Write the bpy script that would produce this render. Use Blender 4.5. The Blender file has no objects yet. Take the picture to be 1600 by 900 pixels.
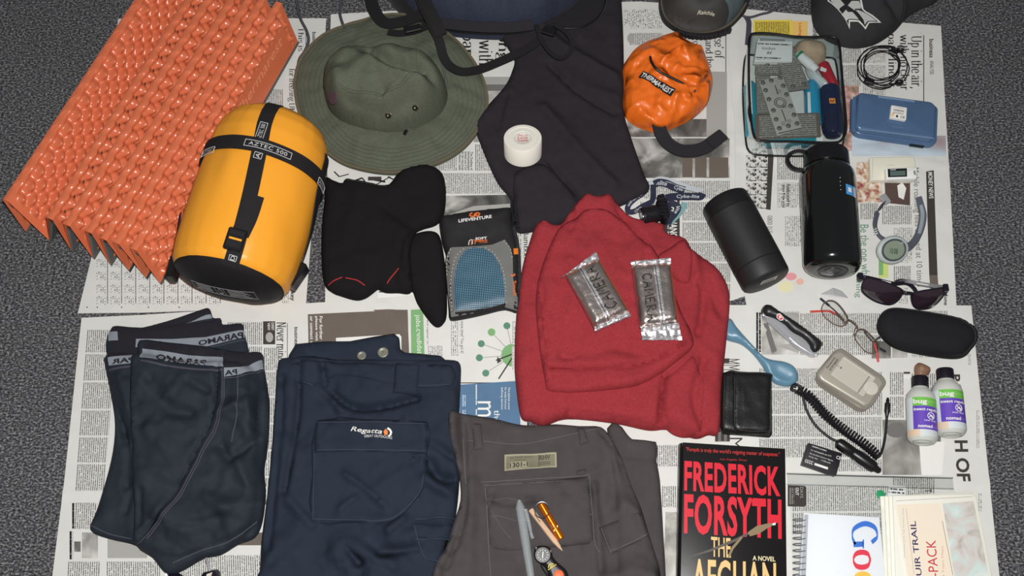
import bpy, math, random
import numpy as np
from mathutils import Vector, Matrix, noise
from mathutils.geometry import delaunay_2d_cdt
random.seed(4)
sc = bpy.context.scene
COL = sc.collection
# ------------------------------------------------------------------ camera, world, flash, exposure
PITCH = math.radians(68.0); FOC = 1500.0; CAMZ = 1.44
CAMY = -CAMZ / math.tan(PITCH)
cd = bpy.data.cameras.new('camera'); cam = bpy.data.objects.new('camera', cd); COL.objects.link(cam)
cd.sensor_width = 36.0; cd.lens = 36.0 * FOC / 1600.0; cd.clip_start = 0.05; cd.clip_end = 50
cam.location = (0, CAMY, CAMZ); cam.rotation_euler = (math.pi/2 - PITCH, 0, 0)
sc.camera = cam
w = bpy.data.worlds.new('room_light'); sc.world = w; w.use_nodes = True
w.node_tree.nodes['Background'].inputs[0].default_value = (0.92, 0.95, 1.0, 1)
w.node_tree.nodes['Background'].inputs[1].default_value = 0.13
ld = bpy.data.lights.new('camera_flash', 'POINT'); flash = bpy.data.objects.new('camera_flash', ld); COL.objects.link(flash)
ld.energy = 102.0; ld.shadow_soft_size = 0.016; ld.color = (1.0, 0.99, 0.97)
flash.location = (0.035, CAMY + 0.055, CAMZ + 0.03)
sc.view_settings.view_transform = 'Standard'; sc.view_settings.look = 'None'
sc.view_settings.exposure = 0.0; sc.view_settings.gamma = 1.0
sc.view_settings.use_curve_mapping = False

# ------------------------------------------------------------------ helpers
SP, CP = math.sin(PITCH), math.cos(PITCH)
def P(px, py, z=0.0):
    """point of the place at height z that the lens sees at photo position px,py"""
    a = (px - 800.0) / FOC; b = (py - 450.0) / FOC
    dz = -SP - b * CP; dy = CP - b * SP
    t = (z - CAMZ) / dz
    return Vector((a * t, CAMY + dy * t, z))
def PS(px, py, hf, off=0.0):
    """first surface point of height field hf that the lens meets at px,py"""
    a = (px - 800.0) / FOC; b = (py - 450.0) / FOC; dz = -SP - b*CP; dy = CP - b*SP
    zs = np.linspace(0.26, 0.0, 131); t = (zs - CAMZ)/dz
    h = np.asarray(hf(a*t, CAMY + dy*t)) + off - zs
    k = int(np.argmax(h >= 0)) if (h >= 0).any() else len(zs)-1
    z = zs[k]
    if k > 0 and h[k] >= 0: z = zs[k-1] + (zs[k]-zs[k-1])*(-h[k-1])/max(h[k]-h[k-1], 1e-9)
    return P(px, py, float(z))
class Fast:
    """height field sampled once on a 2.5 mm grid, then looked up"""
    def __init__(s, f, poly, step=0.0025, pad=0.05):
        s.f = f; s.step = step; xs = [q.x for q in poly]; ys = [q.y for q in poly]
        s.x0, s.x1, s.y0, s.y1 = min(xs)-pad, max(xs)+pad, min(ys)-pad, max(ys)+pad; s.g = None
    def __call__(s, X, Y):
        if s.g is None:
            s.nx = int((s.x1-s.x0)/s.step)+2; s.ny = int((s.y1-s.y0)/s.step)+2
            gx, gy = np.meshgrid(s.x0+s.step*np.arange(s.nx), s.y0+s.step*np.arange(s.ny)); s.g = np.asarray(s.f(gx.ravel(), gy.ravel())).reshape(s.ny, s.nx)
        u = np.clip((np.asarray(X, float)-s.x0)/s.step, 0, s.nx-1.001); v = np.clip((np.asarray(Y, float)-s.y0)/s.step, 0, s.ny-1.001)
        i = u.astype(int); j = v.astype(int); u = u-i; v = v-j; g = s.g
        return (g[j,i]*(1-u)+g[j,i+1]*u)*(1-v) + (g[j+1,i]*(1-u)+g[j+1,i+1]*u)*v
def lin(c):
    return tuple(((v/255.0)/12.92 if v/255.0 <= 0.04045 else ((v/255.0+0.055)/1.055)**2.4) for v in c) + (1.0,)
MATS = {}
def mat(name, rgb, rough=0.6, metal=0.0, bump=None, var=None, sheen=0.0, coat=0.0, spec=0.5, trans=0.0, ior=1.45, weave=None, streak=None, crease=None):
    if name in MATS: return MATS[name]
    m = bpy.data.materials.new(name); m.use_nodes = True; MATS[name] = m
    nt = m.node_tree; b = nt.nodes['Principled BSDF']
    b.inputs['Base Color'].default_value = lin(rgb); b.inputs['Roughness'].default_value = rough
    b.inputs['Metallic'].default_value = metal; b.inputs['Specular IOR Level'].default_value = spec
    b.inputs['Sheen Weight'].default_value = sheen; b.inputs['Coat Weight'].default_value = coat
    b.inputs['Transmission Weight'].default_value = trans; b.inputs['IOR'].default_value = ior
    tc = nt.nodes.new('ShaderNodeTexCoord')
    if var:
        n = nt.nodes.new('ShaderNodeTexNoise'); n.inputs['Scale'].default_value = var[0]; n.inputs['Detail'].default_value = 4
        nt.links.new(tc.outputs['Object'], n.inputs['Vector'])
        mx = nt.nodes.new('ShaderNodeMix'); mx.data_type = 'RGBA'
        c = np.array(lin(rgb)[:3]); k = var[1]
        mx.inputs['A'].default_value = tuple(c*(1-k)) + (1,); mx.inputs['B'].default_value = tuple(np.minimum(c*(1+k), 1)) + (1,)
        rp = nt.nodes.new('ShaderNodeMapRange'); rp.inputs['From Min'].default_value = 0.3; rp.inputs['From Max'].default_value = 0.7
        nt.links.new(n.outputs['Fac'], rp.inputs['Value']); nt.links.new(rp.outputs['Result'], mx.inputs['Factor'])
        nt.links.new(mx.outputs['Result'], b.inputs['Base Color'])
    if bump:
        n = nt.nodes.new('ShaderNodeTexNoise'); n.inputs['Scale'].default_value = bump[0]; n.inputs['Detail'].default_value = 3
        nt.links.new(tc.outputs['Object'], n.inputs['Vector'])
        if streak:
            mp = nt.nodes.new('ShaderNodeMapping'); mp.inputs['Scale'].default_value = streak
            nt.links.new(tc.outputs['Object'], mp.inputs['Vector']); nt.links.new(mp.outputs['Vector'], n.inputs['Vector'])
        bp = nt.nodes.new('ShaderNodeBump'); bp.inputs['Strength'].default_value = bump[1]; bp.inputs['Distance'].default_value = bump[2] if len(bump) > 2 else 0.001
        nt.links.new(n.outputs['Fac'], bp.inputs['Height']); nt.links.new(bp.outputs['Normal'], b.inputs['Normal'])
        if crease:      # soft crumples of cloth or foil: scale, distance in metres, stretch
            mp = nt.nodes.new('ShaderNodeMapping'); mp.inputs['Scale'].default_value = crease[2] if len(crease) > 2 else (1,1,1); mp.inputs['Rotation'].default_value = (0,0,crease[3] if len(crease) > 3 else 0.6)
            nt.links.new(tc.outputs['Object'], mp.inputs['Vector'])
            n3 = nt.nodes.new('ShaderNodeTexNoise'); n3.noise_type = 'RIDGED_MULTIFRACTAL'; n3.inputs['Scale'].default_value = crease[0]; n3.inputs['Detail'].default_value = 1.5; n3.inputs['Distortion'].default_value = 0.5; n3.normalize = True
            nt.links.new(mp.outputs['Vector'], n3.inputs['Vector'])
            b2 = nt.nodes.new('ShaderNodeBump'); b2.inputs['Strength'].default_value = 1.0; b2.inputs['Distance'].default_value = crease[1]
            nt.links.new(n3.outputs['Fac'], b2.inputs['Height']); nt.links.new(b2.outputs['Normal'], bp.inputs['Normal'])
    return m
def clear(name, tint=(245,248,250), gloss=0.12, rough=0.05):
    if name in MATS: return MATS[name]
    m = bpy.data.materials.new(name); m.use_nodes = True; MATS[name] = m
    nt = m.node_tree; nt.nodes.remove(nt.nodes['Principled BSDF']); o = nt.nodes['Material Output']
    t = nt.nodes.new('ShaderNodeBsdfTransparent'); t.inputs[0].default_value = lin(tint)
    g = nt.nodes.new('ShaderNodeBsdfGlossy'); g.inputs['Roughness'].default_value = rough; g.inputs[0].default_value = (1,1,1,1)
    lw = nt.nodes.new('ShaderNodeLayerWeight'); lw.inputs[0].default_value = 0.25
    ad = nt.nodes.new('ShaderNodeMath'); ad.operation = 'MULTIPLY_ADD'; ad.inputs[1].default_value = 0.5; ad.inputs[2].default_value = gloss
    nt.links.new(lw.outputs['Fresnel'], ad.inputs[0])
    mx = nt.nodes.new('ShaderNodeMixShader')
    nt.links.new(ad.outputs[0], mx.inputs[0]); nt.links.new(t.outputs[0], mx.inputs[1]); nt.links.new(g.outputs[0], mx.inputs[2])
    nt.links.new(mx.outputs[0], o.inputs['Surface'])
    return m
def root(name, label, cat, at, group=None):
    o = bpy.data.objects.new(name, None); COL.objects.link(o); o.empty_display_size = 0.02
    o.location = at; o['label'] = label; o['category'] = cat
    if group: o['group'] = group
    return o
def tag(o, label, cat, group=None):
    o['label'] = label; o['category'] = cat
    if group: o['group'] = group
    return o
def wpos(o):
    v = Vector(o.location)
    while o.parent: o = o.parent; v += o.location
    return v
def mk(name, V, F, m, parent=None, smooth=True, uv=None, angle=50, mats=None, fm=None):
    V = [Vector(v) for v in V]
    lo = Vector((min(v.x for v in V), min(v.y for v in V), min(v.z for v in V))); hi = Vector((max(v.x for v in V), max(v.y for v in V), max(v.z for v in V)))
    c = (lo + hi) / 2; c.z = lo.z
    me = bpy.data.meshes.new(name); me.from_pydata([v - c for v in V], [], [tuple(f) for f in F])
    me.materials.append(m)
    if mats:
        for q in mats: me.materials.append(q)
        me.polygons.foreach_set('material_index', fm)
    if uv is not None:
        ul = me.uv_layers.new(name='UVMap')
        li = np.zeros(len(me.loops), dtype=np.int32); me.loops.foreach_get('vertex_index', li)
        ul.data.foreach_set('uv', np.array(uv, dtype=np.float32)[li].ravel())
    me.update(); me.validate()
    if smooth:
        me.polygons.foreach_set('use_smooth', [True]*len(me.polygons))
        try: me.set_sharp_from_angle(angle=math.radians(angle))
        except Exception: pass
    o = bpy.data.objects.new(name, me); COL.objects.link(o)
    o.location = c
    if parent: o.parent = parent; o.location = c - wpos(parent)
    return o
def spline(pts, n=8, closed=False):
    pts = [Vector(p) for p in pts]; out = []; N = len(pts)
    rng = range(N) if closed else range(N-1)
    for i in rng:
        p0 = pts[(i-1) % N] if closed or i > 0 else pts[i]*2 - pts[i+1]
        p1 = pts[i]; p2 = pts[(i+1) % N]
        p3 = pts[(i+2) % N] if closed or i+2 < N else p2*2 - p1
        for k in range(n):
            t = k/n
            out.append(0.5*((2*p1) + (p2-p0)*t + (2*p0-5*p1+4*p2-p3)*t*t + (3*p1-p0-3*p2+p3)*t**3))
    if not closed: out.append(pts[-1].copy())
    return out
def resample(pts, s, closed=True):
    pts = [Vector(p) for p in pts]; seq = pts + [pts[0]] if closed else pts
    L = [0.0]
    for a, b in zip(seq, seq[1:]): L.append(L[-1] + (b-a).length)
    n = max(3, int(round(L[-1]/s))); out = []; j = 0
    for i in range(n if closed else n+1):
        d = L[-1]*i/n
        while j < len(L)-2 and L[j+1] < d: j += 1
        t = (d-L[j])/max(L[j+1]-L[j], 1e-9); out.append(seq[j].lerp(seq[j+1], min(max(t,0),1)))
    return out
def segdist(X, Y, poly, closed=True):
    A = np.array([(p[0], p[1]) for p in poly]); B = np.roll(A, -1, 0) if closed else A[1:]
    if not closed: A = A[:-1]
    out = np.full(X.shape, 1e9)
    for k in range(0, len(X), 4000):
        x = X[k:k+4000, None]; y = Y[k:k+4000, None]
        dx = B[None,:,0]-A[None,:,0]; dy = B[None,:,1]-A[None,:,1]
        t = ((x-A[None,:,0])*dx + (y-A[None,:,1])*dy) / np.maximum(dx*dx+dy*dy, 1e-14); t = np.clip(t, 0, 1)
        d = np.hypot(x-(A[None,:,0]+t*dx), y-(A[None,:,1]+t*dy)); out[k:k+4000] = d.min(1)
    return out
def inside(X, Y, poly):
    A = [(p[0], p[1]) for p in poly]; r = np.zeros(X.shape, bool); j = len(A)-1
    for i in range(len(A)):
        xi, yi = A[i]; xj, yj = A[j]
        if yi != yj:
            c = ((yi > Y) != (yj > Y)) & (X < (xj-xi)*(Y-yi)/(yj-yi)+xi); r ^= c
        j = i
    return r
def trifill(poly, s):
    """2-D triangulation of a world polygon with interior points about s apart"""
    poly = [Vector((p[0], p[1])) for p in poly]
    xs = [p.x for p in poly]; ys = [p.y for p in poly]
    gx = np.arange(min(xs), max(xs), s); gy = np.arange(min(ys), max(ys), s*0.87)
    X, Y = np.meshgrid(gx, gy); X = X + (np.arange(len(gy)) % 2)[:, None]*s*0.5
    X = X.ravel(); Y = Y.ravel()
    if len(X):
        k = inside(X, Y, poly); X = X[k]; Y = Y[k]
    if len(X):
        k = segdist(X, Y, poly) > s*0.55; X = X[k]; Y = Y[k]
    vs = poly + [Vector((float(a), float(b))) for a, b in zip(X, Y)]
    v, e, f, *_ = delaunay_2d_cdt(vs, [], [list(range(len(poly)))], 1, 1e-7)
    f = [tuple(q) for q in f]; g = []
    for q in f:
        a, b, c = v[q[0]], v[q[1]], v[q[2]]
        g.append(q if (b-a).cross(c-a) > 0 else q[::-1])
    return v, g
def smoothpoly(px, z, sm=6, corner=None):
    w = [P(x, y, z) for x, y in px]
    w = [Vector((q.x, q.y, 0)) for q in w]
    return spline(w, sm, True) if sm else w
_rg = np.random.default_rng(11); _perm = _rg.permutation(256); _perm = np.concatenate([_perm, _perm, _perm]); _ga = _rg.uniform(0, 2*np.pi, 256); _gx, _gy = np.cos(_ga), np.sin(_ga)
def vnoise(x, y, seed=0.0):
    """gradient noise for whole arrays"""
    x = np.asarray(x, float) + seed*17.31 + 500; y = np.asarray(y, float) + seed*7.77 + 500
    xi = np.floor(x).astype(int); yi = np.floor(y).astype(int); fx = x-xi; fy = y-yi; xi &= 255; yi &= 255
    u = fx*fx*fx*(fx*(fx*6-15)+10); v = fy*fy*fy*(fy*(fy*6-15)+10)
    def g(i, j, dx, dy): h = _perm[_perm[i]+j]; return _gx[h]*dx + _gy[h]*dy
    a = g(xi, yi, fx, fy); b = g(xi+1, yi, fx-1, fy); c = g(xi, yi+1, fx, fy-1); d = g(xi+1, yi+1, fx-1, fy-1)
    return 1.4*((a+(b-a)*u) + ((c+(d-c)*u) - (a+(b-a)*u))*v)
def fbm(X, Y, sc_, seed=0.0):
    return vnoise(X*sc_, Y*sc_, seed) + 0.52*vnoise(X*sc_*2.1, Y*sc_*2.1, seed+1) + 0.27*vnoise(X*sc_*4.4, Y*sc_*4.4, seed+2)
def hfun(poly, z0, h, r, e0=0.3, wr=(), nz=(), hfb=None):
    """height of a soft thing: rises from its edge over r to h, plus wrinkles along lines and noise"""
    L = [([(p.x, p.y) for p in (spline([P(a, b, z0+h) for a, b in pts], 5) if len(pts) > 2 else [P(a, b, z0+h) for a, b in pts])], am, wd) for pts, am, wd in wr]
    def f(X, Y):
        X = np.asarray(X, float); Y = np.asarray(Y, float)
        d = segdist(X, Y, poly); ins = inside(X, Y, poly); d = np.where(ins, d, 0)
        t = np.clip(d/r, 0, 1); z = e0*h + (1-e0)*h*np.sqrt(np.maximum(1-(1-t)**2, 0))
        fade = np.clip(d/0.012, 0.0, 1)
        for pl, am, wd in L:
            dd = segdist(X, Y, pl, False); z = z + am*np.exp(-(dd/wd)**2)*(0.25+0.75*fade)
        for am, scl, seed in nz:
            z = z + fade*am*fbm(X, Y, scl, seed)
        base = hfb(X, Y) if hfb is not None else z0
        z = np.maximum(z, 0.0008)
        return base + z
    def soft(X, Y, ground=0.0052):
        X = np.asarray(X, float); Y = np.asarray(Y, float); ins = inside(X, Y, poly); d = segdist(X, Y, poly); fz = np.full(X.shape, ground)
        if ins.any(): fz[ins] = f(X[ins], Y[ins])
        return np.where(ins, fz, ground + np.maximum(z0 + e0*h - ground, 0)*np.exp(-(d/0.022)**2))
    f.soft = soft
    return f
def puff(name, px, z0, h, r, m, parent=None, e0=0.3, wr=(), nz=(), s=0.005, sm=6, zp=None, hfb=None, floor=None, world=None, edge=None):
    zp = z0 + h*0.35 if zp is None else zp
    poly = world if world is not None else smoothpoly(px, zp, sm)
    poly = resample(poly, s) if sm else resample_keep(poly, s)
    f = hfun(poly, z0, h, r, e0, wr, nz, hfb)
    v, F = trifill(poly, s)
    X = np.array([q.x for q in v]); Y = np.array([q.y for q in v]); Z = f(X, Y)
    V = [Vector((a, b, c)) for a, b, c in zip(X, Y, Z)]
    cnt = {}
    for q in F:
        for a, b in ((q[0],q[1]),(q[1],q[2]),(q[2],q[0])): cnt[(a,b)] = 1
    bd = [(a,b) for (a,b) in cnt if (b,a) not in cnt]
    low = {}; F = list(F)
    zl = hfb(X, Y) if hfb is not None else np.full(X.shape, z0)
    for a, b in bd:
        for q in (a, b):
            if q not in low: low[q] = len(V); V.append(Vector((V[q].x, V[q].y, float(zl[q]))))
        F.append((b, a, low[a], low[b]))
    xs = np.array([q.x for q in V]); ys = np.array([q.y for q in V])
    uv = np.stack([xs, ys], 1)*1000
    ff = Fast(f, poly); ff.soft = Fast(f.soft, poly)
    return mk(name, V, F, m, parent, uv=uv, angle=70), ff
def resample_keep(poly, s):
    out = []; N = len(poly)
    for i in range(N):
        a, b = poly[i], poly[(i+1) % N]; n = max(1, int(round((b-a).length/s)))
        for k in range(n): out.append(a.lerp(b, k/n))
    return out
def decal(name, px, hf, m, parent, off=0.0004, s=0.006, uvq=None, sm=0, thick=0.0):
    """thin patch lying on a surface; px outline; uv in millimetres along the first edge (u) and across (v)"""
    w = [PS(x, y, hf, off) for x, y in px]
    o0 = w[0]; ux = (w[1]-w[0]).normalized() if uvq is None else (PS(*uvq[1], hf, off)-PS(*uvq[0], hf, off)).normalized()
    poly = [Vector((q.x, q.y, 0)) for q in w]
    poly = resample(spline(poly, sm, True), s*0.7) if sm else resample_keep(poly, s)
    v, F = trifill(poly, s)
    X = np.array([q.x for q in v]); Y = np.array([q.y for q in v]); Z = hf(X, Y) + off
    uxn = Vector((ux.x, ux.y)).normalized(); vyn = Vector((-uxn.y, uxn.x))
    uv = [((x-o0.x)*uxn.x*1000+(y-o0.y)*uxn.y*1000, (x-o0.x)*vyn.x*1000+(y-o0.y)*vyn.y*1000) for x, y in zip(X, Y)]
    V = list(zip(X, Y, Z))
    if thick: return solid(name, [Vector(q) for q in V], F, thick, m, parent)
    return mk(name, V, F, m, parent, uv=uv)
def solid(name, V, F, th, m, parent, smooth=True):
    """give a surface patch a real thickness (downwards)"""
    n = len(V); W = V + [Vector((q.x, q.y, q.z-th)) for q in V]; G = list(F)
    cnt = {}
    for q in F:
        for i in range(len(q)): cnt[(q[i], q[(i+1) % len(q)])] = 1
    for (a, b) in list(cnt):
        if (b, a) not in cnt: G.append((b, a, a+n, b+n))
    G += [tuple(i+n for i in q[::-1]) for q in F]
    return mk(name, W, G, m, parent, smooth=smooth, angle=40)
def ribbon3(name, pts, nrm, width, th, m, parent, taper=None):
    """strap through 3-D points lying with face normals nrm"""
    V = []; F = []; N = len(pts)
    for i, p in enumerate(pts):
        t = (pts[min(i+1, N-1)] - pts[max(i-1, 0)]).normalized(); n = nrm[i] if isinstance(nrm, list) else nrm
        sd = t.cross(n).normalized(); n2 = sd.cross(t).normalized()
        wd = (width[i] if isinstance(width, list) else width)/2
        for q in (p+sd*wd+n2*th/2, p-sd*wd+n2*th/2, p-sd*wd-n2*th/2, p+sd*wd-n2*th/2): V.append(q)
        if i:
            a = (i-1)*4; b = i*4
            for k in range(4): F.append((a+k, a+(k+1) % 4, b+(k+1) % 4, b+k))
    F.append((0,1,2,3)); e = (N-1)*4; F.append((e+3,e+2,e+1,e))
    return mk(name, V, F, m, parent, angle=30)
def strip(name, px, hf, width, m, parent, off=0.0005, th=0.0006, sm=6, s=0.004):
    """flat tape following a surface along photo path px"""
    w = [PS(x, y, hf, off) for x, y in px]
    w = resample(spline(w, sm) if sm and len(w) > 2 else w, s, False)
    X = np.array([q.x for q in w]); Y = np.array([q.y for q in w]); Z = hf(X, Y) + off
    pts = [Vector(q) for q in zip(X, Y, Z)]
    return ribbon3(name, pts, Vector((0,0,1)), width, th, m, parent)
def tube(name, pts, rad, m, parent=None, n=8, sm=0, closed=False, cap=True):
    if sm: pts = spline(pts, sm, closed)
    pts = [Vector(p) for p in pts]; N = len(pts); V = []; F = []
    up = Vector((0.13, 0.21, 0.97)); prev = None
    for i, p in enumerate(pts):
        if closed: t = (pts[(i+1) % N] - pts[(i-1) % N]).normalized()
        else: t = (pts[min(i+1, N-1)] - pts[max(i-1, 0)]).normalized()
        if prev is None: a = t.cross(up); a = a.normalized() if a.length > 1e-4 else Vector((1,0,0))
        else:
            a = prev - t*prev.dot(t); a = a.normalized() if a.length > 1e-6 else t.orthogonal().normalized()
        prev = a; b = t.cross(a); r = rad[i] if isinstance(rad, (list, tuple)) else rad
        for k in range(n):
            an = 2*math.pi*k/n; V.append(p + a*math.cos(an)*r + b*math.sin(an)*r)
        if i:
            for k in range(n): F.append(((i-1)*n+k, (i-1)*n+(k+1) % n, i*n+(k+1) % n, i*n+k))
    if closed:
        for k in range(n): F.append(((N-1)*n+k, (N-1)*n+(k+1) % n, (k+1) % n, k))
    elif cap:
        F.append(tuple(range(n))[::-1]); F.append(tuple((N-1)*n+k for k in range(n)))
    return mk(name, V, F, m, parent)
def frame(p0, p1, up=Vector((0,0,1))):
    z = (p1-p0).normalized(); x = z.cross(up).normalized() if z.cross(up).length > 1e-4 else Vector((1,0,0)); y = x.cross(z)
    return x, y, z          # x sideways, y up-ish, z along
def lathe(name, prof, p0, p1, m, parent=None, n=40, flat=1.0, dist=None, angle=40):
    """prof: list of (s metres along axis, radius)"""
    x, y, z = frame(p0, p1); V = []; F = []
    for i, (s, r) in enumerate(prof):
        for k in range(n):
            a = 2*math.pi*k/n; rr = r*(1.0 if dist is None else dist(s, a))
            V.append(p0 + z*s + x*math.cos(a)*rr + y*math.sin(a)*rr*flat)
        if i:
            for k in range(n): F.append(((i-1)*n+k, (i-1)*n+(k+1) % n, i*n+(k+1) % n, i*n+k))
    F = [q[::-1] for q in F]
    F.append(tuple(range(n))); F.append(tuple((len(prof)-1)*n+k for k in range(n))[::-1])
    return mk(name, V, F, m, parent, angle=angle)
def inset(poly, d):
    N = len(poly); out = []
    ar = sum(poly[i].x*poly[(i+1) % N].y - poly[(i+1) % N].x*poly[i].y for i in range(N)); sg = 1 if ar > 0 else -1
    for i in range(N):
        a, b, c = poly[i-1], poly[i], poly[(i+1) % N]
        n1 = Vector((-(b-a).y, (b-a).x, 0)).normalized()*sg; n2 = Vector((-(c-b).y, (c-b).x, 0)).normalized()*sg
        n = n1+n2; k = 1/max(0.35, (1+n1.dot(n2))); out.append(b + n*k*d)
    return out, sg
def prism(name, px, z0, z1, m, parent=None, bev=0.001, sm=0, rd=0.0, zp=None, world=None, seg=3, hollow=False, hfb=None):
    """upright slab on a photo outline (unprojected at zp, default its top)"""
    poly = world if world is not None else [Vector((P(x, y, z1 if zp is None else zp).x, P(x, y, z1 if zp is None else zp).y, 0)) for x, y in px]
    if sm: poly = spline(poly, sm, True)
    if rd: poly = roundpoly(poly, rd)
    N = len(poly); rings = [(0.0, z0)]
    if bev:
        rings = [(bev*0.5, z0), (0, z0+bev*0.5)]
        for k in range(seg+1):
            a = k/seg*math.pi/2; rings.append((bev*(1-math.cos(a)), z1-bev*(1-math.sin(a))))
    else: rings.append((0.0, z1))
    V = []; F = []; sg = 1
    for i, (d, z) in enumerate(rings):
        pl, sg = inset(poly, d) if d else (poly, inset(poly, 0)[1])
        for q in pl: V.append(Vector((q.x, q.y, z)))
        if i:
            for k in range(N): F.append(((i-1)*N+k, (i-1)*N+(k+1) % N, i*N+(k+1) % N, i*N+k))
    F.append(tuple(range(N))[::-1]); F.append(tuple((len(rings)-1)*N+k for k in range(N)))
    if sg < 0: F = [q[::-1] for q in F]
    if hfb is not None:
        X = np.array([q.x for q in V]); Y = np.array([q.y for q in V]); Z = hfb(X, Y)
        V = [Vector((q.x, q.y, q.z+float(z))) for q, z in zip(V, Z)]
    return mk(name, V, F, m, parent, angle=40)
def roundpoly(poly, r, n=5):
    out = []; N = len(poly)
    for i in range(N):
        a, b, c = poly[i-1], poly[i], poly[(i+1) % N]
        d1 = (a-b); d2 = (c-b); rr = min(r, d1.length*0.45, d2.length*0.45)
        p = b + d1.normalized()*rr; q = b + d2.normalized()*rr
        for k in range(n+1):
            t = k/n; out.append(p*(1-t)**2 + b*2*t*(1-t) + q*t*t)
    return out
def obox(name, c, ax, ay, az, m, parent, bev=0.0008):
    """box from centre and three half-axis vectors, edges bevelled"""
    V = []; F = []
    ex, ey, ez = ax.normalized(), ay.normalized(), az.normalized(); lx, ly, lz = ax.length, ay.length, az.length
    b = min(bev, lx*0.6, ly*0.6, lz*0.6)
    idx = {}
    for sx in (-1,1):
        for sy in (-1,1):
            for sz in (-1,1):
                for k in range(3):
                    d = [lx, ly, lz]
                    for j in range(3):
                        if j != k: d[j] -= b
                    idx[(sx,sy,sz,k)] = len(V); V.append(c + ex*sx*d[0] + ey*sy*d[1] + ez*sz*d[2])
    for k in range(3):
        for s_ in (-1,1):
            o1, o2 = [(1,2),(2,0),(0,1)][k]; q = []
            for a, b2 in ((-1,-1),(1,-1),(1,1),(-1,1)):
                sg = [0,0,0]; sg[k] = s_; sg[o1] = a; sg[o2] = b2; q.append(idx[(sg[0],sg[1],sg[2],k)])
            F.append(tuple(q) if s_ > 0 else tuple(q[::-1]))
    for k in range(3):
        o1, o2 = [(1,2),(2,0),(0,1)][k]
        for a in (-1,1):
            for b2 in (-1,1):
                q = []
                for s_, kk in ((-1,o1),(1,o1),(1,o2),(-1,o2)):
                    sg = [0,0,0]; sg[k] = s_; sg[o1] = a; sg[o2] = b2; q.append(idx[(sg[0],sg[1],sg[2],kk)])
                F.append(tuple(q) if a*b2 < 0 else tuple(q[::-1]))
    for sx in (-1,1):
        for sy in (-1,1):
            for sz in (-1,1):
                q = [idx[(sx,sy,sz,k)] for k in range(3)]; F.append(tuple(q) if sx*sy*sz > 0 else tuple(q[::-1]))
    return mk(name, V, F, m, parent, smooth=False)
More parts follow.
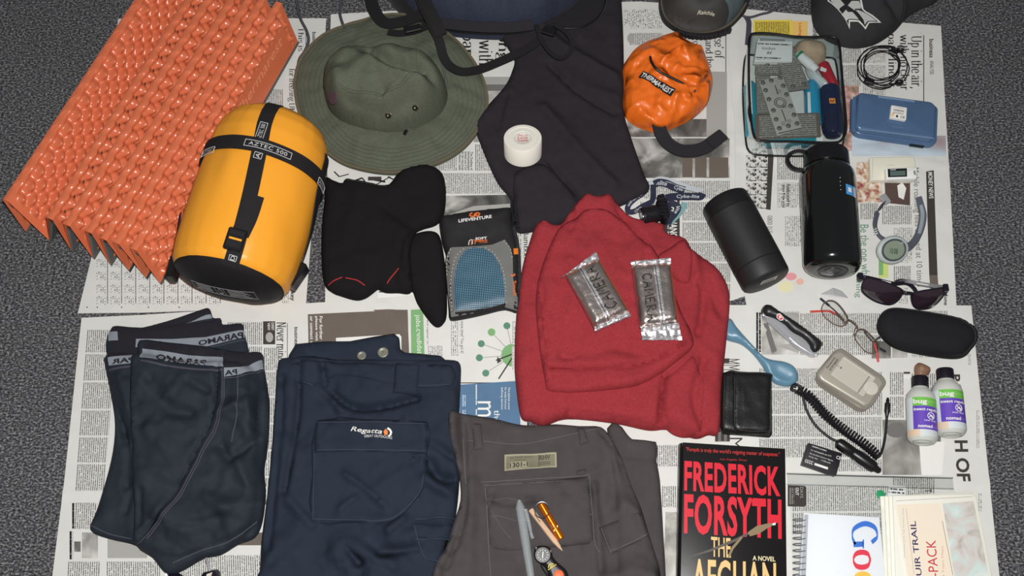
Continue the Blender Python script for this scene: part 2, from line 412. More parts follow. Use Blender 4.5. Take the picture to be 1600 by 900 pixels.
# ---- lettering: the built-in sans, a broad-nib roman and a marker hand, as flat meshes
_tc = {}
def glyphs(s, bold=0.0, shear=0.0, spacing=1.0):
    k = (s, bold, shear, spacing)
    if k not in _tc:
        cu = bpy.data.curves.new('lettering', 'FONT'); cu.body = s; cu.offset = bold; cu.shear = shear; cu.space_character = spacing
        cu.resolution_u = 3
        ob = bpy.data.objects.new('lettering', cu); me = bpy.data.meshes.new_from_object(ob)
        _tc[k] = ([tuple(v.co) for v in me.vertices], [tuple(p.vertices) for p in me.polygons])
        bpy.data.objects.remove(ob); bpy.data.curves.remove(cu); bpy.data.meshes.remove(me)
    return _tc[k]
ROM = {  # strokes on x-height 1, ascender 1.5, descender -.45 ; (points, smooth) ; serif bars given as 'S' x y halfwidth
'a':(.85,[([(.12,.78),(.3,.98),(.55,.95),(.62,.7),(.62,.15),(.7,.02),(.85,.08)],1),([(.62,.58),(.3,.48),(.1,.25),(.25,.02),(.5,.08),(.62,.25)],1)],[]),
'b':(.95,[([(.2,1.5),(.2,.02)],0),([(.2,.7),(.45,1),(.75,.8),(.8,.45),(.65,.08),(.4,0),(.2,.2)],1)],[(.12,1.5,.1)]),
'c':(.8,[([(.7,.8),(.5,1),(.22,.85),(.12,.5),(.25,.1),(.5,0),(.75,.2)],1)],[]),
'd':(.95,[([(.72,1.5),(.72,.02)],0),([(.72,.7),(.5,1),(.2,.8),(.12,.45),(.28,.05),(.5,0),(.72,.25)],1)],[(.64,1.5,.1),(.8,.02,.1)]),
'e':(.82,[([(.15,.55),(.7,.55),(.62,.88),(.42,1),(.18,.8),(.12,.45),(.28,.08),(.5,0),(.74,.2)],1)],[]),
'f':(.6,[([(.7,1.4),(.52,1.5),(.32,1.3),(.3,1),(.3,.02)],1),([(.05,.97),(.6,.97)],0)],[(.3,.02,.2)]),
'g':(.85,[([(.42,1),(.18,.85),(.15,.62),(.4,.42),(.65,.62),(.62,.88),(.42,1)],1),([(.3,.42),(.18,.25),(.4,.12),(.75,.02),(.72,-.3),(.4,-.45),(.1,-.3),(.18,-.05),(.4,.1)],1),([(.62,.9),(.85,.98)],0)],[]),
'h':(1.0,[([(.2,1.5),(.2,.02)],0),([(.2,.65),(.45,.98),(.72,.9),(.78,.6),(.78,.02)],1)],[(.12,1.5,.1),(.2,.02,.18),(.78,.02,.18)]),
'i':(.5,[([(.25,1),(.25,.02)],0),([(.25,1.32),(.25,1.44)],0)],[(.17,1,.1),(.25,.02,.2)]),
'l':(.5,[([(.25,1.5),(.25,.02)],0)],[(.17,1.5,.1),(.25,.02,.2)]),
'm':(1.5,[([(.2,1),(.2,.02)],0),([(.2,.65),(.42,.98),(.65,.9),(.72,.6),(.72,.02)],1),([(.72,.65),(.95,.98),(1.18,.9),(1.25,.6),(1.25,.02)],1)],[(.12,1,.1),(.2,.02,.16),(.72,.02,.16),(1.25,.02,.16)]),
'n':(1.0,[([(.2,1),(.2,.02)],0),([(.2,.65),(.45,.98),(.72,.9),(.78,.6),(.78,.02)],1)],[(.12,1,.1),(.2,.02,.18),(.78,.02,.18)]),
'o':(.92,[([(.46,1),(.2,.85),(.12,.5),(.2,.15),(.46,0),(.72,.15),(.8,.5),(.72,.85),(.46,1)],1)],[]),
'p':(.95,[([(.2,1),(.2,-.45)],0),([(.2,.7),(.45,1),(.75,.8),(.8,.45),(.65,.08),(.4,0),(.2,.2)],1)],[(.12,1,.1),(.2,-.45,.2)]),
'r':(.68,[([(.2,1),(.2,.02)],0),([(.2,.65),(.35,.92),(.5,1),(.64,.9)],1)],[(.12,1,.1),(.2,.02,.2)]),
's':(.72,[([(.6,.78),(.4,1),(.15,.85),(.18,.62),(.5,.42),(.62,.2),(.4,0),(.1,.2)],1)],[]),
't':(.6,[([(.3,1.3),(.3,.25),(.38,.02),(.6,.1)],1),([(.08,.97),(.58,.97)],0)],[]),
'u':(1.0,[([(.2,1),(.2,.35),(.28,.05),(.5,.02),(.76,.3)],1),([(.76,1),(.76,.02)],0)],[(.12,1,.1),(.68,1,.1),(.85,.02,.1)]),
'v':(.9,[([(.12,1),(.45,.02)],0),([(.45,.02),(.78,1)],0)],[(.12,1,.16),(.78,1,.14)]),
'w':(1.35,[([(.1,1),(.4,.02)],0),([(.4,.02),(.67,1)],0),([(.67,1),(.95,.02)],0),([(.95,.02),(1.24,1)],0)],[(.1,1,.14),(.67,1,.12),(1.24,1,.12)]),
'z':(.8,[([(.12,.97),(.68,.97),(.12,.03),(.7,.03)],0)],[]),
'U':(1.3,[([(.25,1.4),(.25,.4),(.4,.05),(.65,0),(.92,.1),(1.05,.4),(1.05,1.4)],1)],[(.25,1.4,.22),(1.05,1.4,.18)]),
'N':(1.3,[([(.25,.02),(.25,1.4)],0),([(.25,1.4),(1.02,.02)],0),([(1.02,.02),(1.02,1.4)],0)],[(.2,1.4,.2),(.25,.02,.2),(1.02,1.4,.2)]),
'M':(1.5,[([(.25,.02),(.25,1.4)],0),([(.25,1.4),(.72,.1)],0),([(.72,.1),(1.2,1.4)],0),([(1.2,1.4),(1.2,.02)],0)],[(.2,1.4,.2),(.25,.02,.2),(1.2,1.4,.18),(1.2,.02,.2)]),
'B':(1.1,[([(.25,.02),(.25,1.4)],0),([(.25,1.38),(.7,1.35),(.82,1.08),(.7,.78),(.25,.76)],1),([(.25,.76),(.8,.72),(.95,.4),(.8,.05),(.25,.04)],1)],[(.2,1.4,.2),(.2,.02,.2)]),
'S':(.95,[([(.78,1.1),(.5,1.42),(.18,1.2),(.22,.9),(.65,.6),(.82,.3),(.5,0),(.12,.3)],1)],[]),
'T':(1.1,[([(.55,1.38),(.55,.02)],0),([(.08,1.38),(1.02,1.38)],0)],[(.55,.02,.22)]),
'C':(1.15,[([(1.0,1.1),(.75,1.4),(.35,1.25),(.15,.7),(.35,.12),(.7,0),(1.02,.3)],1)],[]),
'G':(1.25,[([(1.0,1.1),(.75,1.4),(.35,1.25),(.15,.7),(.35,.12),(.7,0),(1.05,.15)],1),([(1.05,.62),(1.05,.05)],0)],[(1.05,.62,.2)]),
'O':(1.3,[([(.65,1.42),(.28,1.2),(.15,.7),(.28,.2),(.65,0),(1.02,.2),(1.15,.7),(1.02,1.2),(.65,1.42)],1)],[]),
',':(.4,[([(.2,.15),(.24,-.02),(.12,-.25)],1)],[]), "'":(.3,[([(.16,1.5),(.1,1.15)],0)],[]), '-':(.5,[([(.1,.45),(.4,.45)],0)],[]), '.':(.35,[([(.15,.0),(.15,.12)],0)],[]), ' ':(.42,[],[]), '?':(.8,[([(.12,1.2),(.4,1.45),(.7,1.2),(.42,.8),(.4,.45)],1),([(.4,.0),(.4,.12)],0)],[]),
}
def roman(s, nib=0.17, thin=0.05):
    V = []; F = []; x = 0.0
    for ch in s:
        wd, st, sf = ROM.get(ch, ROM['o'])
        for pts, sm in st:
            p = [Vector((a, b, 0)) for a, b in pts]; p = spline(p, 5) if sm and len(p) > 2 else p
            b = len(V)
            for i, q in enumerate(p):
                t = (p[min(i+1, len(p)-1)] - p[max(i-1, 0)]).normalized(); n = Vector((-t.y, t.x, 0))
                h = (thin + (nib-thin)*abs(n.x)**1.3)/2
                V.append((x+q.x+n.x*h, q.y+n.y*h, 0)); V.append((x+q.x-n.x*h, q.y-n.y*h, 0))
                if i: F.append((b+2*i-2, b+2*i-1, b+2*i+1, b+2*i))
        for a, y, hw in sf:
            b = len(V); V += [(x+a-hw, y-thin/2, 0), (x+a+hw, y-thin/2, 0), (x+a+hw, y+thin/2, 0), (x+a-hw, y+thin/2, 0)]; F.append((b,b+1,b+2,b+3))
        x += wd
    return V, F
def lettering(name, gl, quad, hf, m, parent, off=0.0005):
    """glyph mesh mapped so that its ink box fills photo quad [bl, br, tl(, tr)] on a surface"""
    V, F = gl
    xs = [v[0] for v in V]; ys = [v[1] for v in V]; x0, x1, y0, y1 = min(xs), max(xs), min(ys), max(ys)
    c = [PS(a, b, hf, off) for a, b in quad]
    if len(c) == 3: c.append(c[1] + c[2] - c[0])
    X = []; Y = []
    for v in V:
        u = (v[0]-x0)/max(x1-x0, 1e-9); t = (v[1]-y0)/max(y1-y0, 1e-9)
        q = c[0]*(1-u)*(1-t) + c[1]*u*(1-t) + c[2]*(1-u)*t + c[3]*u*t; X.append(q.x); Y.append(q.y)
    Z = hf(np.array(X), np.array(Y)) + off
    return mk(name, list(zip(X, Y, Z)), F, m, parent, smooth=False)
def text(s, quad, hf, m, parent, name='lettering', bold=0.0, off=0.0005, shear=0.0, spacing=1.0):
    return lettering(name, glyphs(s, bold, shear, spacing), quad, hf, m, parent, off)
def disc_px(cx, cy, rx, ry=None, n=20, rot=0):
    ry = rx if ry is None else ry; c, s_ = math.cos(rot), math.sin(rot)
    return [(cx+rx*math.cos(2*math.pi*k/n)*c - ry*math.sin(2*math.pi*k/n)*s_, cy+rx*math.cos(2*math.pi*k/n)*s_ + ry*math.sin(2*math.pi*k/n)*c) for k in range(n)]
def const(z): return lambda X, Y: np.full(np.asarray(X, float).shape, z)
UP = Vector((0,0,1))

# ------------------------------------------------------------------ materials of the setting
def carpet_mat():
    m = mat('carpet_loop', (92,92,97), 1.0); nt = m.node_tree; b = nt.nodes['Principled BSDF']; b.inputs['Specular IOR Level'].default_value = 0.1
    tc = nt.nodes.new('ShaderNodeTexCoord')
    mp = nt.nodes.new('ShaderNodeMapping'); mp.inputs['Scale'].default_value = (1.0, 1.5, 1); nt.links.new(tc.outputs['Object'], mp.inputs['Vector'])
    n = nt.nodes.new('ShaderNodeTexNoise'); n.inputs['Scale'].default_value = 230; n.inputs['Detail'].default_value = 6; n.inputs['Roughness'].default_value = 0.75
    nt.links.new(mp.outputs['Vector'], n.inputs['Vector'])
    n2 = nt.nodes.new('ShaderNodeTexNoise'); n2.inputs['Scale'].default_value = 5; nt.links.new(tc.outputs['Object'], n2.inputs['Vector'])
    r = nt.nodes.new('ShaderNodeValToRGB'); r.color_ramp.elements[0].position = 0.36; r.color_ramp.elements[0].color = lin((30,30,32))
    r.color_ramp.elements[1].position = 0.64; r.color_ramp.elements[1].color = lin((186,185,187)); e = r.color_ramp.elements.new(0.5); e.color = lin((84,83,86))
    nt.links.new(n.outputs['Fac'], r.inputs['Fac'])
    hs = nt.nodes.new('ShaderNodeMix'); hs.data_type = 'RGBA'; hs.blend_type = 'MULTIPLY'; hs.inputs['Factor'].default_value = 0.25
    nt.links.new(r.outputs['Color'], hs.inputs['A']); nt.links.new(n2.outputs['Fac'], hs.inputs['B']); nt.links.new(hs.outputs['Result'], b.inputs['Base Color'])
    bp = nt.nodes.new('ShaderNodeBump'); bp.inputs['Strength'].default_value = 0.8; bp.inputs['Distance'].default_value = 0.003
    nt.links.new(n.outputs['Fac'], bp.inputs['Height']); nt.links.new(bp.outputs['Normal'], b.inputs['Normal'])
    return m
PAPER = (213,212,207); INK = (106,104,103)
def paper_mat(): return mat('newsprint', PAPER, 0.85, spec=0.2, var=(26, 0.03), bump=(60, 0.25, 0.002), crease=(4.5, 0.012))
def print_mat(name, ink=INK, paper=PAPER, pitch=3.1, dens=0.44, thick=0.52, scale=0.55):
    """fine print: rows of words; u along the line, v across, in millimetres"""
    if name in MATS: return MATS[name]
    m = bpy.data.materials.new(name); m.use_nodes = True; MATS[name] = m; nt = m.node_tree; b = nt.nodes['Principled BSDF']
    b.inputs['Roughness'].default_value = 0.85; b.inputs['Specular IOR Level'].default_value = 0.2
    uv = nt.nodes.new('ShaderNodeTexCoord'); sp = nt.nodes.new('ShaderNodeSeparateXYZ'); nt.links.new(uv.outputs['UV'], sp.inputs[0])
    def M(op, a, c=None):
        q = nt.nodes.new('ShaderNodeMath'); q.operation = op
        for i, v in enumerate((a, c)):
            if v is None: continue
            if isinstance(v, (int, float)): q.inputs[i].default_value = v
            else: nt.links.new(v, q.inputs[i])
        return q.outputs[0]
    row = M('DIVIDE', sp.outputs['Y'], pitch); fl = M('FLOOR', row); fr = M('FRACT', row)
    inrow = M('LESS_THAN', M('ABSOLUTE', M('SUBTRACT', fr, 0.5)), thick/2)
    cb = nt.nodes.new('ShaderNodeCombineXYZ'); nt.links.new(M('MULTIPLY', sp.outputs['X'], scale), cb.inputs[0]); nt.links.new(M('MULTIPLY', fl, 7.31), cb.inputs[1])
    n = nt.nodes.new('ShaderNodeTexNoise'); n.inputs['Scale'].default_value = 1.6; n.inputs['Detail'].default_value = 3; n.inputs['Roughness'].default_value = 0.7; nt.links.new(cb.outputs[0], n.inputs['Vector'])
    word = M('GREATER_THAN', n.outputs['Fac'], dens)
    mx = nt.nodes.new('ShaderNodeMix'); mx.data_type = 'RGBA'; mx.inputs['A'].default_value = lin(paper); mx.inputs['B'].default_value = lin(ink)
    nt.links.new(M('MULTIPLY', inrow, word), mx.inputs['Factor']); nt.links.new(mx.outputs['Result'], b.inputs['Base Color'])
    return m
def photo_mat(name, stops, scale=40.0, detail=5, stretch=(1,1,1), rough=0.8, dist=0.6):
    """a printed halftone picture with no readable subject"""
    if name in MATS: return MATS[name]
    m = bpy.data.materials.new(name); m.use_nodes = True; MATS[name] = m; nt = m.node_tree; b = nt.nodes['Principled BSDF']
    b.inputs['Roughness'].default_value = rough; b.inputs['Specular IOR Level'].default_value = 0.2
    tc = nt.nodes.new('ShaderNodeTexCoord'); mp = nt.nodes.new('ShaderNodeMapping'); mp.inputs['Scale'].default_value = stretch; nt.links.new(tc.outputs['Object'], mp.inputs['Vector'])
    n = nt.nodes.new('ShaderNodeTexNoise'); n.inputs['Scale'].default_value = scale; n.inputs['Detail'].default_value = detail; n.inputs['Distortion'].default_value = dist
    nt.links.new(mp.outputs['Vector'], n.inputs['Vector'])
    r = nt.nodes.new('ShaderNodeValToRGB'); els = r.color_ramp.elements
    for i, (p, c) in enumerate(stops):
        e = els[i] if i < 2 else els.new(p)
        e.position = p; e.color = lin(c)
    nt.links.new(n.outputs['Fac'], r.inputs['Fac']); nt.links.new(r.outputs['Color'], b.inputs['Base Color'])
    return m
# ------------------------------------------------------------------ carpet
V = []; F = []
nx, ny = 40, 30
for j in range(ny+1):
    for i in range(nx+1): V.append((-1.7+3.4*i/nx, -1.1+2.6*j/ny, 0.0))
for j in range(ny):
    for i in range(nx): a = j*(nx+1)+i; F.append((a, a+1, a+nx+2, a+nx+1))
fl = mk('floor', V, F, carpet_mat()); fl['kind'] = 'structure'; fl['label'] = 'dark grey looped carpet under the newspapers'

# ------------------------------------------------------------------ newspapers
def wave(X, Y):
    return 0.0011 + 0.0009*vnoise(X*5.0, Y*5.0, 3.1)
def sheet_fn(base, creases):
    L = [([(P(*p).x, P(*p).y) for p in pts], am, wd) for pts, am, wd in creases]
    def f(X, Y):
        X = np.asarray(X, float); Y = np.asarray(Y, float); z = base + wave(X, Y)
        for pl, am, wd in L: z = z + am*np.exp(-(segdist(X, Y, pl, False)/wd)**2)
        return z
    return f
SHEETS = {}
def sheet(key, px, base, creases, label, s=0.008):
    f = sheet_fn(base, creases)
    poly = [Vector((P(x, y, base).x, P(x, y, base).y, 0)) for x, y in px]
    poly = resample_keep(poly, s); v, F = trifill(poly, s)
    X = np.array([q.x for q in v]); Y = np.array([q.y for q in v]); Z = f(X, Y)
    o = solid('newspaper', [Vector(q) for q in zip(X, Y, Z)], F, 0.0005, paper_mat(), None)
    tag(o, label, 'newspaper', 'newspapers spread over the carpet'); SHEETS[key] = (o, f); return o, f
sheet('A', [(185,30),(350,29),(510,29),(497,230),(478,480),(330,485),(220,489),(122,490),(145,395)], 0.0004, [([(150,260),(500,250)],.0015,.006)], 'upper left newspaper lying under the orange folded mat')
sheet('B', [(517,23),(760,10),(1000,3),(1146,12),(1154,250),(1166,462),(1144,470),(820,478),(508,480),(512,250)], 0.0004, [([(830,5),(830,480)],.0012,.006),([(985,219),(1140,215)],.0016,.006),([(515,222),(985,219)],.0016,.006)], 'upper middle newspaper under the green hat and charcoal top')
sheet('D', [(1133,30),(1160,14),(1240,22),(1470,41),(1476,160),(1485,300),(1494,482),(1320,486),(1168,486),(1164,466),(1148,400),(1148,200)], 0.0014, [([(1150,232),(1330,228),(1480,262)],.0018,.006),([(1150,20),(1150,470)],.0022,.007)], 'upper right newspaper under the black bottle and blue game console')
sheet('E', [(128,497),(230,492),(330,485),(480,477),(490,700),(505,1000),(70,1000),(100,760)], 0.0012, [([(100,773),(500,770)],.0016,.006)], 'lower left newspaper under the dark stretch shorts')
sheet('H', [(835,482),(1141,477),(1170,477),(1300,474),(1517,478),(1540,700),(1561,900),(1572,1000),(842,1000)], 0.0024, [([(1175,480),(1180,700)],.0014,.008),([(1000,735),(1240,745),(1555,755)],.0018,.007)], 'lower right newspaper under the insect repellent and paperback')
sheet('F', [(466,475),(552,470),(640,462),(815,452),(825,700),(830,1000),(455,1000)], 0.0022, [([(470,640),(820,640)],.0012,.006),([(600,478),(640,520)],.0025,.008)], 'lower middle newspaper with green jobs advert between navy trousers and towel pouch')
M_PRINT = print_mat('body_print'); M_BOLD = print_mat('bold_print', pitch=4.4, dens=0.4, thick=0.7, ink=(30,30,32)); M_TINY = print_mat('tiny_print', pitch=3.0, dens=0.5, thick=0.5, ink=(95,93,92)); M_TABLE = print_mat('table_print', pitch=3.2, dens=0.53, scale=0.25, ink=(80,78,78))
M_GREYP = mat('grey_ink', (165,163,158), 0.85, spec=0.2); M_DARKP = mat('dark_ink', (66,60,58), 0.8, spec=0.2); M_BROWNP = mat('brown_ink', (106,96,88), 0.8, spec=0.2, var=(30,.06)); M_BLACKP = mat('black_ink', (38,36,38), 0.8, spec=0.2)
M_WHITEP = mat('white_ink', (226,225,220), 0.8, spec=0.2); M_YELLOWP = mat('yellow_ink', (226,202,84), 0.8, spec=0.2); M_GREENP = mat('green_ink', (124,168,116), 0.8, spec=0.2); M_TEALP = mat('green_grey_ink', (92,136,112), 0.8, spec=0.2)
M_BLUEP = mat('blue_ink', (86,116,146), 0.8, spec=0.2, var=(20,.08)); M_GREY2P = mat('mid_grey_ink', (112,110,108), 0.8, spec=0.2)
M_BW = photo_mat('black_white_photo', [(0.3,(40,38,38)),(0.72,(205,202,196)),(0.5,(112,110,106))], 18, 6)
M_BW2 = photo_mat('pale_photo', [(0.3,(105,103,100)),(0.7,(214,212,205)),(0.5,(170,168,162))], 22, 4)
M_COMIC = photo_mat('comic_print', [(0.42,(60,58,60)),(0.5,(205,203,197)),(0.46,(150,148,146))], 130, 5)
M_COLP = photo_mat('colour_photo', [(0.3,(92,110,84)),(0.75,(222,216,210)),(0.5,(190,140,130))], 60, 3)
M_BLUEPH = photo_mat('pale_blue_photo', [(0.3,(150,120,120)),(0.6,(196,210,220)),(0.45,(180,190,198))], 12, 3, (0.5,1.5,1))
def blk(key, px, m=None, name='text_column'):
    o, f = SHEETS[key]
    if len(px) == 4 and not isinstance(px[0], tuple):
        x0, y0, x1, y1 = px; px = [(x0,y0),(x0,y1),(x1,y1),(x1,y0)]
    o['_n'] = n = o.get('_n', 0) + 1
    return decal(name, px, f, m or M_PRINT, o, off=0.0003 + n*0.00002, s=0.008)
def head(key, s, box, m=M_BLACKP, rom=True, bold=0.0, nib=0.2, name='headline', sk=0.0):
    o, f = SHEETS[key]; x0, y0, x1, y1 = box
    q = [(x0,y0),(x0+sk,y1),(x1,y0)]
    o['_n'] = n = o.get('_n', 0) + 1
    return lettering(name, roman(s, nib) if rom else glyphs(s, bold), q, f, m, o, off=0.0004 + n*0.00002)
def cols(key, x0, x1, ys, m=None, sk=0.0):
    for a, b in zip(ys, ys[1:]): blk(key, [(x0+sk*(a-ys[0]),a+1.5),(x0+sk*(b-ys[0]),b-1.5),(x1+sk*(b-ys[0]),b-1.5),(x1+sk*(a-ys[0]),a+1.5)], m)
def bar_(key, a, b, w_, m, name='diagram_line'):
    d = Vector((b[0]-a[0], b[1]-a[1])).normalized(); n = Vector((-d.y, d.x))*w_/2
    return blk(key, [(a[0]+n.x,a[1]+n.y),(a[0]-n.x,a[1]-n.y),(b[0]-n.x,b[1]-n.y),(b[0]+n.x,b[1]+n.y)], m, name)
# upper right page
head('D', 'Up in the air,', (1419,56,1441,138)); head('D', 'with no clear', (1406,54,1420,141), sk=1); head('D', 'path linear', (1384,52,1400,136), sk=1)
head('D', 'business', (1452,61,1459,90), rom=False, bold=.02); head('D', 'ANALYSIS', (1453,95,1459,116), rom=False)
blk('D', (1442.6,55,1444,188), M_DARKP, 'rule'); cols('D', 1316, 1345, [68,100,136]); cols('D', 1348, 1384, [70,100,150], M_TINY); cols('D', 1318, 1334, [138,180])
blk('D', (1177,31,1238,56), M_YELLOWP, 'panel'); blk('D', (1180,34,1234,56), print_mat('yellow_print', paper=(226,202,84), ink=(96,84,40)), 'text_column'); blk('D', (1238,33,1262,56), mat('pale_orange_ink', (232,190,110), .8), 'panel')
head('D', 'Loading', (1247,36,1253,56), mat('red_ink', (196,70,44), .8), False, .01); head('D', 'BUSINESS', (1270,40,1277,62), M_BLACKP, False, .02)
blk('D', (1314,134,1342,150), M_COLP, 'photo'); blk('D', (1316,150,1331,236), M_COLP, 'photo'); blk('D', (1331,212,1478,244), M_BLUEPH, 'photo')
blk('D', [(1447,268),(1452,430),(1465,430),(1459,266)], M_DARKP, 'bar'); head('D', 'MONEY NEWS', (1450,269,1457,310), M_WHITEP, False, .015, sk=1.5)
blk('D', [(1452,430),(1454,456),(1467,456),(1465,430)], M_BROWNP, 'bar')
head('D', 'Mobile roaming fees capped at 10 times', (1424,262,1436,448), M_GREY2P, False, 0, sk=6)
head('D', 'Be the one who', (1344,351,1357,436), M_TEALP, False, 0, sk=2); head('D', 'thing', (1335,434,1346,465), M_TEALP, False, 0)
blk('D', [(1382,281),(1384,317),(1422,321),(1422,280)], mat('dark_brown_ink', (84,66,60), .8), 'photo'); blk('D', [(1402,290),(1404,308),(1412,312),(1416,294),(1410,285)], M_WHITEP, 'photo_figure')
blk('D', (1338,253,1378,316), photo_mat('people_print', [(0.35,(150,70,80)),(0.62,(226,214,206)),(0.48,(196,170,140))], 90, 3), 'photo')
cols('D', 1344, 1372, [316,344]); cols('D', 1378, 1424, [320,352]); cols('D', 1396, 1426, [354,382,412], M_TINY); blk('D', (1373,396,1388,434), mat('lime_ink', (196,206,120), .8), 'panel'); blk('D', (1373,396,1380,430), M_GREENP, 'panel'); cols('D', 1396, 1424, [414,440])
cols('D', 1404, 1418, [448,476], M_TINY)
for cx in (1166, 1183):
    for cy in (243, 264, 286, 307): blk('D', (cx,cy,cx+16,cy+19), M_COMIC, 'comic_panel')
blk('D', [(1200,241),(1197,327),(1204,328),(1209,241)], M_DARKP, 'bar'); cols('D', 1214, 1262, [244,282]); cols('D', 1214, 1262, [284,326], M_TINY); head('D', 'Reallocated to', (1229,288,1235,322), M_BLACKP, False, .02); head('D', 'they free you', (1221,288,1227,324), M_BLACKP, False, .02)
head('D', '0800 015 4197', (1199,337,1207,381), M_GREY2P, False, 0); cols('D', 1226, 1262, [336,386], M_TINY)
for x, y, rx, ry, c in ((1222,412,7,4,(226,160,168)),(1236,432,9,6,(222,150,158)),(1250,440,6,5,(226,176,160)),(1228,448,12,9,(222,216,176)),(1216,404,5,4,(120,124,120))):
    blk('D', disc_px(x, y, rx, ry, 12), mat('cartoon_%d_%d' % (x, y), c, .8), 'cartoon')
head('D', 'Mone', (1475,456,1481,477), M_BLACKP, False, .02)
# upper middle page
head('B', "curse' of", (1115,42,1130,92), sk=2); head('B', 'cap, and the', (1098,38,1113,106), sk=2); head('B', 'making of', (1078,30,1093,74), sk=1)
blk('B', (1133.5,50,1134.7,182), M_DARKP, 'rule'); head('B', 'business', (1140,36,1146,60), rom=False, bold=.02, m=M_GREY2P); head('B', 'FEATURE', (1142,68,1147,87), rom=False)
cols('B', 974, 1036, [13,46], M_TABLE); cols('B', 984, 1036, [50,72]); blk('B', disc_px(986,60,6,8,14), M_GREYP, 'photo'); blk('B', (1104,112,1136,214), M_GREYP, 'panel')
blk('B', (980,186,1104,214), M_BW, 'photo'); blk('B', (980,216,1140,278), M_BW, 'photo'); blk('B', (1066,246,1138,277), M_BROWNP, 'photo'); blk('B', (1082,248,1086,277), M_BW2, 'photo'); blk('B', (1104,246,1108,277), M_BW2, 'photo')
cols('B', 1006, 1140, [281,312]); cols('B', 1000, 1036, [314,350]); cols('B', 1066, 1142, [314,346,378,410,442,468]); blk('B', (1036,312,1062,376), M_DARKP, 'bar'); head('B', 'FREE FINANCE', (1060-14,313,1060-2,376), M_WHITEP, False, .02); head('B', 'guidance to win', (1042,314,1046,374), M_WHITEP, False, .01)
head('B', 'but with', (748,30,770,102), nib=.2); head('B', 'a par', (717,34,736,86), nib=.2); head('B', 'long', (774,44,796,96), nib=.2)
blk('B', (752,120,806,132), M_GREYP, 'photo'); blk('B', (752,132,806,142), M_GREY2P, 'photo'); blk('B', (740,142,790,222), M_BW2, 'photo')
cols('B', 680, 715, [226,268]); cols('B', 742, 800, [224,268]); cols('B', 690, 790, [269,304])
for i, t in enumerate(('The Duchess of','Northumberland','forked out 3.3m','for her tree house','at Alnwick Castle')): head('B', t, (735-i*4.6,237,739-i*4.6,266), M_BLACKP, False, .015)
blk('B', [(690,306),(690,345),(805,332),(800,304)], M_BW, 'photo'); blk('B', [(700,336),(740,322),(800,318),(800,324),(742,332)], M_GREYP, 'photo_figure')
[bar_('B', a, b, w_, M_BLACKP, 'cartoon_line') for a, b, w_ in (((522,268),(530,276),2),((530,276),(545,272),1.5),((550,284),(566,278),2.5),((566,278),(572,286),2),((580,280),(602,284),3),((585,290),(610,276),1.5),((606,276),(622,284),2),((622,278),(640,284),2),((560,290),(575,292),2))]; blk('B', (575,276,596,282), M_DARKP, 'cartoon'); blk('B', (590,440,650,476), M_WHITEP, 'panel'); blk('B', (592,455,648,457), M_DARKP, 'rule'); head('B', 'Bamboo', (818,360,827,404), rom=True); cols('B', 806, 816, [356,420])
# upper left page
head('A', 'for freezing UMBS', (449,107,461,190)); head('A', 'This is', (466,43,475,80)); head('A', 'business', (488,50,494,76), M_BLACKP, False, .02); blk('A', (477.5,45,478.5,110), M_DARKP, 'rule'); cols('A', 412, 442, [138,184])
for x in range(150, 330, 22): 
    for y in (404, 424, 444, 462): blk('A', (x,y,x+16,y+14), M_TABLE)
    blk('A', (x+16.5,404,x+19.5,474), M_PRINT)
for x in (136, 152, 190, 232, 280): blk('A', disc_px(x,480,1.2,1.0,8), M_DARKP, 'pin_hole')
head('A', 'key', (452,456,461,470), M_BLACKP, False, .02); cols('A', 440, 452, [452,476], M_TINY)
# lower left page
head('E', 'Never mind half', (432,503,448,590), sk=-1); blk('E', (448.5,505,449.5,590), M_DARKP, 'rule'); head('E', 'business', (460,511,466,542), M_BLACKP, False, .02)
blk('E', (411,502,430,538), M_DARKP, 'photo'); blk('E', disc_px(421,527,6,8,12), M_GREYP, 'photo_figure'); head('E', 'EXPERT', (424,504,428,516), M_WHITEP, False, .01); head('E', 'VIEW', (418,504,422,516), M_WHITEP, False, .01)
cols('E', 136, 182, [514,552,596,640,682,724,768], sk=-0.075); cols('E', 180, 230, [512,552], sk=-.05); cols('E', 355, 410, [502,540,580,620,662], sk=-.02); cols('E', 412, 436, [542,580,620,662,704,745,790], sk=-.02)
blk('E', (112,786,118,826), M_BOLD); cols('E', 118, 152, [784,828], sk=-.05); blk('E', (108,830,114,874), M_BOLD); blk('E', (128,832,153,872), M_BW2, 'photo'); blk('E', (116,846,126,862), M_BW, 'photo'); cols('E', 106, 156, [876,910,950], sk=-.05); cols('E', 166, 250, [876,914,950]); blk('E', (168,840,230,872), M_GREYP, 'panel')
blk('E', (372,832,415,852), M_BROWNP, 'photo'); cols('E', 262, 410, [866,905,945])
# lower middle page
blk('F', [(481,491),(484,640),(642,640),(637,484)], M_BROWNP, 'panel'); blk('F', [(583,484),(600,497),(632,520),(636,484)], M_BROWNP, 'panel_fold'); blk('F', [(525,528),(525,620),(628,620),(627,522)], M_WHITEP, 'panel')
for i, t in enumerate(('For further information','please visit www.jobs','or contact us on 0845')): head('F', t, (499-i*7.4,494,504-i*7.4,572), M_WHITEP, False, .015, sk=1)
blk('F', [(642,484),(643,640),(666,640),(661,483)], M_GREENP, 'bar'); head('F', 'jobs.candidate', (647,492,657,558), M_WHITEP, False, 0, sk=3)
head('F', 'and more time? You got it!', (718,492,725,552), M_GREY2P, False, .01); head('F', 'and register on', (666,500,670,538), M_GREY2P, False, .01); blk('F', (704,500,717,556), M_TINY); blk('F', (668,540,692,560), M_TINY)
for x, y, r in ((752,537,5.5),(749,559,5.5),(759,583,5.5),(768,519,6),(792,509,5.5)):
    bar_('F', (x,y), (802,555), 1.2, M_GREYP); blk('F', disc_px(x,y,r,r,14), M_TEALP if r < 5.6 else M_GREENP, 'diagram_dot')
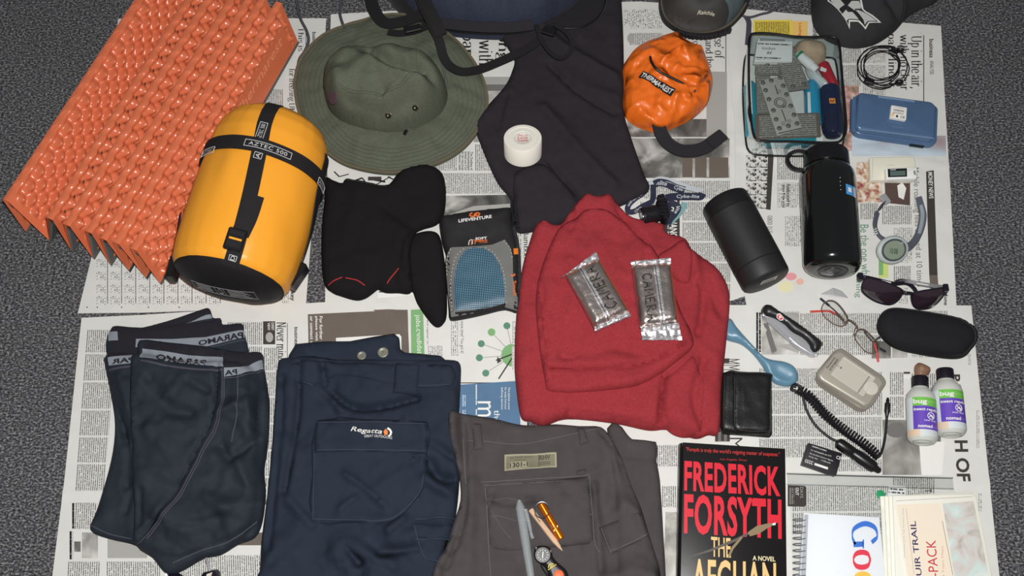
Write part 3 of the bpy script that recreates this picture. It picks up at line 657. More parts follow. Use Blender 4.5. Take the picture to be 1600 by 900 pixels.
blk('F', disc_px(802,555,19,18,20), M_GREENP, 'diagram_dot'); bar_('F', (775,563), (812,549), 2.2, M_DARKP); bar_('F', (779,592), (803,555), 2.2, M_DARKP); blk('F', [(777,557),(784,564),(777,568)], M_DARKP, 'diagram_arrow')
blk('F', (719,597.5,812,599), M_DARKP, 'rule'); blk('F', [(718,601),(719,700),(815,700),(810,595)], M_BLUEP, 'panel'); blk('F', (743.5,601,745,700), M_WHITEP, 'rule')
head('F', 'mon', (746,627,767,690), M_WHITEP, False, 0); head('F', 'the', (772,641,781,660), M_WHITEP, False, 0); 
for i, t in enumerate(('The Jobsite event','for today find your','defining decision')): head('F', t, (793-i*5.4,605,797-i*5.4,640), M_WHITEP, False, 0)
blk('F', (722,617,728,660), print_mat('blue_print', paper=(86,116,146), ink=(190,205,220)))
cols('F', 800, 822, [500,540,580], M_TINY)
# lower right page
head('H', 'PATH', (1486,585,1500,640), M_DARKP, False, .03, sk=4); head('H', 'H OF', (1491,688,1512,752), M_DARKP, False, .03, sk=5)
blk('H', (1412,581,1422,584), M_DARKP, 'headline'); blk('H', (1412,586,1422,592), M_WHITEP, 'panel')
blk('H', (1379,656,1470,742), photo_mat('machine_photo', [(0.3,(70,68,66)),(0.7,(196,194,188)),(0.5,(140,137,132))], 14, 3), 'photo'); blk('H', [(1436,690),(1440,742),(1472,742),(1476,690)], M_WHITEP, 'photo_figure'); blk('H', disc_px(1400,672,16,12,14), M_GREY2P, 'photo_figure')
head('H', 'QUICK', (1512,553,1517,571), M_GREY2P, False, 0); head('H', 'THE GUARDIAN', (1527,718,1530,752), M_TINY, False, 0); blk('H', (1525,640,1530,700), M_TINY); blk('H', (1528,770,1534,800), M_TINY)
cols('H', 1188, 1248, [486,488]); blk('H', (1190,488,1249,554), M_BW2, 'photo'); blk('H', [(1192,505),(1200,505),(1214,548),(1206,552)], M_GREY2P, 'photo_figure'); blk('H', [(1212,540),(1246,535),(1248,552)], M_GREYP, 'photo_figure'); blk('H', (1181,488,1189,550), M_BOLD)
cols('H', 1250, 1376, [488,522,556]); cols('H', 1186, 1300, [574,608,648,684,716]); cols('H', 1300, 1378, [580,612,650,684,716,738]); cols('H', 1390, 1412, [580,618,654]); cols('H', 1424, 1470, [582,618,654]); blk('H', (1362,533,1392,560), M_BW, 'photo'); blk('H', (1394,533,1418,559), M_BW2, 'photo'); cols('H', 1424, 1500, [534,560], M_TINY); cols('H', 1395, 1480, [484,505])
head('H', 'MM', (1126,561,1156,578), M_DARKP, False, -.01); head('H', 'HOME', (1117,560,1140,690), M_DARKP, False, .03); blk('H', (1119,676,1140,690), M_GREY2P, 'headline'); head('H', 'M', (1140,684,1160,702), M_DARKP, False, -.01); head('H', 'sue 2', (1134,493,1142,520), M_GREY2P, False, 0)
cols('H', 1034, 1056, [758,794]); blk('H', [(1040,800),(1036,905),(1062,905),(1062,800)], M_BW2, 'photo'); cols('H', 1026, 1060, [694,730]); cols('H', 1238, 1400, [758,800,836]); cols('H', 1395, 1460, [745,790,830])
head('H', 'T', (1446,764,1455,770), M_DARKP, False, .02)

for _o, _f in SHEETS.values():
    if '_n' in _o: del _o['_n']
# ------------------------------------------------------------------ shared cloth and plastic looks
def proj(v):
    d = Vector(v) - Vector((0, CAMY, CAMZ)); zc = d.y*CP - d.z*SP; yc = d.y*SP + d.z*CP
    return 800 + FOC*d.x/zc, 450 - FOC*yc/zc
G0 = 0.0052       # top of the paper layers
BLACKCLOTH = mat('black_cloth', (34,32,35), 0.95, bump=(900,0.4,0.0006), spec=0.2, sheen=0.1)
WEBBING = mat('black_webbing', (30,28,30), 0.8, bump=(1400,0.5,0.0006), spec=0.3)
BLACKPL = mat('black_plastic', (20,20,22), 0.35, spec=0.5)
WHITETHREAD = mat('pale_thread', (200,200,200), 0.8)
# ------------------------------------------------------------------ folded orange foam mat
Rz = 0.086
Rp = [(4,312),(72,340),(99,350),(133,361),(156,372),(176,378),(203,388)]
Vp = [(40,362),(77,376),(112,392),(145,403),(172,413),(201,423),(228,434),(250,443)]
ua = P(203,388,Rz); ub = P(431,2,Rz); U = (ub-ua).normalized(); ML = (ub-ua).length
prof = [P(*Vp[0], 0.012)]
for i in range(7):
    r_ = P(*Rp[i], Rz); prof += [r_, P(Rp[i][0]+10, Rp[i][1]+4, Rz), P(*Vp[i+1], 0.012)]
ORG = mat('orange_foam', (214,112,76), 0.24, spec=0.6, bump=(500,0.12,0.0005)); GRYF = mat('grey_foam', (98,98,96), 0.8, bump=(400,0.4,0.001))
mt = root('foam_mat', 'orange egg-crate foam sleeping mat folded like an accordion', 'sleeping mat', (prof[0]+prof[-1])/2*1.0)
LATV = prof[2]-prof[1]; LATV.z = 0; LATV.normalize()
NS = int(ML/0.0024); PIT = 0.0285
lowprof = [q - Vector((0,0,0.008 if k % 3 == 0 else 0.024)) for k, q in enumerate(prof)]
for i in range(21):
    a, b = prof[i], prof[i+1]; d = (b-a); dl = d.length; n = d.cross(U).normalized()
    kind_ = i % 3          # 0 climbs to a ridge, 1 is the flat hinge strip, 2 falls from it
    NT = max(3, int(dl/0.0026)); V = []; F = []; last = i == 20
    for j in range(NS+1):
        s_ = ML*j/NS; es = min(1, max(0, (min(s_, ML-s_)-0.010)/0.008)); wv = math.cos(2*math.pi*s_/PIT)
        for k in range(NT+1):
            t = k/NT; td = t*dl; hgt = 0.0; lat = 0.0
            if kind_ == 2:
                et = min(1, (dl-td)/0.010); amp = 0.0075*es*et
                if last and s_ > 0.50*ML and s_ < 0.965*ML and t > 0.30: amp = 0
                q1 = s_/PIT+td/0.029; q2 = s_/PIT-td/0.029
                hgt = amp*1.25*((math.cos(2*math.pi*q1)+math.cos(2*math.pi*q2)+math.cos(2*math.pi*td/0.0145))/3+.3)*min(1, td/0.005)
                lat = -0.0055*(wv*0.9+0.2)*es*max(0, 1-td/0.022)
            elif kind_ == 0:
                hgt = 0.004*es*wv*math.cos(math.pi*td/0.0145)*min(1, td/0.01)*min(1, max(0, (dl-td-0.012)/0.008))
            else:
                lat = -0.0055*(wv*0.9+0.2)*es*t; hgt = 0.0012*math.sin(math.pi*t)
            V.append(a + d*t + U*s_ + n*hgt + LATV*lat)
            if j and k:
                q = j*(NT+1)+k; F.append((q-NT-2, q-1, q, q-NT-1)[::-1])
    pn = mk('hinge' if kind_ == 1 else 'panel', V, F, ORG, mt, angle=180)
    la, lb = lowprof[i], lowprof[i+1]; dn = lambda k_: Vector((0,0,0.001 if k_ % 3 == 0 else 0.013)); W = [a-dn(i), b-dn(i+1), b-dn(i+1)+U*ML, a-dn(i)+U*ML, la, lb, lb+U*ML, la+U*ML]
    mk('underside', W, [(7,6,5,4)] + [(k,(k+1)%4,(k+1)%4+4,k+4)[::-1] for k in range(4)], GRYF, pn, smooth=False)
    if last:
        def on(u, v, off=0.0006): return a + d*v + U*u*ML + n*off
        for s1, u0, u1, v0, v1 in (('Thermarest', .60, .93, .62, .42), ('Ridge', .545, .68, .90, .68)):
            gv, gf = glyphs(s1, 0, .25); xs = [q[0] for q in gv]; ys = [q[1] for q in gv]
            VV = [on(u0+(u1-u0)*(q[0]-min(xs))/(max(xs)-min(xs)), v0+(v1-v0)*(q[1]-min(ys))/(max(ys)-min(ys))) for q in gv]
            mk('embossed_lettering', VV, gf, mat('orange_emboss', (236,150,112), .35), pn, smooth=False)
# ------------------------------------------------------------------ sleeping bag in its amber compression sack
R0 = 0.093; zc = R0 + G0
A0 = P(353,456,zc); A1 = P(436,200,zc); SL = (A1-A0).length + 0.012
sx, sy, sz = frame(A0, A1)
SPR = [(0,0.004),(0.0008,0.025),(0.0030,0.045),(0.0075,0.064),(0.016,0.080),(0.030,0.0895),(0.055,0.093)] + [(0.055+(SL-0.145)*k/22, 0.093+0.002*math.sin(math.pi*k/22)) for k in range(1,22)] + [(SL-0.09,0.093),(SL-0.06,0.0915),(SL-0.035,0.086),(SL-0.018,0.077),(SL-0.006,0.062),(SL,0.042),(SL+0.003,0.012),(SL+0.003,0.002)]
def srad(s_): return float(np.interp(s_, [q[0] for q in SPR], [q[1] for q in SPR]))
def sdist(s_, a):
    e = max(0, 1-s_/0.11)*0.6 + max(0, 1-(SL-s_)/0.07)
    v = 1 + 0.006*noise.noise(Vector((math.cos(a)*1.6, math.sin(a)*1.6, s_*12)))
    v += e*0.026*noise.noise(Vector((a*8.0, s_*7, 2.0))) + 0.012*noise.noise(Vector((math.cos(a)*3, math.sin(a)*3, s_*7+4)))
    if math.sin(a) < -0.93: v *= (0.93/abs(math.sin(a)))
    return v
def ssurf(s_, a, off=0.0): r = srad(s_)*sdist(s_, a) + off; return A0 + sz*s_ + sx*math.cos(a)*r + sy*math.sin(a)*r
sg_s = np.linspace(0.0, SL, 90); sg_a = np.linspace(-0.6, math.pi+0.6, 120); _sg = [(s_, a) + proj(ssurf(s_, a)) for s_ in sg_s for a in sg_a]; _sga = np.array(_sg)
def sfind(px, py):
    k = np.argmin((_sga[:,2]-px)**2 + (_sga[:,3]-py)**2); return _sga[k,0], _sga[k,1]
AMB = mat('amber_nylon', (236,158,44), 0.42, spec=0.5, bump=(900,0.1,0.0004), crease=(9,.010,(1,.45,1),-.3)); SBLK = mat('black_nylon', (28,25,27), 0.6, bump=(700,0.3,0.0006), spec=0.4)
sk = root('sleeping_bag_sack', 'amber sleeping bag stuff sack with crossed black straps beside the orange mat', 'sleeping bag', (A0+A1)/2 - Vector((0,0,zc)))
def dense(pr, st):
    out = []
    for (a, r1), (b, r2) in zip(pr, pr[1:]):
        n_ = max(1, int((b-a)/st))
        for k in range(n_): out.append((a+(b-a)*k/n_, r1+(r2-r1)*k/n_))
    out.append(pr[-1]); return out
CUT = 0.020
lathe('sack_body', [(CUT-0.002, srad(CUT)-0.004)] + [q for q in dense(SPR, 0.004) if q[0] >= CUT], A0, A1, AMB, sk, n=110, dist=sdist, angle=180)
lathe('base_cap', [q for q in dense(SPR, 0.004) if q[0] < CUT] + [(CUT+0.001, srad(CUT)+0.0006), (CUT+0.0012, srad(CUT)-0.004)], A0, A1, SBLK, sk, n=110, dist=sdist, angle=60)
def sstrap(name, pts, wd, m=WEBBING, off=0.0018, parent=sk, th=0.0016):
    w_ = resample(spline([Vector((q[0]*10, q[1], 0)) for q in pts], 6) if len(pts) > 2 else [Vector((q[0]*10, q[1], 0)) for q in pts], 0.06, False)
    p3 = [ssurf(q.x/10, q.y, off) for q in w_]; nn = [(sx*math.cos(q.y)+sy*math.sin(q.y)).normalized() for q in w_]
    return ribbon3(name, p3, nn, wd, th, m, parent)
s1, _ = sfind(416,233)
ring = sstrap('strap', [(s1, -0.9+(math.pi+1.8)*k/10) for k in range(11)], 0.0235, off=0.0036)
lp = [sfind(x, y) for x, y in ((413,190),(404,240),(389,310),(372,380),(360,418))]
long_ = sstrap('strap', [(SL+0.001, lp[0][1])] + [(q[0], q[1]) for q in lp] , 0.022, off=0.0016)
for px_ in (((500,230),(497,300),(480,380),(462,440)), ((322,250),(300,330),(283,400))):
    q_ = [sfind(x, y) for x, y in px_]; sstrap('strap', [(min(q[0], SL-.01), (q[1] if q[1] < .2 or q[1] > 3 else (0.05 if px_[0][0] > 400 else math.pi-.05))) for q in q_], 0.02)
# loose strap tail and buckle
t0 = [sfind(x, y) for x, y in ((397,308),(388,340),(374,368))]
sstrap('strap_tail', t0, 0.026, off=0.0062)
sb, ab = sfind(368,376); c = ssurf(sb, ab, 0.008); nrm = (sx*math.cos(ab)+sy*math.sin(ab)); sd = sz.cross(nrm).normalized()
bk = obox('buckle', c, sd*0.0135, sz*0.017, nrm*0.0035, BLACKPL, sk, 0.002)
obox('buckle_slot', c+nrm*0.0037, sd*0.009, sz*0.0016, nrm*0.0004, AMB, bk); obox('buckle_bar', c+nrm*0.004+sz*0.009, sd*0.011, sz*0.004, nrm*0.001, WEBBING, bk); obox('buckle_bar', c+nrm*0.004-sz*0.008, sd*0.011, sz*0.005, nrm*0.001, WEBBING, bk)
def stext(s, c_px, along, length, height, flip=1, m=WHITETHREAD, box=True, off=0.0031, parent=sk, pc=None):
    """woven badge on a strap: along 's' (down the sack) or 'a' (round it)"""
    s0, a0 = c_px if pc else sfind(*c_px); gv, gf = glyphs(s, 0.0, 0, 1.1); xs = [q[0] for q in gv]; ys = [q[1] for q in gv]; R_ = srad(s0)
    def mp(u, v):      # u, v metres
        return ssurf(s0 + flip*u, a0 + flip*v/R_, off) if along == 's' else ssurf(s0 + v*flip, a0 - u*flip/R_, off)
    VV = [mp(length*0.9*((q[0]-min(xs))/(max(xs)-min(xs))-.5), height*0.55*((q[1]-min(ys))/(max(ys)-min(ys))-.5)) for q in gv]
    mk('strap_lettering', VV, gf, m, parent, smooth=False)
    if box:
        for v0 in (-.5, .5): tube('badge_line', [mp(length*(-.55+1.1*k/8), height*v0) for k in range(9)], 0.0005, m, parent, 4)
        for u0 in (-.55, .55): tube('badge_line', [mp(length*u0, height*v0) for v0 in (-.5,.5)], 0.0005, m, parent, 4)
stext('AZTEC 500', (417,233), 'a', 0.062, 0.011, off=0.0052)
stext('AZTEC', (499,290), 'a', 0.03, 0.011, off=0.0052); stext('AZTEC', (328,240), 'a', 0.03, 0.011, off=0.0052)
stext('AZTEC 500', (410,206), 's', 0.03, 0.011, 1, off=0.0033); stext('A', (402,243), 's', 0.009, 0.011, 1, off=0.0033); stext('D', (363,404), 's', 0.006, 0.010, 1, off=0.0033)
# printed panel on the base and side buckle
def cap(u, v, off=0.0007):      # flat end disc coordinates
    r_ = math.hypot(u, v); return A0 + sz*(float(np.interp(r_, [q[1] for q in SPR[:7]], [q[0] for q in SPR[:7]])) - off) + sx*u + sy*v
GPR = mat('grey_screen_print', (120,118,118), .7)
for (x0, y0, x1, y1) in ((-.052,.012,.046,.012),(-.052,-.016,.046,-.016),(-.052,-.016,-.052,.012),(.046,-.016,.046,.012),(-.016,-.016,-.016,.012),(-.002,-.016,-.002,.012)):
    tube('print_line', [cap(x0+(x1-x0)*k/8,y0+(y1-y0)*k/8,0.0006) for k in range(9)], 0.0005, GPR, sk, 4)
for k in range(6): tube('print_line', [cap(.004, .008-k*.004, 0.0005), cap(.030+.008*((k*37) % 3)/2, .008-k*.004, .0005)], 0.00035, GPR, sk, 4)
for k in range(3): tube('print_line', [cap(-.046, .006-k*.007, .0005), cap(-.022, .006-k*.007, .0005)], 0.0006, GPR, sk, 4)
tube('print_line', [cap(-.012,-.01,.0005), cap(-.012,.003,.0005), cap(-.009,.009,.0005), cap(-.006,.003,.0005), cap(-.006,-.01,.0005)], 0.0006, GPR, sk, 4, closed=True)
tube('edge_piping', [ssurf(CUT-0.001, 2*math.pi*k/60, 0.0006) for k in range(60)], 0.0012, SBLK, sk, 6, closed=True)
def sidebuckle(pxs, w_=0.02):
    pts = [P(x, y, z) for x, y, z in pxs]; nn = Vector((pts[0]-(A0+A1)/2)); nn.z = 0.05; nn.normalize()
    ribbon3('strap', resample(pts, 0.006, False), nn, w_, 0.002, WEBBING, sk)
sidebuckle([(282,334,.10),(277,372,.095),(272,404,.085),(275,430,.07)]); obox('buckle', P(272,420,.08), Vector((.006,0,0)), Vector((.002,.018,0)), Vector((0,0,.014)), BLACKPL, sk, .002)
obox('buckle', P(466,432,.07), Vector((.005,-.003,0)), Vector((.010,.018,0)), Vector((0,0,.013)), BLACKPL, sk, .002)
# ------------------------------------------------------------------ olive brimmed hat
OLV = mat('olive_canvas', (90,94,80), 0.95, var=(300,.10), bump=(700,0.5,0.0008), spec=0.15, crease=(13,.006)); OLVD = mat('olive_thread', (70,74,62), .95)
ht = root('brimmed_hat', 'olive green canvas bush hat with wide stitched brim', 'hat', P(610,150,G0))
brim_px = [(458,130),(468,92),(505,52),(575,27),(640,22),(700,50),(745,100),(763,150),(755,190),(725,230),(680,256),(620,270),(560,263),(520,246),(490,215),(466,175)]
brim, bf = puff('brim', brim_px, G0, 0.026, 0.085, OLV, ht, e0=0.25, nz=((.006,9,1.0),(.0015,40,3.0)), wr=(([(715,130),(750,140)],-.003,.006),([(705,150),(745,165)],-.002,.005),([(560,215),(555,255)],.003,.008),([(660,205),(690,245)],.002,.006)), s=0.006)
cx_, cy_ = 608, 150
for k in (0.97, 0.93, 0.89, 0.84, 0.79, 0.74, 0.69):
    rp = [(cx_+(x-cx_)*k, cy_+(y-cy_)*k) for x, y in brim_px]; strip('stitching', rp + [rp[0]], bf, 0.0007, OLVD, ht, off=0.0002, th=0.0004, s=0.006)
strip('brim_binding', [(cx_+(x-cx_)*.985, cy_+(y-cy_)*.985) for x, y in brim_px] + [(cx_+(brim_px[0][0]-cx_)*.985, cy_+(brim_px[0][1]-cy_)*.985)], bf, 0.006, mat('brown_binding', (98,90,72), .95, bump=(700,.5,.0006)), ht, off=0.0004, th=.0008, s=.006)
cr_px = [(508,150),(514,118),(545,98),(600,92),(655,98),(690,122),(700,155),(680,184),(640,203),(590,206),(545,196),(518,176)]
crown, cf = puff('crown', cr_px, G0+0.018, 0.092, 0.040, OLV, ht, e0=0.05, s=0.0045, zp=G0+.024,
    wr=(([(572,66),(605,88),(640,104),(668,112)],-.028,.013),([(580,92),(620,116),(660,122)],.010,.012),([(530,132),(560,142),(590,146),(625,130),(665,112)],.004,.004),([(540,142),(590,158),(640,142)],-.012,.008),([(585,155),(597,138)],-.012,.007),([(690,70),(696,120)],-.012,.012),([(515,160),(560,175),(600,180)],-.012,.009),([(525,110),(520,140)],.006,.010),([(640,160),(670,150)],.007,.009)), nz=((.010,14,5.0),(.0016,60,7.0)))
strip('stitching', [(530,132),(560,142),(590,146),(625,131),(668,113)], cf, .0008, OLVD, ht, off=.0003, th=.0004); strip('stitching', [(532,136),(560,146),(590,150),(627,135),(670,117)], cf, .0008, OLVD, ht, off=.0003, th=.0004)
strip('stitching', [(651,58),(650,80),(652,104)], cf, .0008, OLVD, ht, off=.0003, th=.0004)
for x, y in ((607,180),(649,168)):
    q = PS(x, y, cf, 0.001); e = lathe('eyelet', [(0,.0055),(.0012,.0055),(.0016,.004),(.0008,.003)], q, q+Vector((0,-.6,.8))*.01, mat('dark_brass', (60,54,44), .3, .8), ht, n=16)
tube('hat_cord', [PS(x, y, bf, .004) for x, y in ((684,78),(694,110),(697,140),(690,165),(665,185),(637,203))], .0022, mat('grey_cord', (88,90,84), .9), ht, 6, 6)
q = PS(635,204,bf,.004); lathe('cord_end', [(0,.003),(.008,.003)], q, q+Vector((-.3,-.7,0)), BLACKPL, ht, 10)
q = PS(521,151,cf,.0); bd_ = Vector((-.75,-.35,.55)).normalized(); lathe('badge', [(0,.0125),(.0022,.0125),(.0026,.0115)], q, q+bd_, mat('purple_badge', (62,50,66), .8), ht, 24); lathe('badge_border', [(.0010,.0132),(.0028,.0130),(.0030,.0118)], q, q+bd_, mat('pink_thread',(84,62,70),.8), ht, 24)
GC = mat('grey_chin_cord', (72,72,78), .85, bump=(900,.4,.0005))
tube('chin_cord', [P(x, y, z) for x, y, z in ((463,-25,.01),(464,5,.006),(469,28,.01),(479,48,.012),(482,64,.012),(476,80,.012),(468,92,.013),(465,108,.012))], .0026, GC, ht, 8, 6)
tube('chin_cord', [P(x, y, z) for x, y, z in ((536,-25,.006),(533,-2,.006),(531,18,.008),(533,30,.012),(539,46,.018))], .0026, GC, ht, 8, 6)
# ------------------------------------------------------------------ charcoal fleece top, tape roll
CHAR = mat('charcoal_fleece', (45,41,45), 0.95, bump=(900,0.35,0.0006), var=(60,.08), spec=0.15, crease=(6,.022,(1,.6,1),.7))
ft = root('fleece_top', 'charcoal folded fleece top under the white tape roll', 'clothing', P(870,180,G0))
top_px = [(782,-40),(790,30),(783,54),(803,90),(800,112),(788,136),(760,168),(743,194),(750,222),(775,280),(796,308),(803,335),(806,352),(812,363),(850,357),(890,346),(940,330),(966,322),(1013,298),(1005,270),(985,212),(975,175),(975,130),(974,60),(971,0),(968,-40)]
b_, tf = puff('folded_body', top_px, G0, 0.016, 0.02, CHAR, ft, e0=.4, s=.005, nz=((.004,8,2.),(.0012,30,9.)), wr=(([(835,30),(880,75),(960,120)],.012,.010),([(860,100),(900,140),(960,175)],-.010,.006),([(850,170),(900,230),(960,290)],.010,.010),([(858,250),(905,312)],-.010,.005),([(925,140),(965,150)],.004,.008),([(900,10),(905,60)],.005,.012),([(790,150),(778,200)],-.004,.006),([(800,140),(788,190)],.004,.006),([(880,190),(900,215),(885,240)],.003,.010)))
puff('sleeve', [(801,285),(812,270),(850,262),(893,300),(915,330),(880,350),(812,364),(803,335)], G0, .010, .016, CHAR, ft, e0=.3, s=.005, hfb=lambda X, Y: tf(X, Y)-.004, sm=5, nz=((.0015,25,1.),))
for pp in (((803,300),(799,320),(803,345)), ((807,302),(805,325),(810,350)), ((799,335),(806,342),(800,350),(812,356))): tube('drawcord', [PS(x, y, tf, .006) for x, y in pp], .0016, WEBBING, ft, 6, 6)
obox('cord_lock', PS(804,340,tf,.008), Vector((.006,0,0)), Vector((0,.008,0)), Vector((0,0,.004)), BLACKPL, ft, .002)
TAPE = mat('white_tape', (232,228,216), .6, bump=(300,.15,.0005))
tr = root('tape_roll', 'roll of white sports tape standing on the charcoal top', 'tape', PS(817,240,tf))
q0 = PS(817,243,tf,.003); tax = Vector((-0.02,0.26,0.965)).normalized(); TR = .0315; TH = .037
q0 = q0 + Vector((0,0,.006))
lathe('tape_winding', [(0,TR-.001),(.001,TR),(TH-.001,TR),(TH,TR-.0008),(TH+.0002,TR*.8),(TH-.0004,TR*.78),(TH-.0002,.0155),(TH-.0012,.0143)], q0, q0+tax, TAPE, tr, n=56)
lathe('core_disc', [(TH-.0060,.0143),(TH-.0011,.0143),(TH-.0011,.0125),(TH-.002,.012)], q0, q0+tax, mat('core_paper',(206,200,192),.7), tr, n=30)
ex, ey, ez = frame(q0, q0+tax, Vector((0,1,0))); 
for k, s_ in enumerate(('ZINC OX','PLASTER','TAPE')):
    gv, gf = glyphs(s_, .02); xs = [v[0] for v in gv]; ys = [v[1] for v in gv]
    mk('core_lettering', [q0 + ez*(TH-.0009) + Vector((1,0,0))*((v[0]-min(xs))/(max(xs)-min(xs))-.5)*.018 + ey*(((v[1]-min(ys))/(max(ys)-min(ys)))*.0045 + .004-k*.006) for v in gv], gf, mat('tape_red',(196,80,90),.7), tr, smooth=False)
# ------------------------------------------------------------------ navy bag with straps at the top edge
NAVY = mat('navy_pack_cloth', (47,52,68), .8, var=(200,.12), bump=(800,.4,.0006), spec=.3)
bg = root('rucksack', 'navy rucksack with black straps beside the green hat', 'bag', P(760,-60,G0))
bag_px = [(600,-120),(610,-40),(632,10),(660,32),(690,41),(735,47),(790,49),(835,44),(868,30),(900,8),(925,-15),(945,-60),(950,-120),(900,-190),(760,-210),(640,-190)]
b_, gf_ = puff('pack_body', bag_px, G0, .105, .07, NAVY, bg, e0=.05, s=.007, zp=.03, wr=(([(720,-10),(735,15),(760,30)],-.010,.012),([(780,-40),(800,10),(830,40)],-.012,.012),([(855,-20),(840,15),(828,35)],.010,.014),([(700,-40),(690,10)],.010,.015),([(880,-20),(860,15)],-.010,.014)), nz=((.008,9,4.),))
ribbon3('bottom_trim', resample(spline([P(x, y, z) for x, y, z in ((690,36,.05),(735,41,.052),(790,43,.052),(832,39,.05))], 6), .006, False), Vector((0,-.8,.6)), .018, .002, mat('black_trim',(34,32,36),.9,bump=(800,.4,.0006)), bg)
strip('bottom_piping', [(668,38),(700,46),(740,51),(790,52),(835,47),(872,32)], const(.018), .005, WEBBING, bg, off=.004, th=.004)
puff('side_panel', [(585,-60),(600,-20),(618,8),(650,32),(682,45),(676,10),(655,-30),(640,-70)], G0, .045, .02, BLACKCLOTH, bg, e0=.2, s=.007)
puff('hip_belt', [(835,46),(858,30),(888,12),(915,-10),(945,-20),(947,5),(935,27),(912,42),(885,45),(860,40)], G0+.016, .014, .012, BLACKCLOTH, bg, e0=.4, s=.005, nz=((.002,25,1.),))
tube('belt_edge', [P(x, y, .036) for x, y in ((862,38),(885,44),(912,41),(934,27),(945,6),(946,-20))], .0016, BLACKPL, bg, 6, 6)
def fstrap(name, pts, wd, m=WEBBING, parent=bg, th=.0018, nrm=UP):
    ribbon3(name, resample(spline([P(*q) for q in pts], 8), .005, False), nrm, wd, th, m, parent)
fstrap('shoulder_strap', [(578,-30,.03),(580,0,.03),(588,22,.034),(602,36,.036),(628,34,.04),(655,24,.045),(672,12,.05)], .022)
fstrap('load_strap', [(606,50,.040),(625,52,.042),(648,48,.046),(668,40,.05)], .013)
fstrap('load_strap', [(634,44,.047),(644,49,.048),(655,44,.050),(664,36,.052)], .006)
fstrap('shoulder_strap', [(648,-20,.075),(660,8,.072),(674,36,.065),(686,62,.055),(693,88,.046),(703,103,.043),(722,112,.042),(750,108,.036),(790,92,.032),(825,75,.036),(848,58,.040)], .016)
fstrap('shoulder_strap', [(655,-20,.079),(667,8,.076),(680,34,.070),(690,55,.062)], .022)
fstrap('adjuster_strap', [(838,38,.046),(846,62,.045),(860,82,.044),(876,91,.043),(890,82,.043),(894,66,.044),(884,50,.046),(866,38,.048)], .008)
obox('ladder_lock', P(858,49,.042), Vector((.011,-.004,0)), Vector((.003,.007,0)), Vector((0,0,.003)), BLACKPL, bg, .001)
obox('ladder_lock', P(645,45,.056), Vector((.014,.004,0)), Vector((-.002,.006,0)), Vector((0,0,.003)), BLACKPL, bg, .001)
# ------------------------------------------------------------------ walking boot
SUEDE = mat('grey_suede', (84,96,100), .95, bump=(500,.5,.0008), var=(120,.12), spec=.15); RAND = mat('toe_rand', (54,52,50), .7, bump=(600,.4,.0006), var=(60,.1)); SOLE = mat('sole_rubber', (30,28,32), .75)
bt = root('walking_boot', 'grey suede walking boot with black toe rand at the top edge', 'boot', P(1100,-60,G0))
so_px = [(1031,-10),(1031,14),(1039,33),(1058,46),(1082,52),(1110,52),(1136,44),(1156,27),(1170,6),(1178,-40),(1176,-120),(1166,-190),(1148,-232),(1112,-245),(1076,-228),(1056,-170),(1040,-80)]
prism('sole', so_px, G0, .026, SOLE, bt, bev=.003, sm=4, zp=.015)
up_px = [(1036,-12),(1036,8),(1044,26),(1062,39),(1084,45),(1109,45),(1133,38),(1151,22),(1163,3),(1170,-40),(1168,-120),(1158,-186),(1142,-222),(1112,-232),(1082,-218),(1062,-165),(1046,-80)]
u_, uf = puff('upper', up_px, .024, .068, .055, SUEDE, bt, e0=.22, s=.006, zp=.035, wr=(([(1080,-20),(1105,-10),(1130,-25)],-.006,.01),), nz=((.002,20,1.),))
toe, tof = puff('toe_rand', [(1037,-10),(1037,8),(1045,26),(1063,39),(1084,45),(1109,45),(1129,39),(1137,30),(1130,22),(1112,16),(1085,12),(1062,5),(1048,-10)], .0, .0022, .004, RAND, bt, e0=.3, s=.0045, hfb=uf, zp=.045)
strip('welt', [(1033,-5),(1035,14),(1044,31),(1063,43),(1085,49),(1110,49),(1135,41),(1153,25),(1166,5)], const(.030), .003, mat('welt_tan',(92,82,70),.8), bt, off=.001, th=.003)
text('Raichle', [(1089,23),(1116,26),(1090.5,16.5),(1117,19.5)], tof, mat('pale_gold',(186,180,160),.6), bt, bold=.02, off=.0012, shear=.2)
for k in range(13):
    a = spline([P(x, y, .01) for x, y in ((1040,38),(1062,51),(1084,56.5),(1110,56.5),(1138,48),(1158,31))], 4)[min(k, 20)+4 if k+4 < 21 else 20]
    obox('lug', Vector((a.x, a.y, .012)), Vector((.004,.001,0)), Vector((-.001,.005,0)), Vector((0,0,.006)), SOLE, bt, .001)
puff('ankle_cuff', [(1062,-70),(1100,-55),(1150,-70),(1166,-120),(1158,-180),(1140,-215),(1110,-225),(1080,-210),(1060,-150)], .06, .12, .03, SUEDE, bt, e0=.3, s=.009, zp=.09)
tube('lace', [PS(x, y, uf, .003) for x, y in ((1075,-40),(1100,-30),(1130,-42),(1105,-52),(1078,-60),(1110,-70),(1135,-62))], .002, BLACKCLOTH, bt, 6, 4)
# grey cord on the carpet beside the boot
tg = tube('cord', [P(x, y, z) for x, y, z in ((1155,15,.008),(1160,24,.008),(1172,27,.007),(1190,22,.006),(1205,18,.005),(1225,5,.004),(1240,-12,.004))], .0022, GC, None, 8, 6); tag(tg, 'thin grey cord lying between the boot and the cap', 'cord')
tg2 = ribbon3('webbing_strap', resample(spline([P(x, y, .008) for x, y in ((1166,26),(1170,34),(1170,46),(1169,58),(1168,70))], 5), .004, False), UP, .009, .0016, mat('grey_purple_webbing',(66,62,74),.8), None); tag(tg2, 'short dark strap above the clear toiletry pouch', 'strap')
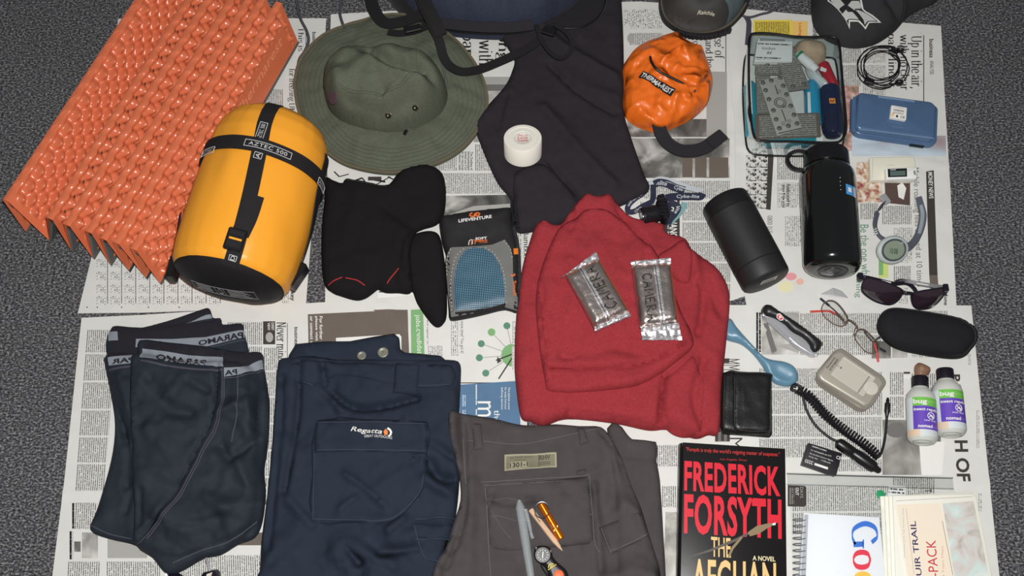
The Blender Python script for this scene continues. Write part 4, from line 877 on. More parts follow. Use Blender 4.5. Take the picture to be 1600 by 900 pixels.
# ------------------------------------------------------------------ orange nylon stuff sack
ORN = mat('orange_ripstop', (230,108,30), .34, spec=.5, bump=(600,.1,.0005), crease=(26,.022))
os_ = root('stuff_sack', 'crumpled bright orange nylon stuff sack with a dark tail strap', 'bag', P(1043,125,G0))
os_px = [(1058,49),(1068,58),(1086,70),(1098,72),(1109,101),(1115,121),(1114,134),(1107,157),(1087,177),(1058,192),(1033,201),(1015,198),(992,189),(977,174),(973,155),(975,125),(972,108),(978,91),(999,69),(1028,58),(1046,52)]
b_, of = puff('sack', os_px, G0, .042, .045, ORN, os_, e0=.1, s=.0034, sm=3, nz=((.004,22,1.),(.0016,60,5.)), wr=tuple([([(a, b), (c_, d_)], am, wd) for a, b, c_, d_, am, wd in ((1033,98,1052,80,.005,.004),(1040,92,1058,76,.004,.003),(1050,108,1062,100,.005,.004),(1058,104,1090,108,.004,.004),(1070,120,1112,126,.005,.005),(1080,140,1112,132,.006,.005),(1075,150,1104,152,.005,.004),(1030,165,1050,182,.006,.006),(1050,185,1058,150,.006,.006),(1000,165,1030,190,.004,.006),(990,90,1020,75,.004,.006),(1060,60,1075,90,.004,.006),(1020,90,1045,110,-.004,.006),(1060,160,1075,180,-.005,.006),(985,100,985,150,.003,.01),(1070,135,1085,165,.005,.004))]))
piping = tube('black_piping', [PS(x, y, of, .0015) for x, y in ((1016,89),(1018,97),(1024,106),(1034,114),(1058,126),(1087,143))], .0024, BLACKPL, os_, 8, 6)
lb_ = decal('label_patch', [(1005,111),(1056,139),(1048,151.5),(997,121)], of, mat('label_black',(26,24,28),.6), os_, off=.0012, s=.004)
text('THERMA-REST', [(999.5,120),(1047.5,147.5),(1005.5,113),(1053.5,140)], of, mat('label_white',(225,222,218),.6), os_, bold=.025, off=.0022)
ribbon3('tail_strap', resample(spline([P(*q) for q in ((1028,190,.024),(1034,210,.014),(1046,226,.009),(1068,236,.009),(1098,232,.010),(1122,216,.013))], 8), .005, False), UP, .023, .004, mat('tail_webbing',(36,34,38),.95,bump=(500,.6,.001)), os_)
obox('strap_end', P(1120,217,.016), Vector((.013,.010,0)), Vector((.007,-.009,0)), Vector((0,0,.003)), mat('tail_webbing',(36,34,38)), os_, .002)
# ------------------------------------------------------------------ baseball cap
CAPC = mat('cap_cotton', (52,52,54), .95, bump=(900,.4,.0006), var=(60,.08), spec=.15)
cp = root('baseball_cap', 'dark grey baseball cap with a pale angular emblem', 'cap', P(1350,-40,G0))
cap_px = [(1272,-30),(1271,10),(1276,36),(1292,54),(1318,65),(1345,68),(1374,61),(1402,42),(1420,22),(1440,8),(1470,-8),(1480,-60),(1470,-130),(1400,-170),(1320,-160),(1280,-100)]
b_, kf = puff('crown', cap_px, G0, .060, .075, CAPC, cp, e0=.08, s=.006, nz=((.004,10,1.),), zp=.02, wr=(([(1395,-5),(1425,10),(1455,-12)],-.012,.010),([(1385,-20),(1420,-5)],.006,.01)))
def shp(pts, m, nm, off): return decal(nm, pts, kf, m, cp, off=off, s=.006)
SIL = mat('silver_applique', (176,178,174), .5, bump=(300,.5,.001)); KB = mat('applique_black', (18,18,20), .8)
E = lambda L: [(1250+x/6.957, y/6.957) for x, y in L]
shp(E([(300,-60),(300,15),(540,318),(542,236),(632,236),(712,322),(752,250),(884,248),(720,125),(690,100),(650,-60)]), mat('applique_edge',(206,206,200),.7), 'emblem_edge', .0010)
shp(E([(320,-60),(318,10),(528,275),(530,216),(645,222),(708,292),(745,236),(850,238),(705,132),(672,100),(630,-60)]), KB, 'emblem_back', .0014)
shp(E([(330,-60),(335,12),(425,125),(430,90),(485,50),(440,0),(430,-60)]), SIL, 'emblem_figure', .0019); shp(E([(452,160),(500,105),(520,130),(570,130),(640,212),(530,205),(505,225)]), SIL, 'emblem_figure', .0019); shp(E([(520,60),(560,10),(640,10),(665,60),(660,95),(590,95),(690,215),(705,270),(735,228),(830,228),(715,145),(640,110),(590,110)]), SIL, 'emblem_figure', .0019)
strip('seam', [(1405,40),(1412,10),(1400,-20)], kf, .001, KB, cp, off=.0004)
puff('visor', [(1400,-60),(1440,-40),(1475,-60),(1500,-120),(1480,-180),(1420,-190)], G0, .02, .02, CAPC, cp, s=.008)
# ------------------------------------------------------------------ clear zip pouch with toiletries
pb = root('toiletry_pouch', 'clear plastic zip pouch with black piping full of toiletries', 'pouch', P(1240,150,G0))
PH = .052; CLR = clear('clear_vinyl', (232,238,238), .05, .08)
rim_px = [(1172,58),(1182,52),(1210,53),(1240,57),(1270,58),(1300,57),(1311,66),(1315,110),(1320,165),(1322,200),(1317,216),(1303,223),(1240,221),(1190,220),(1178,212),(1172,170),(1170,110)]
base_px = [(1164,92),(1176,86),(1235,90),(1295,90),(1306,98),(1312,150),(1318,210),(1314,232),(1300,242),(1240,244),(1185,242),(1170,236),(1165,215),(1161,150)]
rimw = resample(spline([P(x, y, PH) for x, y in rim_px], 6, True), .005); bw = resample(spline([P(x, y, G0+.001) for x, y in base_px], 6, True), .005)
nr = 96
def even(w_, n_):
    L = sum((w_[i]-w_[i-1]).length for i in range(len(w_))); r_ = resample(w_, L/n_); return r_[:n_] if len(r_) >= n_ else r_ + [r_[-1]]*(n_-len(r_))
rimw = even(rimw, nr); bw = even(bw, nr)
def align(a, b):
    k = min(range(nr), key=lambda j: sum((a[i]-b[(i+j) % nr]).length for i in range(0, nr, 6))); return [b[(i+k) % nr] for i in range(nr)]
bw = align(rimw, bw)
V = []; F = []
for j in range(5):
    t = j/4
    for i in range(nr): q = bw[i].lerp(rimw[i], t); q.z += .0015*math.sin(i*.5)*math.sin(math.pi*t); V.append(q)
for j in range(4):
    for i in range(nr): F.append((j*nr+i, j*nr+(i+1) % nr, (j+1)*nr+(i+1) % nr, (j+1)*nr+i))
mk('side_wall', V, F, CLR, pb)
v2, F2 = trifill(rimw, .010); X = np.array([q.x for q in v2]); Y = np.array([q.y for q in v2]); dd = segdist(X, Y, rimw)
mk('top_panel', [Vector((x, y, PH + .003*noise.noise(Vector((x*14, y*14, 1)))*min(1, d_/.02) + .003*min(1, d_/.03))) for x, y, d_ in zip(X, Y, dd)], F2, CLR, pb)
tube('top_piping', rimw, .0022, BLACKPL, pb, 8, closed=True); tube('base_piping', bw, .0018, BLACKPL, pb, 8, closed=True)
tube('zip_pull', [P(x, y, PH+.003) for x, y in ((1172,160),(1170,175),(1173,190))], .002, BLACKPL, pb, 6, 4)
FOIL = mat('blister_foil', (150,146,140), .38, .55, bump=(160,.3,.001)); FOILB = mat('blister_brown', (122,106,96), .45, .35, bump=(160,.3,.001)); CARD = mat('white_card', (222,222,220), .6); PILLC = mat('pill_grey', (104,98,94), .4, .2)
PRN = print_mat('foil_print', paper=(150,146,140), ink=(90,84,80), pitch=4, scale=.3); PRW = print_mat('card_print', paper=(222,222,220), ink=(70,70,72), pitch=5, scale=.25)
def blister(px, z, label, pills, m=FOIL, rings=None, prn=True, gr='blister packs in the clear pouch'):
    o = root('blister_pack', label, 'medicine', P(*px[0], z), gr)
    prism('foil_sheet', px, z, z+.0014, m, o, bev=.0004, rd=.002)
    if prn: decal('foil_print', [(px[0][0]*.94+px[2][0]*.06, px[0][1]*.94+px[2][1]*.06), (px[1][0]*.94+px[3][0]*.06, px[1][1]*.94+px[3][1]*.06), (px[2][0]*.94+px[0][0]*.06, px[2][1]*.94+px[0][1]*.06), (px[3][0]*.94+px[1][0]*.06, px[3][1]*.94+px[1][1]*.06)], const(z+.0014), PRN, o, off=.0002, s=.02)
    for x, y in pills:
        q = P(x, y, z+.0014); lathe('pill_blister', [(0,.0042),(.0012,.0040),(.0022,.003),(.0026,.0012)], q, q+UP, PILLC, o, 14)
    return o
T = lambda x, y: (1150+x/4.285, 40+y/4.285)
zc1 = .012
bx = root('medicine_carton', 'white medicine carton with a bar code in the clear pouch', 'box', P(1207,75,zc1)); prism('carton', [T(148,82),(T(380,95)),T(376,238),T(122,240)], .030, .040, CARD, bx, bev=.0008)
decal('bar_code', [T(160,84),T(330,92),T(328,106),T(158,102)], const(.040), print_mat('bar_code_print', pitch=1.0, dens=0.3, paper=(190,190,190), ink=(60,60,62), thick=.5), bx, off=.0003, s=.02)
text('Imodium', [T(176,160),T(262,163),T(178,140),T(264,143)], const(.040), M_BLACKP, bx, off=.0003); text('AV', [T(205,192),T(240,193),T(206,172),T(241,173)], const(.040), M_BLACKP, bx, off=.0003, bold=.02); decal('carton_print', [T(140,112),T(372,122),T(370,138),T(138,128)], const(.040), PRW, bx, off=.0003, s=.02); decal('carton_print', [T(130,205),T(300,212),T(298,232),T(128,228)], const(.040), PRW, bx, off=.0003, s=.02)
blister([T(132,240),T(290,244),T(300,330),T(128,326)], .030, 'dull silver pill strip below the carton in the clear pouch', [T(210,258)])
blister([T(240,150),T(385,135),T(500,420),T(348,440)], .034, 'long silver pill strip slanting across the middle of the pouch', [T(380,408),T(455,392)])
blister([T(128,596),T(560,582),T(570,745),T(130,765)], .034, 'wide brownish pill strip along the near edge of the pouch', [], FOILB)
blister([T(132,330),T(230,330),T(240,590),T(140,590)], .028, 'narrow silver pill strip at the left wall of the pouch', [])
bb = blister([T(155,375),T(310,330),T(445,690),T(275,738)], .040, 'pale pill pack with dark round blisters and a ring print', [T(180,384),T(236,368),T(296,350),T(198,434),T(316,404),T(220,494),T(338,462),T(250,568),T(366,538),T(268,628),T(388,598),T(290,688),T(350,672),T(408,656)], mat('blister_pale',(186,182,174),.45,.3,bump=(160,.3,.001)), prn=False)
RD = mat('print_dark',(70,66,64),.6)
for r_ in (.0098, .0066): tube('printed_ring', [P(*T(296,515), .0418)+Vector((r_*math.cos(a), r_*math.sin(a), 0)) for a in np.linspace(0, 6.28, 25)[:-1]], .0007, RD, bb, 4, closed=True)
for x, y in ((288,440),(326,540),(355,640),(318,655)):
    for k in range(6):
        a = k*1.047; c0 = P(*T(x, y), .0418); tube('printed_spark', [c0+Vector((math.cos(a),math.sin(a),0))*.0015, c0+Vector((math.cos(a),math.sin(a),0))*.0045], .0005, RD, bb, 4)
for a_, b2 in (((262,400),(280,460)),((305,560),(335,640)),((285,722),(440,686))): strip('printed_band', [T(*a_), T(*b2)], const(.0414), .0016, RD, bb, off=.0004, th=.0003)
strip_px = [T(478,445),T(530,440),T(536,580),T(482,584)]
o = prism('paper_slip', strip_px, .03, .031, CARD, None, bev=.0003); tag(o, 'small white paper slip in the clear pouch', 'paper')
# teal bottle, red tube, white tube, deodorant and a cotton roll inside
tb = root('teal_bottle', 'translucent teal bottle at the bottom of the clear pouch', 'bottle', P(1215,215,G0)); TEAL = mat('teal_liquid', (30,140,158), .2, spec=.5)
lathe('bottle_body', [(0,.006),(.002,.013),(.006,.016),(.07,.016),(.082,.014),(.09,.008),(.095,.007)], P(1186,218,.0222), P(1280,218,.0222), TEAL, tb, 28, flat=.8); lathe('bottle_cap', [(.095,.0085),(.106,.0085),(.107,.006)], P(1186,218,.0222), P(1280,218,.0222), CARD, tb, 20)
t2 = root('mouthwash_bottle', 'teal bottle standing along the left wall of the clear pouch', 'bottle', P(1168,160,G0)); lathe('bottle_body', [(0,.008),(.003,.012),(.10,.012),(.11,.006)], P(1176,214,.018), P(1171,110,.018), TEAL, t2, 20); decal('bottle_label', [(1168,115),(1173,115),(1176,178),(1171,178)], const(.0305), CARD, t2, off=.0006, s=.02)
t3 = root('shower_gel_bottle', 'bright blue bottle behind the deodorant in the clear pouch', 'bottle', P(1272,150,G0)); lathe('bottle_body', [(0,.010),(.003,.014),(.075,.014),(.088,.008),(.092,.004)], P(1271,196,.019), P(1268,124,.019), mat('cyan_liquid',(28,150,190),.15), t3, 20)
rt = root('lip_balm_tube', 'red tube with white script in the clear pouch', 'tube', P(1295,115,.02)); REDP = mat('red_tube',(170,24,40),.3); p0 = P(1285,100,.034); p1 = P(1306,138,.034)
lathe('tube_body', [(0,.0085),(.004,.0105),((p1-p0).length-.004,.0075),((p1-p0).length,.005)], p0, p1, REDP, rt, 20); decal('script', [(1283,104),(1292,108),(1290,113),(1281,110)], const(.0455), CARD, rt, off=.0004, s=.02)
wt = root('cream_tube', 'white cream tube with a green band in the clear pouch', 'tube', P(1262,95,.02)); p0 = P(1246,84,.034); p1 = P(1276,110,.034); D_ = (p1-p0).length
lathe('tube_body', [(0,.006),(.003,.008),(D_-.012,.009),(D_-.011,.0075),(D_,.0072)], p0, p1, CARD, wt, 18); lathe('green_band', [(.002,.0085),(.007,.0088)], p0, p1, mat('green_plastic',(40,120,84),.4), wt, 18)
db = root('deodorant_bottle', 'dark navy deodorant bottle with an orange mark in the pouch', 'bottle', P(1303,180,G0)); p0 = P(1302,214,.026); p1 = P(1297,138,.026); D_ = (p1-p0).length; DNV = mat('navy_metal',(24,40,84),.25,.4)
lathe('bottle_body', [(0,.004),(.003,.013),(.010,.0165),(.02,.018),(.030,.018),(D_*.42,.0178)], p0, p1, mat('navy_cap',(10,24,58),.15,coat=.6), db, 30); lathe('bottle_shaft', [(D_*.42,.0168),(D_-.004,.0168),(D_,.016),(D_+.001,.010)], p0, p1, DNV, db, 30)
sq = obox('orange_mark', P(1300.5,157.5,.0458), Vector((.0052,0,0)), Vector((0,.0052,0)), Vector((0,0,.0008)), mat('orange_print',(232,138,60),.5), db, .0004); strip('mark_tick', [(1297.5,156.5),(1300.5,159.5),(1303.5,156)], const(.0466), .0013, BLACKPL, db, off=.0005, th=.0003, sm=0)
ct = root('cotton_bundle', 'beige soft bundle in the far corner of the clear pouch', 'toiletry', P(1265,85,G0)); puff('bundle', [T(390,130),T(450,105),T(560,118),T(606,160),T(600,230),T(540,250),T(450,235),T(400,190)], .012, .034, .02, mat('beige_cloth',(176,152,126),.9,var=(60,.15)), ct, e0=.1, s=.005, nz=((.002,30,1.),))
cp2 = root('clear_capsule', 'milky clear plastic tube below the red tube', 'tube', P(1280,128,.02)); puff('capsule', [T(470,270),T(560,330),T(650,415),T(600,430),T(500,350)], .02, .014, .008, mat('milky_plastic',(190,196,196),.3), cp2, e0=.2, s=.005)
# ------------------------------------------------------------------ earphones
ep = root('earphones', 'coiled black earphones on the upper right newspaper', 'earphones', P(1376,103,G0)); CAB = mat('black_cable',(22,20,24),.5)
rnd = random.Random(3); pts = []
for k in range(96):
    a = k/96*2*math.pi*6 + 1.2; r_ = 32 + 5*math.sin(a*.37) + rnd.uniform(-1,1) + 4*math.sin(a*.13+2); pts.append(P(1377+r_*math.cos(a)*1.02+3*math.sin(a*.21), 103+r_*.88*math.sin(a)+3*math.cos(a*.17), G0+.0015+.0045*(.5+.5*math.sin(a*.31+k*.05))))
tube('cable', pts, .0011, CAB, ep, 6, 3)
tube('cable', [P(x, y, .010) for x, y in ((1357,128),(1370,136),(1388,136),(1402,130))], .0011, CAB, ep, 6, 5); tube('cable', [P(x, y, .010) for x, y in ((1392,80),(1400,79),(1407,77))], .0011, CAB, ep, 6, 5)
for x, y, dx, dy in ((1407,77,.3,1),(1405,128,-.2,-1)):
    q = P(x, y, .014); ax = Vector((dx, dy, .2)).normalized()
    eb = root('bud_part', '', '', q); del eb['label'], eb['category']; eb.name = 'earbud'; eb.parent = ep; eb.location = q - wpos(ep)
    lathe('bud_shell', [(0,.003),(.002,.006),(.006,.0075),(.010,.0065),(.012,.004)], q-ax*.006, q+ax, BLACKPL, eb, 18); lathe('bud_ring', [(.0052,.0078),(.0068,.0078)], q-ax*.006, q+ax, mat('steel',(196,196,200),.3,.55), eb, 18)
obox('cable_junction', P(1358,127,.012), Vector((.008,-.003,0)), Vector((.002,.006,0)), Vector((0,0,.004)), BLACKPL, ep, .002); obox('cable_clip', P(1396,82,.012), Vector((.006,-.004,0)), Vector((.003,.004,0)), Vector((0,0,.003)), BLACKPL, ep, .001)
# ------------------------------------------------------------------ blue handheld console and its loose battery
BLU = mat('metallic_blue', (88,116,152), .33, .35, bump=(900,.05,.0003), var=(30,.06)); gcx = root('game_console', 'metallic blue folding handheld console lying closed', 'game console', P(1396,185,G0))
prism('lower_shell', [(1330,156),(1341,150),(1452,165),(1463,172),(1461,226),(1452,230),(1340,214),(1331,208)], G0, G0+.014, BLU, gcx, bev=.003, rd=.006, zp=G0+.005)
prism('upper_shell', [(1341,145),(1455,160),(1462,167),(1461,214),(1455,218),(1341,203),(1336,197)], G0+.0145, .034, BLU, gcx, bev=.005, rd=.006, zp=.03)
lathe('hinge', [(0,.004),(.001,.0055),(.062,.0055),(.063,.004)], P(1333,205,.026), P(1334,148,.026), BLU, gcx, 18)
strip('hinge_line', [(1372,151),(1429,158.5)], const(.034), .0035, mat('blue_bright',(150,180,210),.3,.5), gcx, off=.0004, th=.0006); strip('shell_line', [(1341,201.5),(1459,216)], const(.0335), .0016, mat('blue_bright',(150,180,210),.3,.5), gcx, off=.0005, th=.0006)
text('Nintendo', [(1393,198.5),(1412,201),(1393.3,195.8),(1412.3,198)], const(.034), mat('blue_emboss',(96,132,172),.4), gcx, off=.0003); obox('stylus_catch', P(1432,227,.009), Vector((.012,-.002,0)), Vector((0,.003,0)), Vector((0,0,.003)), BLACKPL, gcx)
def battery(px, z0_, z1_, label, m, txt, name='camera_battery'):
    o = root(name, label, 'battery', P(*px[0], z0_)); prism('cell', px, z0_, z1_, m, o, bev=.0008, rd=.0015); f = const(z1_)
    L = lambda u, v: (px[0][0]*(1-u)*(1-v)+px[1][0]*u*(1-v)+px[3][0]*(1-u)*v+px[2][0]*u*v, px[0][1]*(1-u)*(1-v)+px[1][1]*u*(1-v)+px[3][1]*(1-u)*v+px[2][1]*u*v)
    for s_, u0, u1, v0, v1, b, mm in txt: text(s_, [L(u0, v1), L(u1, v1), L(u0, v0), L(u1, v0)], f, mm, o, bold=b, off=.0003)
    return o, f, L
o, f, L = battery([(1393,164),(1417.5,168),(1416,187.5),(1391,183)], .0352, .042, 'small white labelled battery resting on the blue console', mat('battery_white',(226,224,218),.5), [('Li-ion battery',.15,.8,.08,.17,0,M_GREY2P),('CANNON',.15,.8,.28,.42,.03,M_BLACKP),('CE',.62,.9,.74,.92,.02,M_BLACKP)])
decal('orange_patch', [L(.05,.62),L(.22,.62),L(.22,.9),L(.05,.9)], f, mat('peach_print',(232,196,150),.6), o, off=.0003, s=.02); decal('recycle_mark', [L(.35,.74),L(.48,.74),L(.48,.92),L(.35,.92)], f, M_BLACKP, o, off=.0003, s=.02); decal('fine_print', [L(.15,.48),L(.8,.48),L(.8,.66),L(.15,.66)], f, print_mat('white_fine', paper=(226,224,218), pitch=2, scale=1, ink=(120,118,116)), o, off=.0003, s=.02)
# ------------------------------------------------------------------ cream card case with a white music player on it
CREAM = mat('cream_plastic', (226,222,204), .45); cb_ = root('cream_case', 'flat cream plastic case under the white music player', 'case', P(1395,263,G0))
prism('case_body', [(1359,245.5),(1428,244),(1431,251),(1431,279),(1425,282),(1360,281)], G0, .016, CREAM, cb_, bev=.002, rd=.003); strip('case_seam', [(1363.5,248),(1363,279)], const(.016), .0008, mat('cream_dark',(188,184,166),.5), cb_, off=.0002, th=.0003); text('creative', [(1385,259.5),(1398,259),(1385,256.5),(1398,256)], const(.016), mat('cream_dark',(188,184,166),.5), cb_, off=.0003)
mp_ = root('music_player', 'small white music player with a grey screen on the cream case', 'music player', P(1408,270,.016)); prism('player_body', [(1384,262.5),(1433,260.5),(1432.5,278.5),(1385,280)], .0162, .026, mat('white_plastic',(238,238,234),.35), mp_, bev=.0015, rd=.002)
sc_ = decal('screen_frame', [(1387,264),(1417,262.8),(1417.3,276),(1387.6,277)], const(.026), mat('screen_black',(24,26,30),.2), mp_, off=.0004, s=.02); decal('screen', [(1390.5,267.5),(1414.5,266.5),(1414.8,274),(1391,275)], const(.026), mat('lcd_green',(88,108,100),.3), mp_, off=.0007, s=.02); obox('rocker_button', P(1429,270,.0265), Vector((.0016,0,0)), Vector((0,.004,0)), Vector((0,0,.001)), mat('silver_plastic',(170,172,176),.3,.5), mp_, .0005); strip('screen_text', [(1391,265.6),(1400,265.2)], const(.0268), .001, M_WHITEP, mp_, off=.0002, th=.0002)
# ------------------------------------------------------------------ black water bottle and black flask
BB = root('water_bottle', 'glossy black wide-mouth water bottle lying on its side', 'bottle', P(1298,340,G0)); GB = mat('gloss_black',(14,15,15),.16,spec=.6,coat=.5); zb = .0455+G0
p0 = P(1301,424,zb); p1 = P(1291,246,zb); D_ = (p1-p0).length; RB = .0445
lathe('bottle_body', [(.002,.010),(.001,.020),(.000,.030),(.002,.037),(.007,.0422),(.014,RB),(D_*.78,RB),(D_*.84,.0425),(D_*.88,.038),(D_*.895,.0345),(D_*.90,.0335),(D_*.93,.0335)], p0, p1, GB, BB, 64)
rs = [(.0012,.020),(.0002,.0205),(-.0006,.022),(.0002,.0235)]; lathe('base_ring', rs, p0, p1, mat('black_satin',(36,36,38),.35), BB, 40); lathe('base_ring', [(.001,.010),(-.0004,.0105),(-.0006,.013),(.001,.0135)], p0, p1, mat('black_satin',(36,36,38),.35), BB, 30)
lathe('screw_cap', [(D_*.905,.035),(D_*.91,.0362),(D_*1.03,.0352),(D_*1.045,.033),(D_*1.05,.02)], p0, p1, mat('cap_black',(18,18,20),.35), BB, 56, dist=lambda s_, a: 1+.008*math.cos(28*a))
bx_, by_, bz_ = frame(p0, p1); lp_ = [P(x, y, z) for x, y, z in ((1262,238,.05),(1245,236,.05),(1233,242,.048),(1231,253,.046),(1240,263,.044),(1258,266,.045))]
ribbon3('retaining_loop', resample(spline(lp_, 8), .004, False), Vector((.2,-.3,.93)), .006, .0035, BLACKPL, BB)
def onb(px, py):
    best = None
    for s_ in np.linspace(D_*.4, D_*.8, 40):
        for a in np.linspace(-.3, 1.4, 60):
            v = p0 + bz_*s_ + bx_*math.cos(a)*RB + by_*math.sin(a)*RB; q = proj(v); e = (q[0]-px)**2+(q[1]-py)**2
            if best is None or e < best[0]: best = (e, s_, a)
    return best[1:]
def bpatch(name, s0, s1, a0, a1, m, off=.0004, n=8):
    V = [p0 + bz_*(s0+(s1-s0)*j) + (bx_*math.cos(a0+(a1-a0)*i/n) + by_*math.sin(a0+(a1-a0)*i/n))*(RB+off) for j in (0,1) for i in range(n+1)]
    return mk(name, V, [(i, i+1, i+n+2, i+n+1) for i in range(n)], m, BB)
sa, aa = onb(1329,298); bpatch('sticker', sa-.008, sa+.010, aa+.22, aa-.12, mat('sky_blue_print',(70,150,210),.4)); bpatch('sticker_mark', sa-.003, sa+.005, aa+.13, aa-.02, M_WHITEP, .0008); bpatch('sticker_text', sa-.008, sa+.010, aa-.14, aa-.34, mat('sticker_white',(190,200,215),.5), .0004)
for k in range(4):
    q = p0 + bz_*(D_*(.70-.035*k)) + bx_*math.cos(1.45)*RB + by_*math.sin(1.45)*RB; lathe('printed_dot', [(0,.0006),(.0003,.0006)], q, q+UP, M_WHITEP, BB, 8)
MG = root('insulated_flask', 'matt black flask lying beside the black bottle', 'flask', P(1165,380,G0)); zb = .042+G0; p0 = P(1199,441,zb); p1 = P(1131,312,zb); D_ = (p1-p0).length; MB = mat('matt_black',(30,30,31),.55,bump=(1200,.1,.0003)); RM = .0395
lathe('flask_body', [(0,.020),(.0003,.034),(.003,.0375),(.007,RM-.0006),(.030,RM-.0002),(.031,RM-.0012),(.032,RM),(D_-.028,RM),(D_-.027,RM-.0014),(D_-.026,RM)], p0, p1, MB, MG, 60); lathe('flask_lid', [(D_-.0258,RM-.0002),(D_-.006,RM-.0008),(D_-.002,.037),(D_,.034),(D_+.001,.030),(D_-.002,.028)], p0, p1, mat('lid_black',(22,22,24),.45), MG, 60)
fx, fy, fz = frame(p0, p1); V = [p0 - fz*.0006 + fx*u + fy*v for u, v in ((-.014,.002),(.014,.002),(.014,.018),(-.014,.018))]
st_ = mk('base_sticker', V, [(0,1,2,3)], mat('sticker_grey',(196,194,186),.6), MG, smooth=False); 
for k in range(7): tube('sticker_print', [p0 - fz*.0009 + fx*(-.010+.003*k) + fy*.005, p0 - fz*.0009 + fx*(-.010+.003*k) + fy*.015], .0005, M_GREY2P, st_, 4)
# ------------------------------------------------------------------ head torch
hl = root('head_torch', 'black head torch with a printed elastic strap', 'head torch', P(1030,320,G0)); H = lambda x, y: (970+x/10, 270+y/10)
STB = mat('torch_strap',(34,36,58),.8); STG = mat('strap_grey',(176,180,184),.8); HP = mat('torch_black',(24,22,26),.3)
def hstrap(pts, wd=.013, nm='head_strap', tilt=Vector((0,-.75,.65)), txt=(), m=STB):
    w_ = resample(spline([P(*H(x, y), z) for x, y, z in pts], 8), .003, False); o = ribbon3(nm, w_, tilt, wd, .0012, m, hl)
    for s_, i0, i1 in txt:
        gv, gf = glyphs(s_, .02, .1); xs = [v[0] for v in gv]; ys = [v[1] for v in gv]; VV = []
        for v in gv:
            u = (v[0]-min(xs))/(max(xs)-min(xs)); k = (i0+(i1-i0)*u)*(len(w_)-1); j = min(int(k), len(w_)-2); p = w_[j].lerp(w_[j+1], k-j); t = (w_[j+1]-w_[j]).normalized()
            sd = t.cross(tilt).normalized(); n2 = sd.cross(t).normalized(); VV.append(p - sd*(((v[1]-min(ys))/(max(ys)-min(ys))-.5)*wd*.62) + n2*.0012)
        mk('strap_lettering', VV, gf, STG, hl, smooth=False)
    return o
hstrap([(520,180,.010),(600,150,.012),(720,170,.012),(850,230,.012),(1000,275,.012)], txt=(('-alite',.05,.42),('Cyba-',.66,.97)))
hstrap([(420,230,.006),(520,130,.010),(620,95,.014),(800,130,.016),(1000,215,.016),(1260,290,.012)], .008, m=STG, tilt=Vector((0,-.3,.95)), txt=())
hstrap([(700,395,.012),(820,375,.012),(1000,370,.012),(1150,370,.012),(1250,370,.012),(1275,320,.013)], txt=(('Cyba-lite',.28,.86),))
hstrap([(500,185,.008),(510,260,.008),(510,360,.008),(490,440,.009),(430,480,.010),(330,530,.011),(220,600,.011),(130,610,.010),(105,560,.010),(140,480,.010),(240,390,.010),(340,330,.012)], .009, txt=(('Cyba-',.56,.44),('Cyba-lite',.99,.72)), tilt=Vector((0,-.5,.85)))
hstrap([(1000,470,.009),(960,560,.009),(880,660,.009),(810,730,.009),(760,780,.010)], .011, m=mat('strap_teal',(120,160,160),.8), tilt=UP, txt=()); hstrap([(760,470,.016),(840,490,.015),(900,540,.014),(850,640,.013),(780,720,.012),(740,790,.011)], .010, tilt=Vector((0,-.4,.9)), txt=(('lite',.3,.6),)); hstrap([(760,460,.016),(745,600,.014),(740,760,.012),(700,770,.012)], .009, tilt=Vector((.3,-.4,.9)))
q0 = P(*H(330,690), .022); q1 = P(*H(640,610), .024); D_ = (q1-q0).length
lathe('lamp_housing', [(0,.0125),(.001,.0152),(.006,.0155),(.012,.0142),(.022,.0150),(.028,.0130),(D_,.0120)], q0, q1, HP, hl, 36); lathe('reflector', [(-.0002,.013),(.0002,.0125),(.004,.006),(.005,.002)], q0, q1, mat('chrome',(210,210,214),.12,1.0), hl, 28); lathe('lens_rim', [(-.0006,.0150),(-.0012,.0140),(-.0006,.0130),(.0004,.0132)], q0, q1, mat('dark_chrome',(120,120,128),.2,.9), hl, 36)
for k in range(5): obox('housing_rib', P(*H(630+k*12, 470+k*55), .026), Vector((.008,0,0)), Vector((0,.0022,0)), Vector((0,0,.012)), HP, hl, .001)
obox('tilt_bracket', P(*H(660,600), .022), Vector((.006,0,0)), Vector((-.003,.019,0)), Vector((0,0,.014)), HP, hl, .003); obox('strap_slider', P(*H(635,420), .022), Vector((.006,.002,0)), Vector((-.002,.008,0)), Vector((0,0,.006)), HP, hl, .002); obox('switch', P(*H(450,690), .038), Vector((.004,-.001,0)), Vector((.001,.003,0)), Vector((0,0,.001)), HP, hl, .0006)
# ------------------------------------------------------------------ wrist watch
W = lambda x, y: (1330+x/4.735, 230+y/4.735); wa = root('wrist_watch', 'grey digital wrist watch with an open rubber strap', 'watch', P(1397,370,G0)); WG = mat('watch_rubber',(84,88,98),.6); WL = mat('watch_pale',(170,178,176),.45)
def wstrap(nm, pts, wds, m, tl, dz=0): 
    w_ = spline([P(*W(x, y), z+dz) for x, y, z in pts], 6); ww = list(np.interp(np.linspace(0, 1, len(w_)), np.linspace(0, 1, len(wds)), wds)); return ribbon3(nm, w_, tl, ww, .0035, m, wa)
wstrap('strap', [(330,720,.022),(260,690,.020),(205,650,.018),(178,590,.017),(180,540,.017),(195,480,.017)], [.026,.019,.012,.010,.009,.009], WG, Vector((.75,.1,.65)))
wstrap('strap', [(340,720,.022),(400,740,.020),(450,715,.018),(490,660,.017),(520,580,.017),(530,500,.018),(515,430,.018),(500,370,.017)], [.026,.017,.012,.011,.011,.011,.010,.009], WG, Vector((-.6,.1,.75)))
wstrap('strap_inlay', [(505,640,.0175),(524,560,.018),(530,490,.018),(518,430,.018)], [.005,.006,.006,.005], mat('strap_light',(142,150,156),.6), Vector((-.6,.1,.75)), .0028)
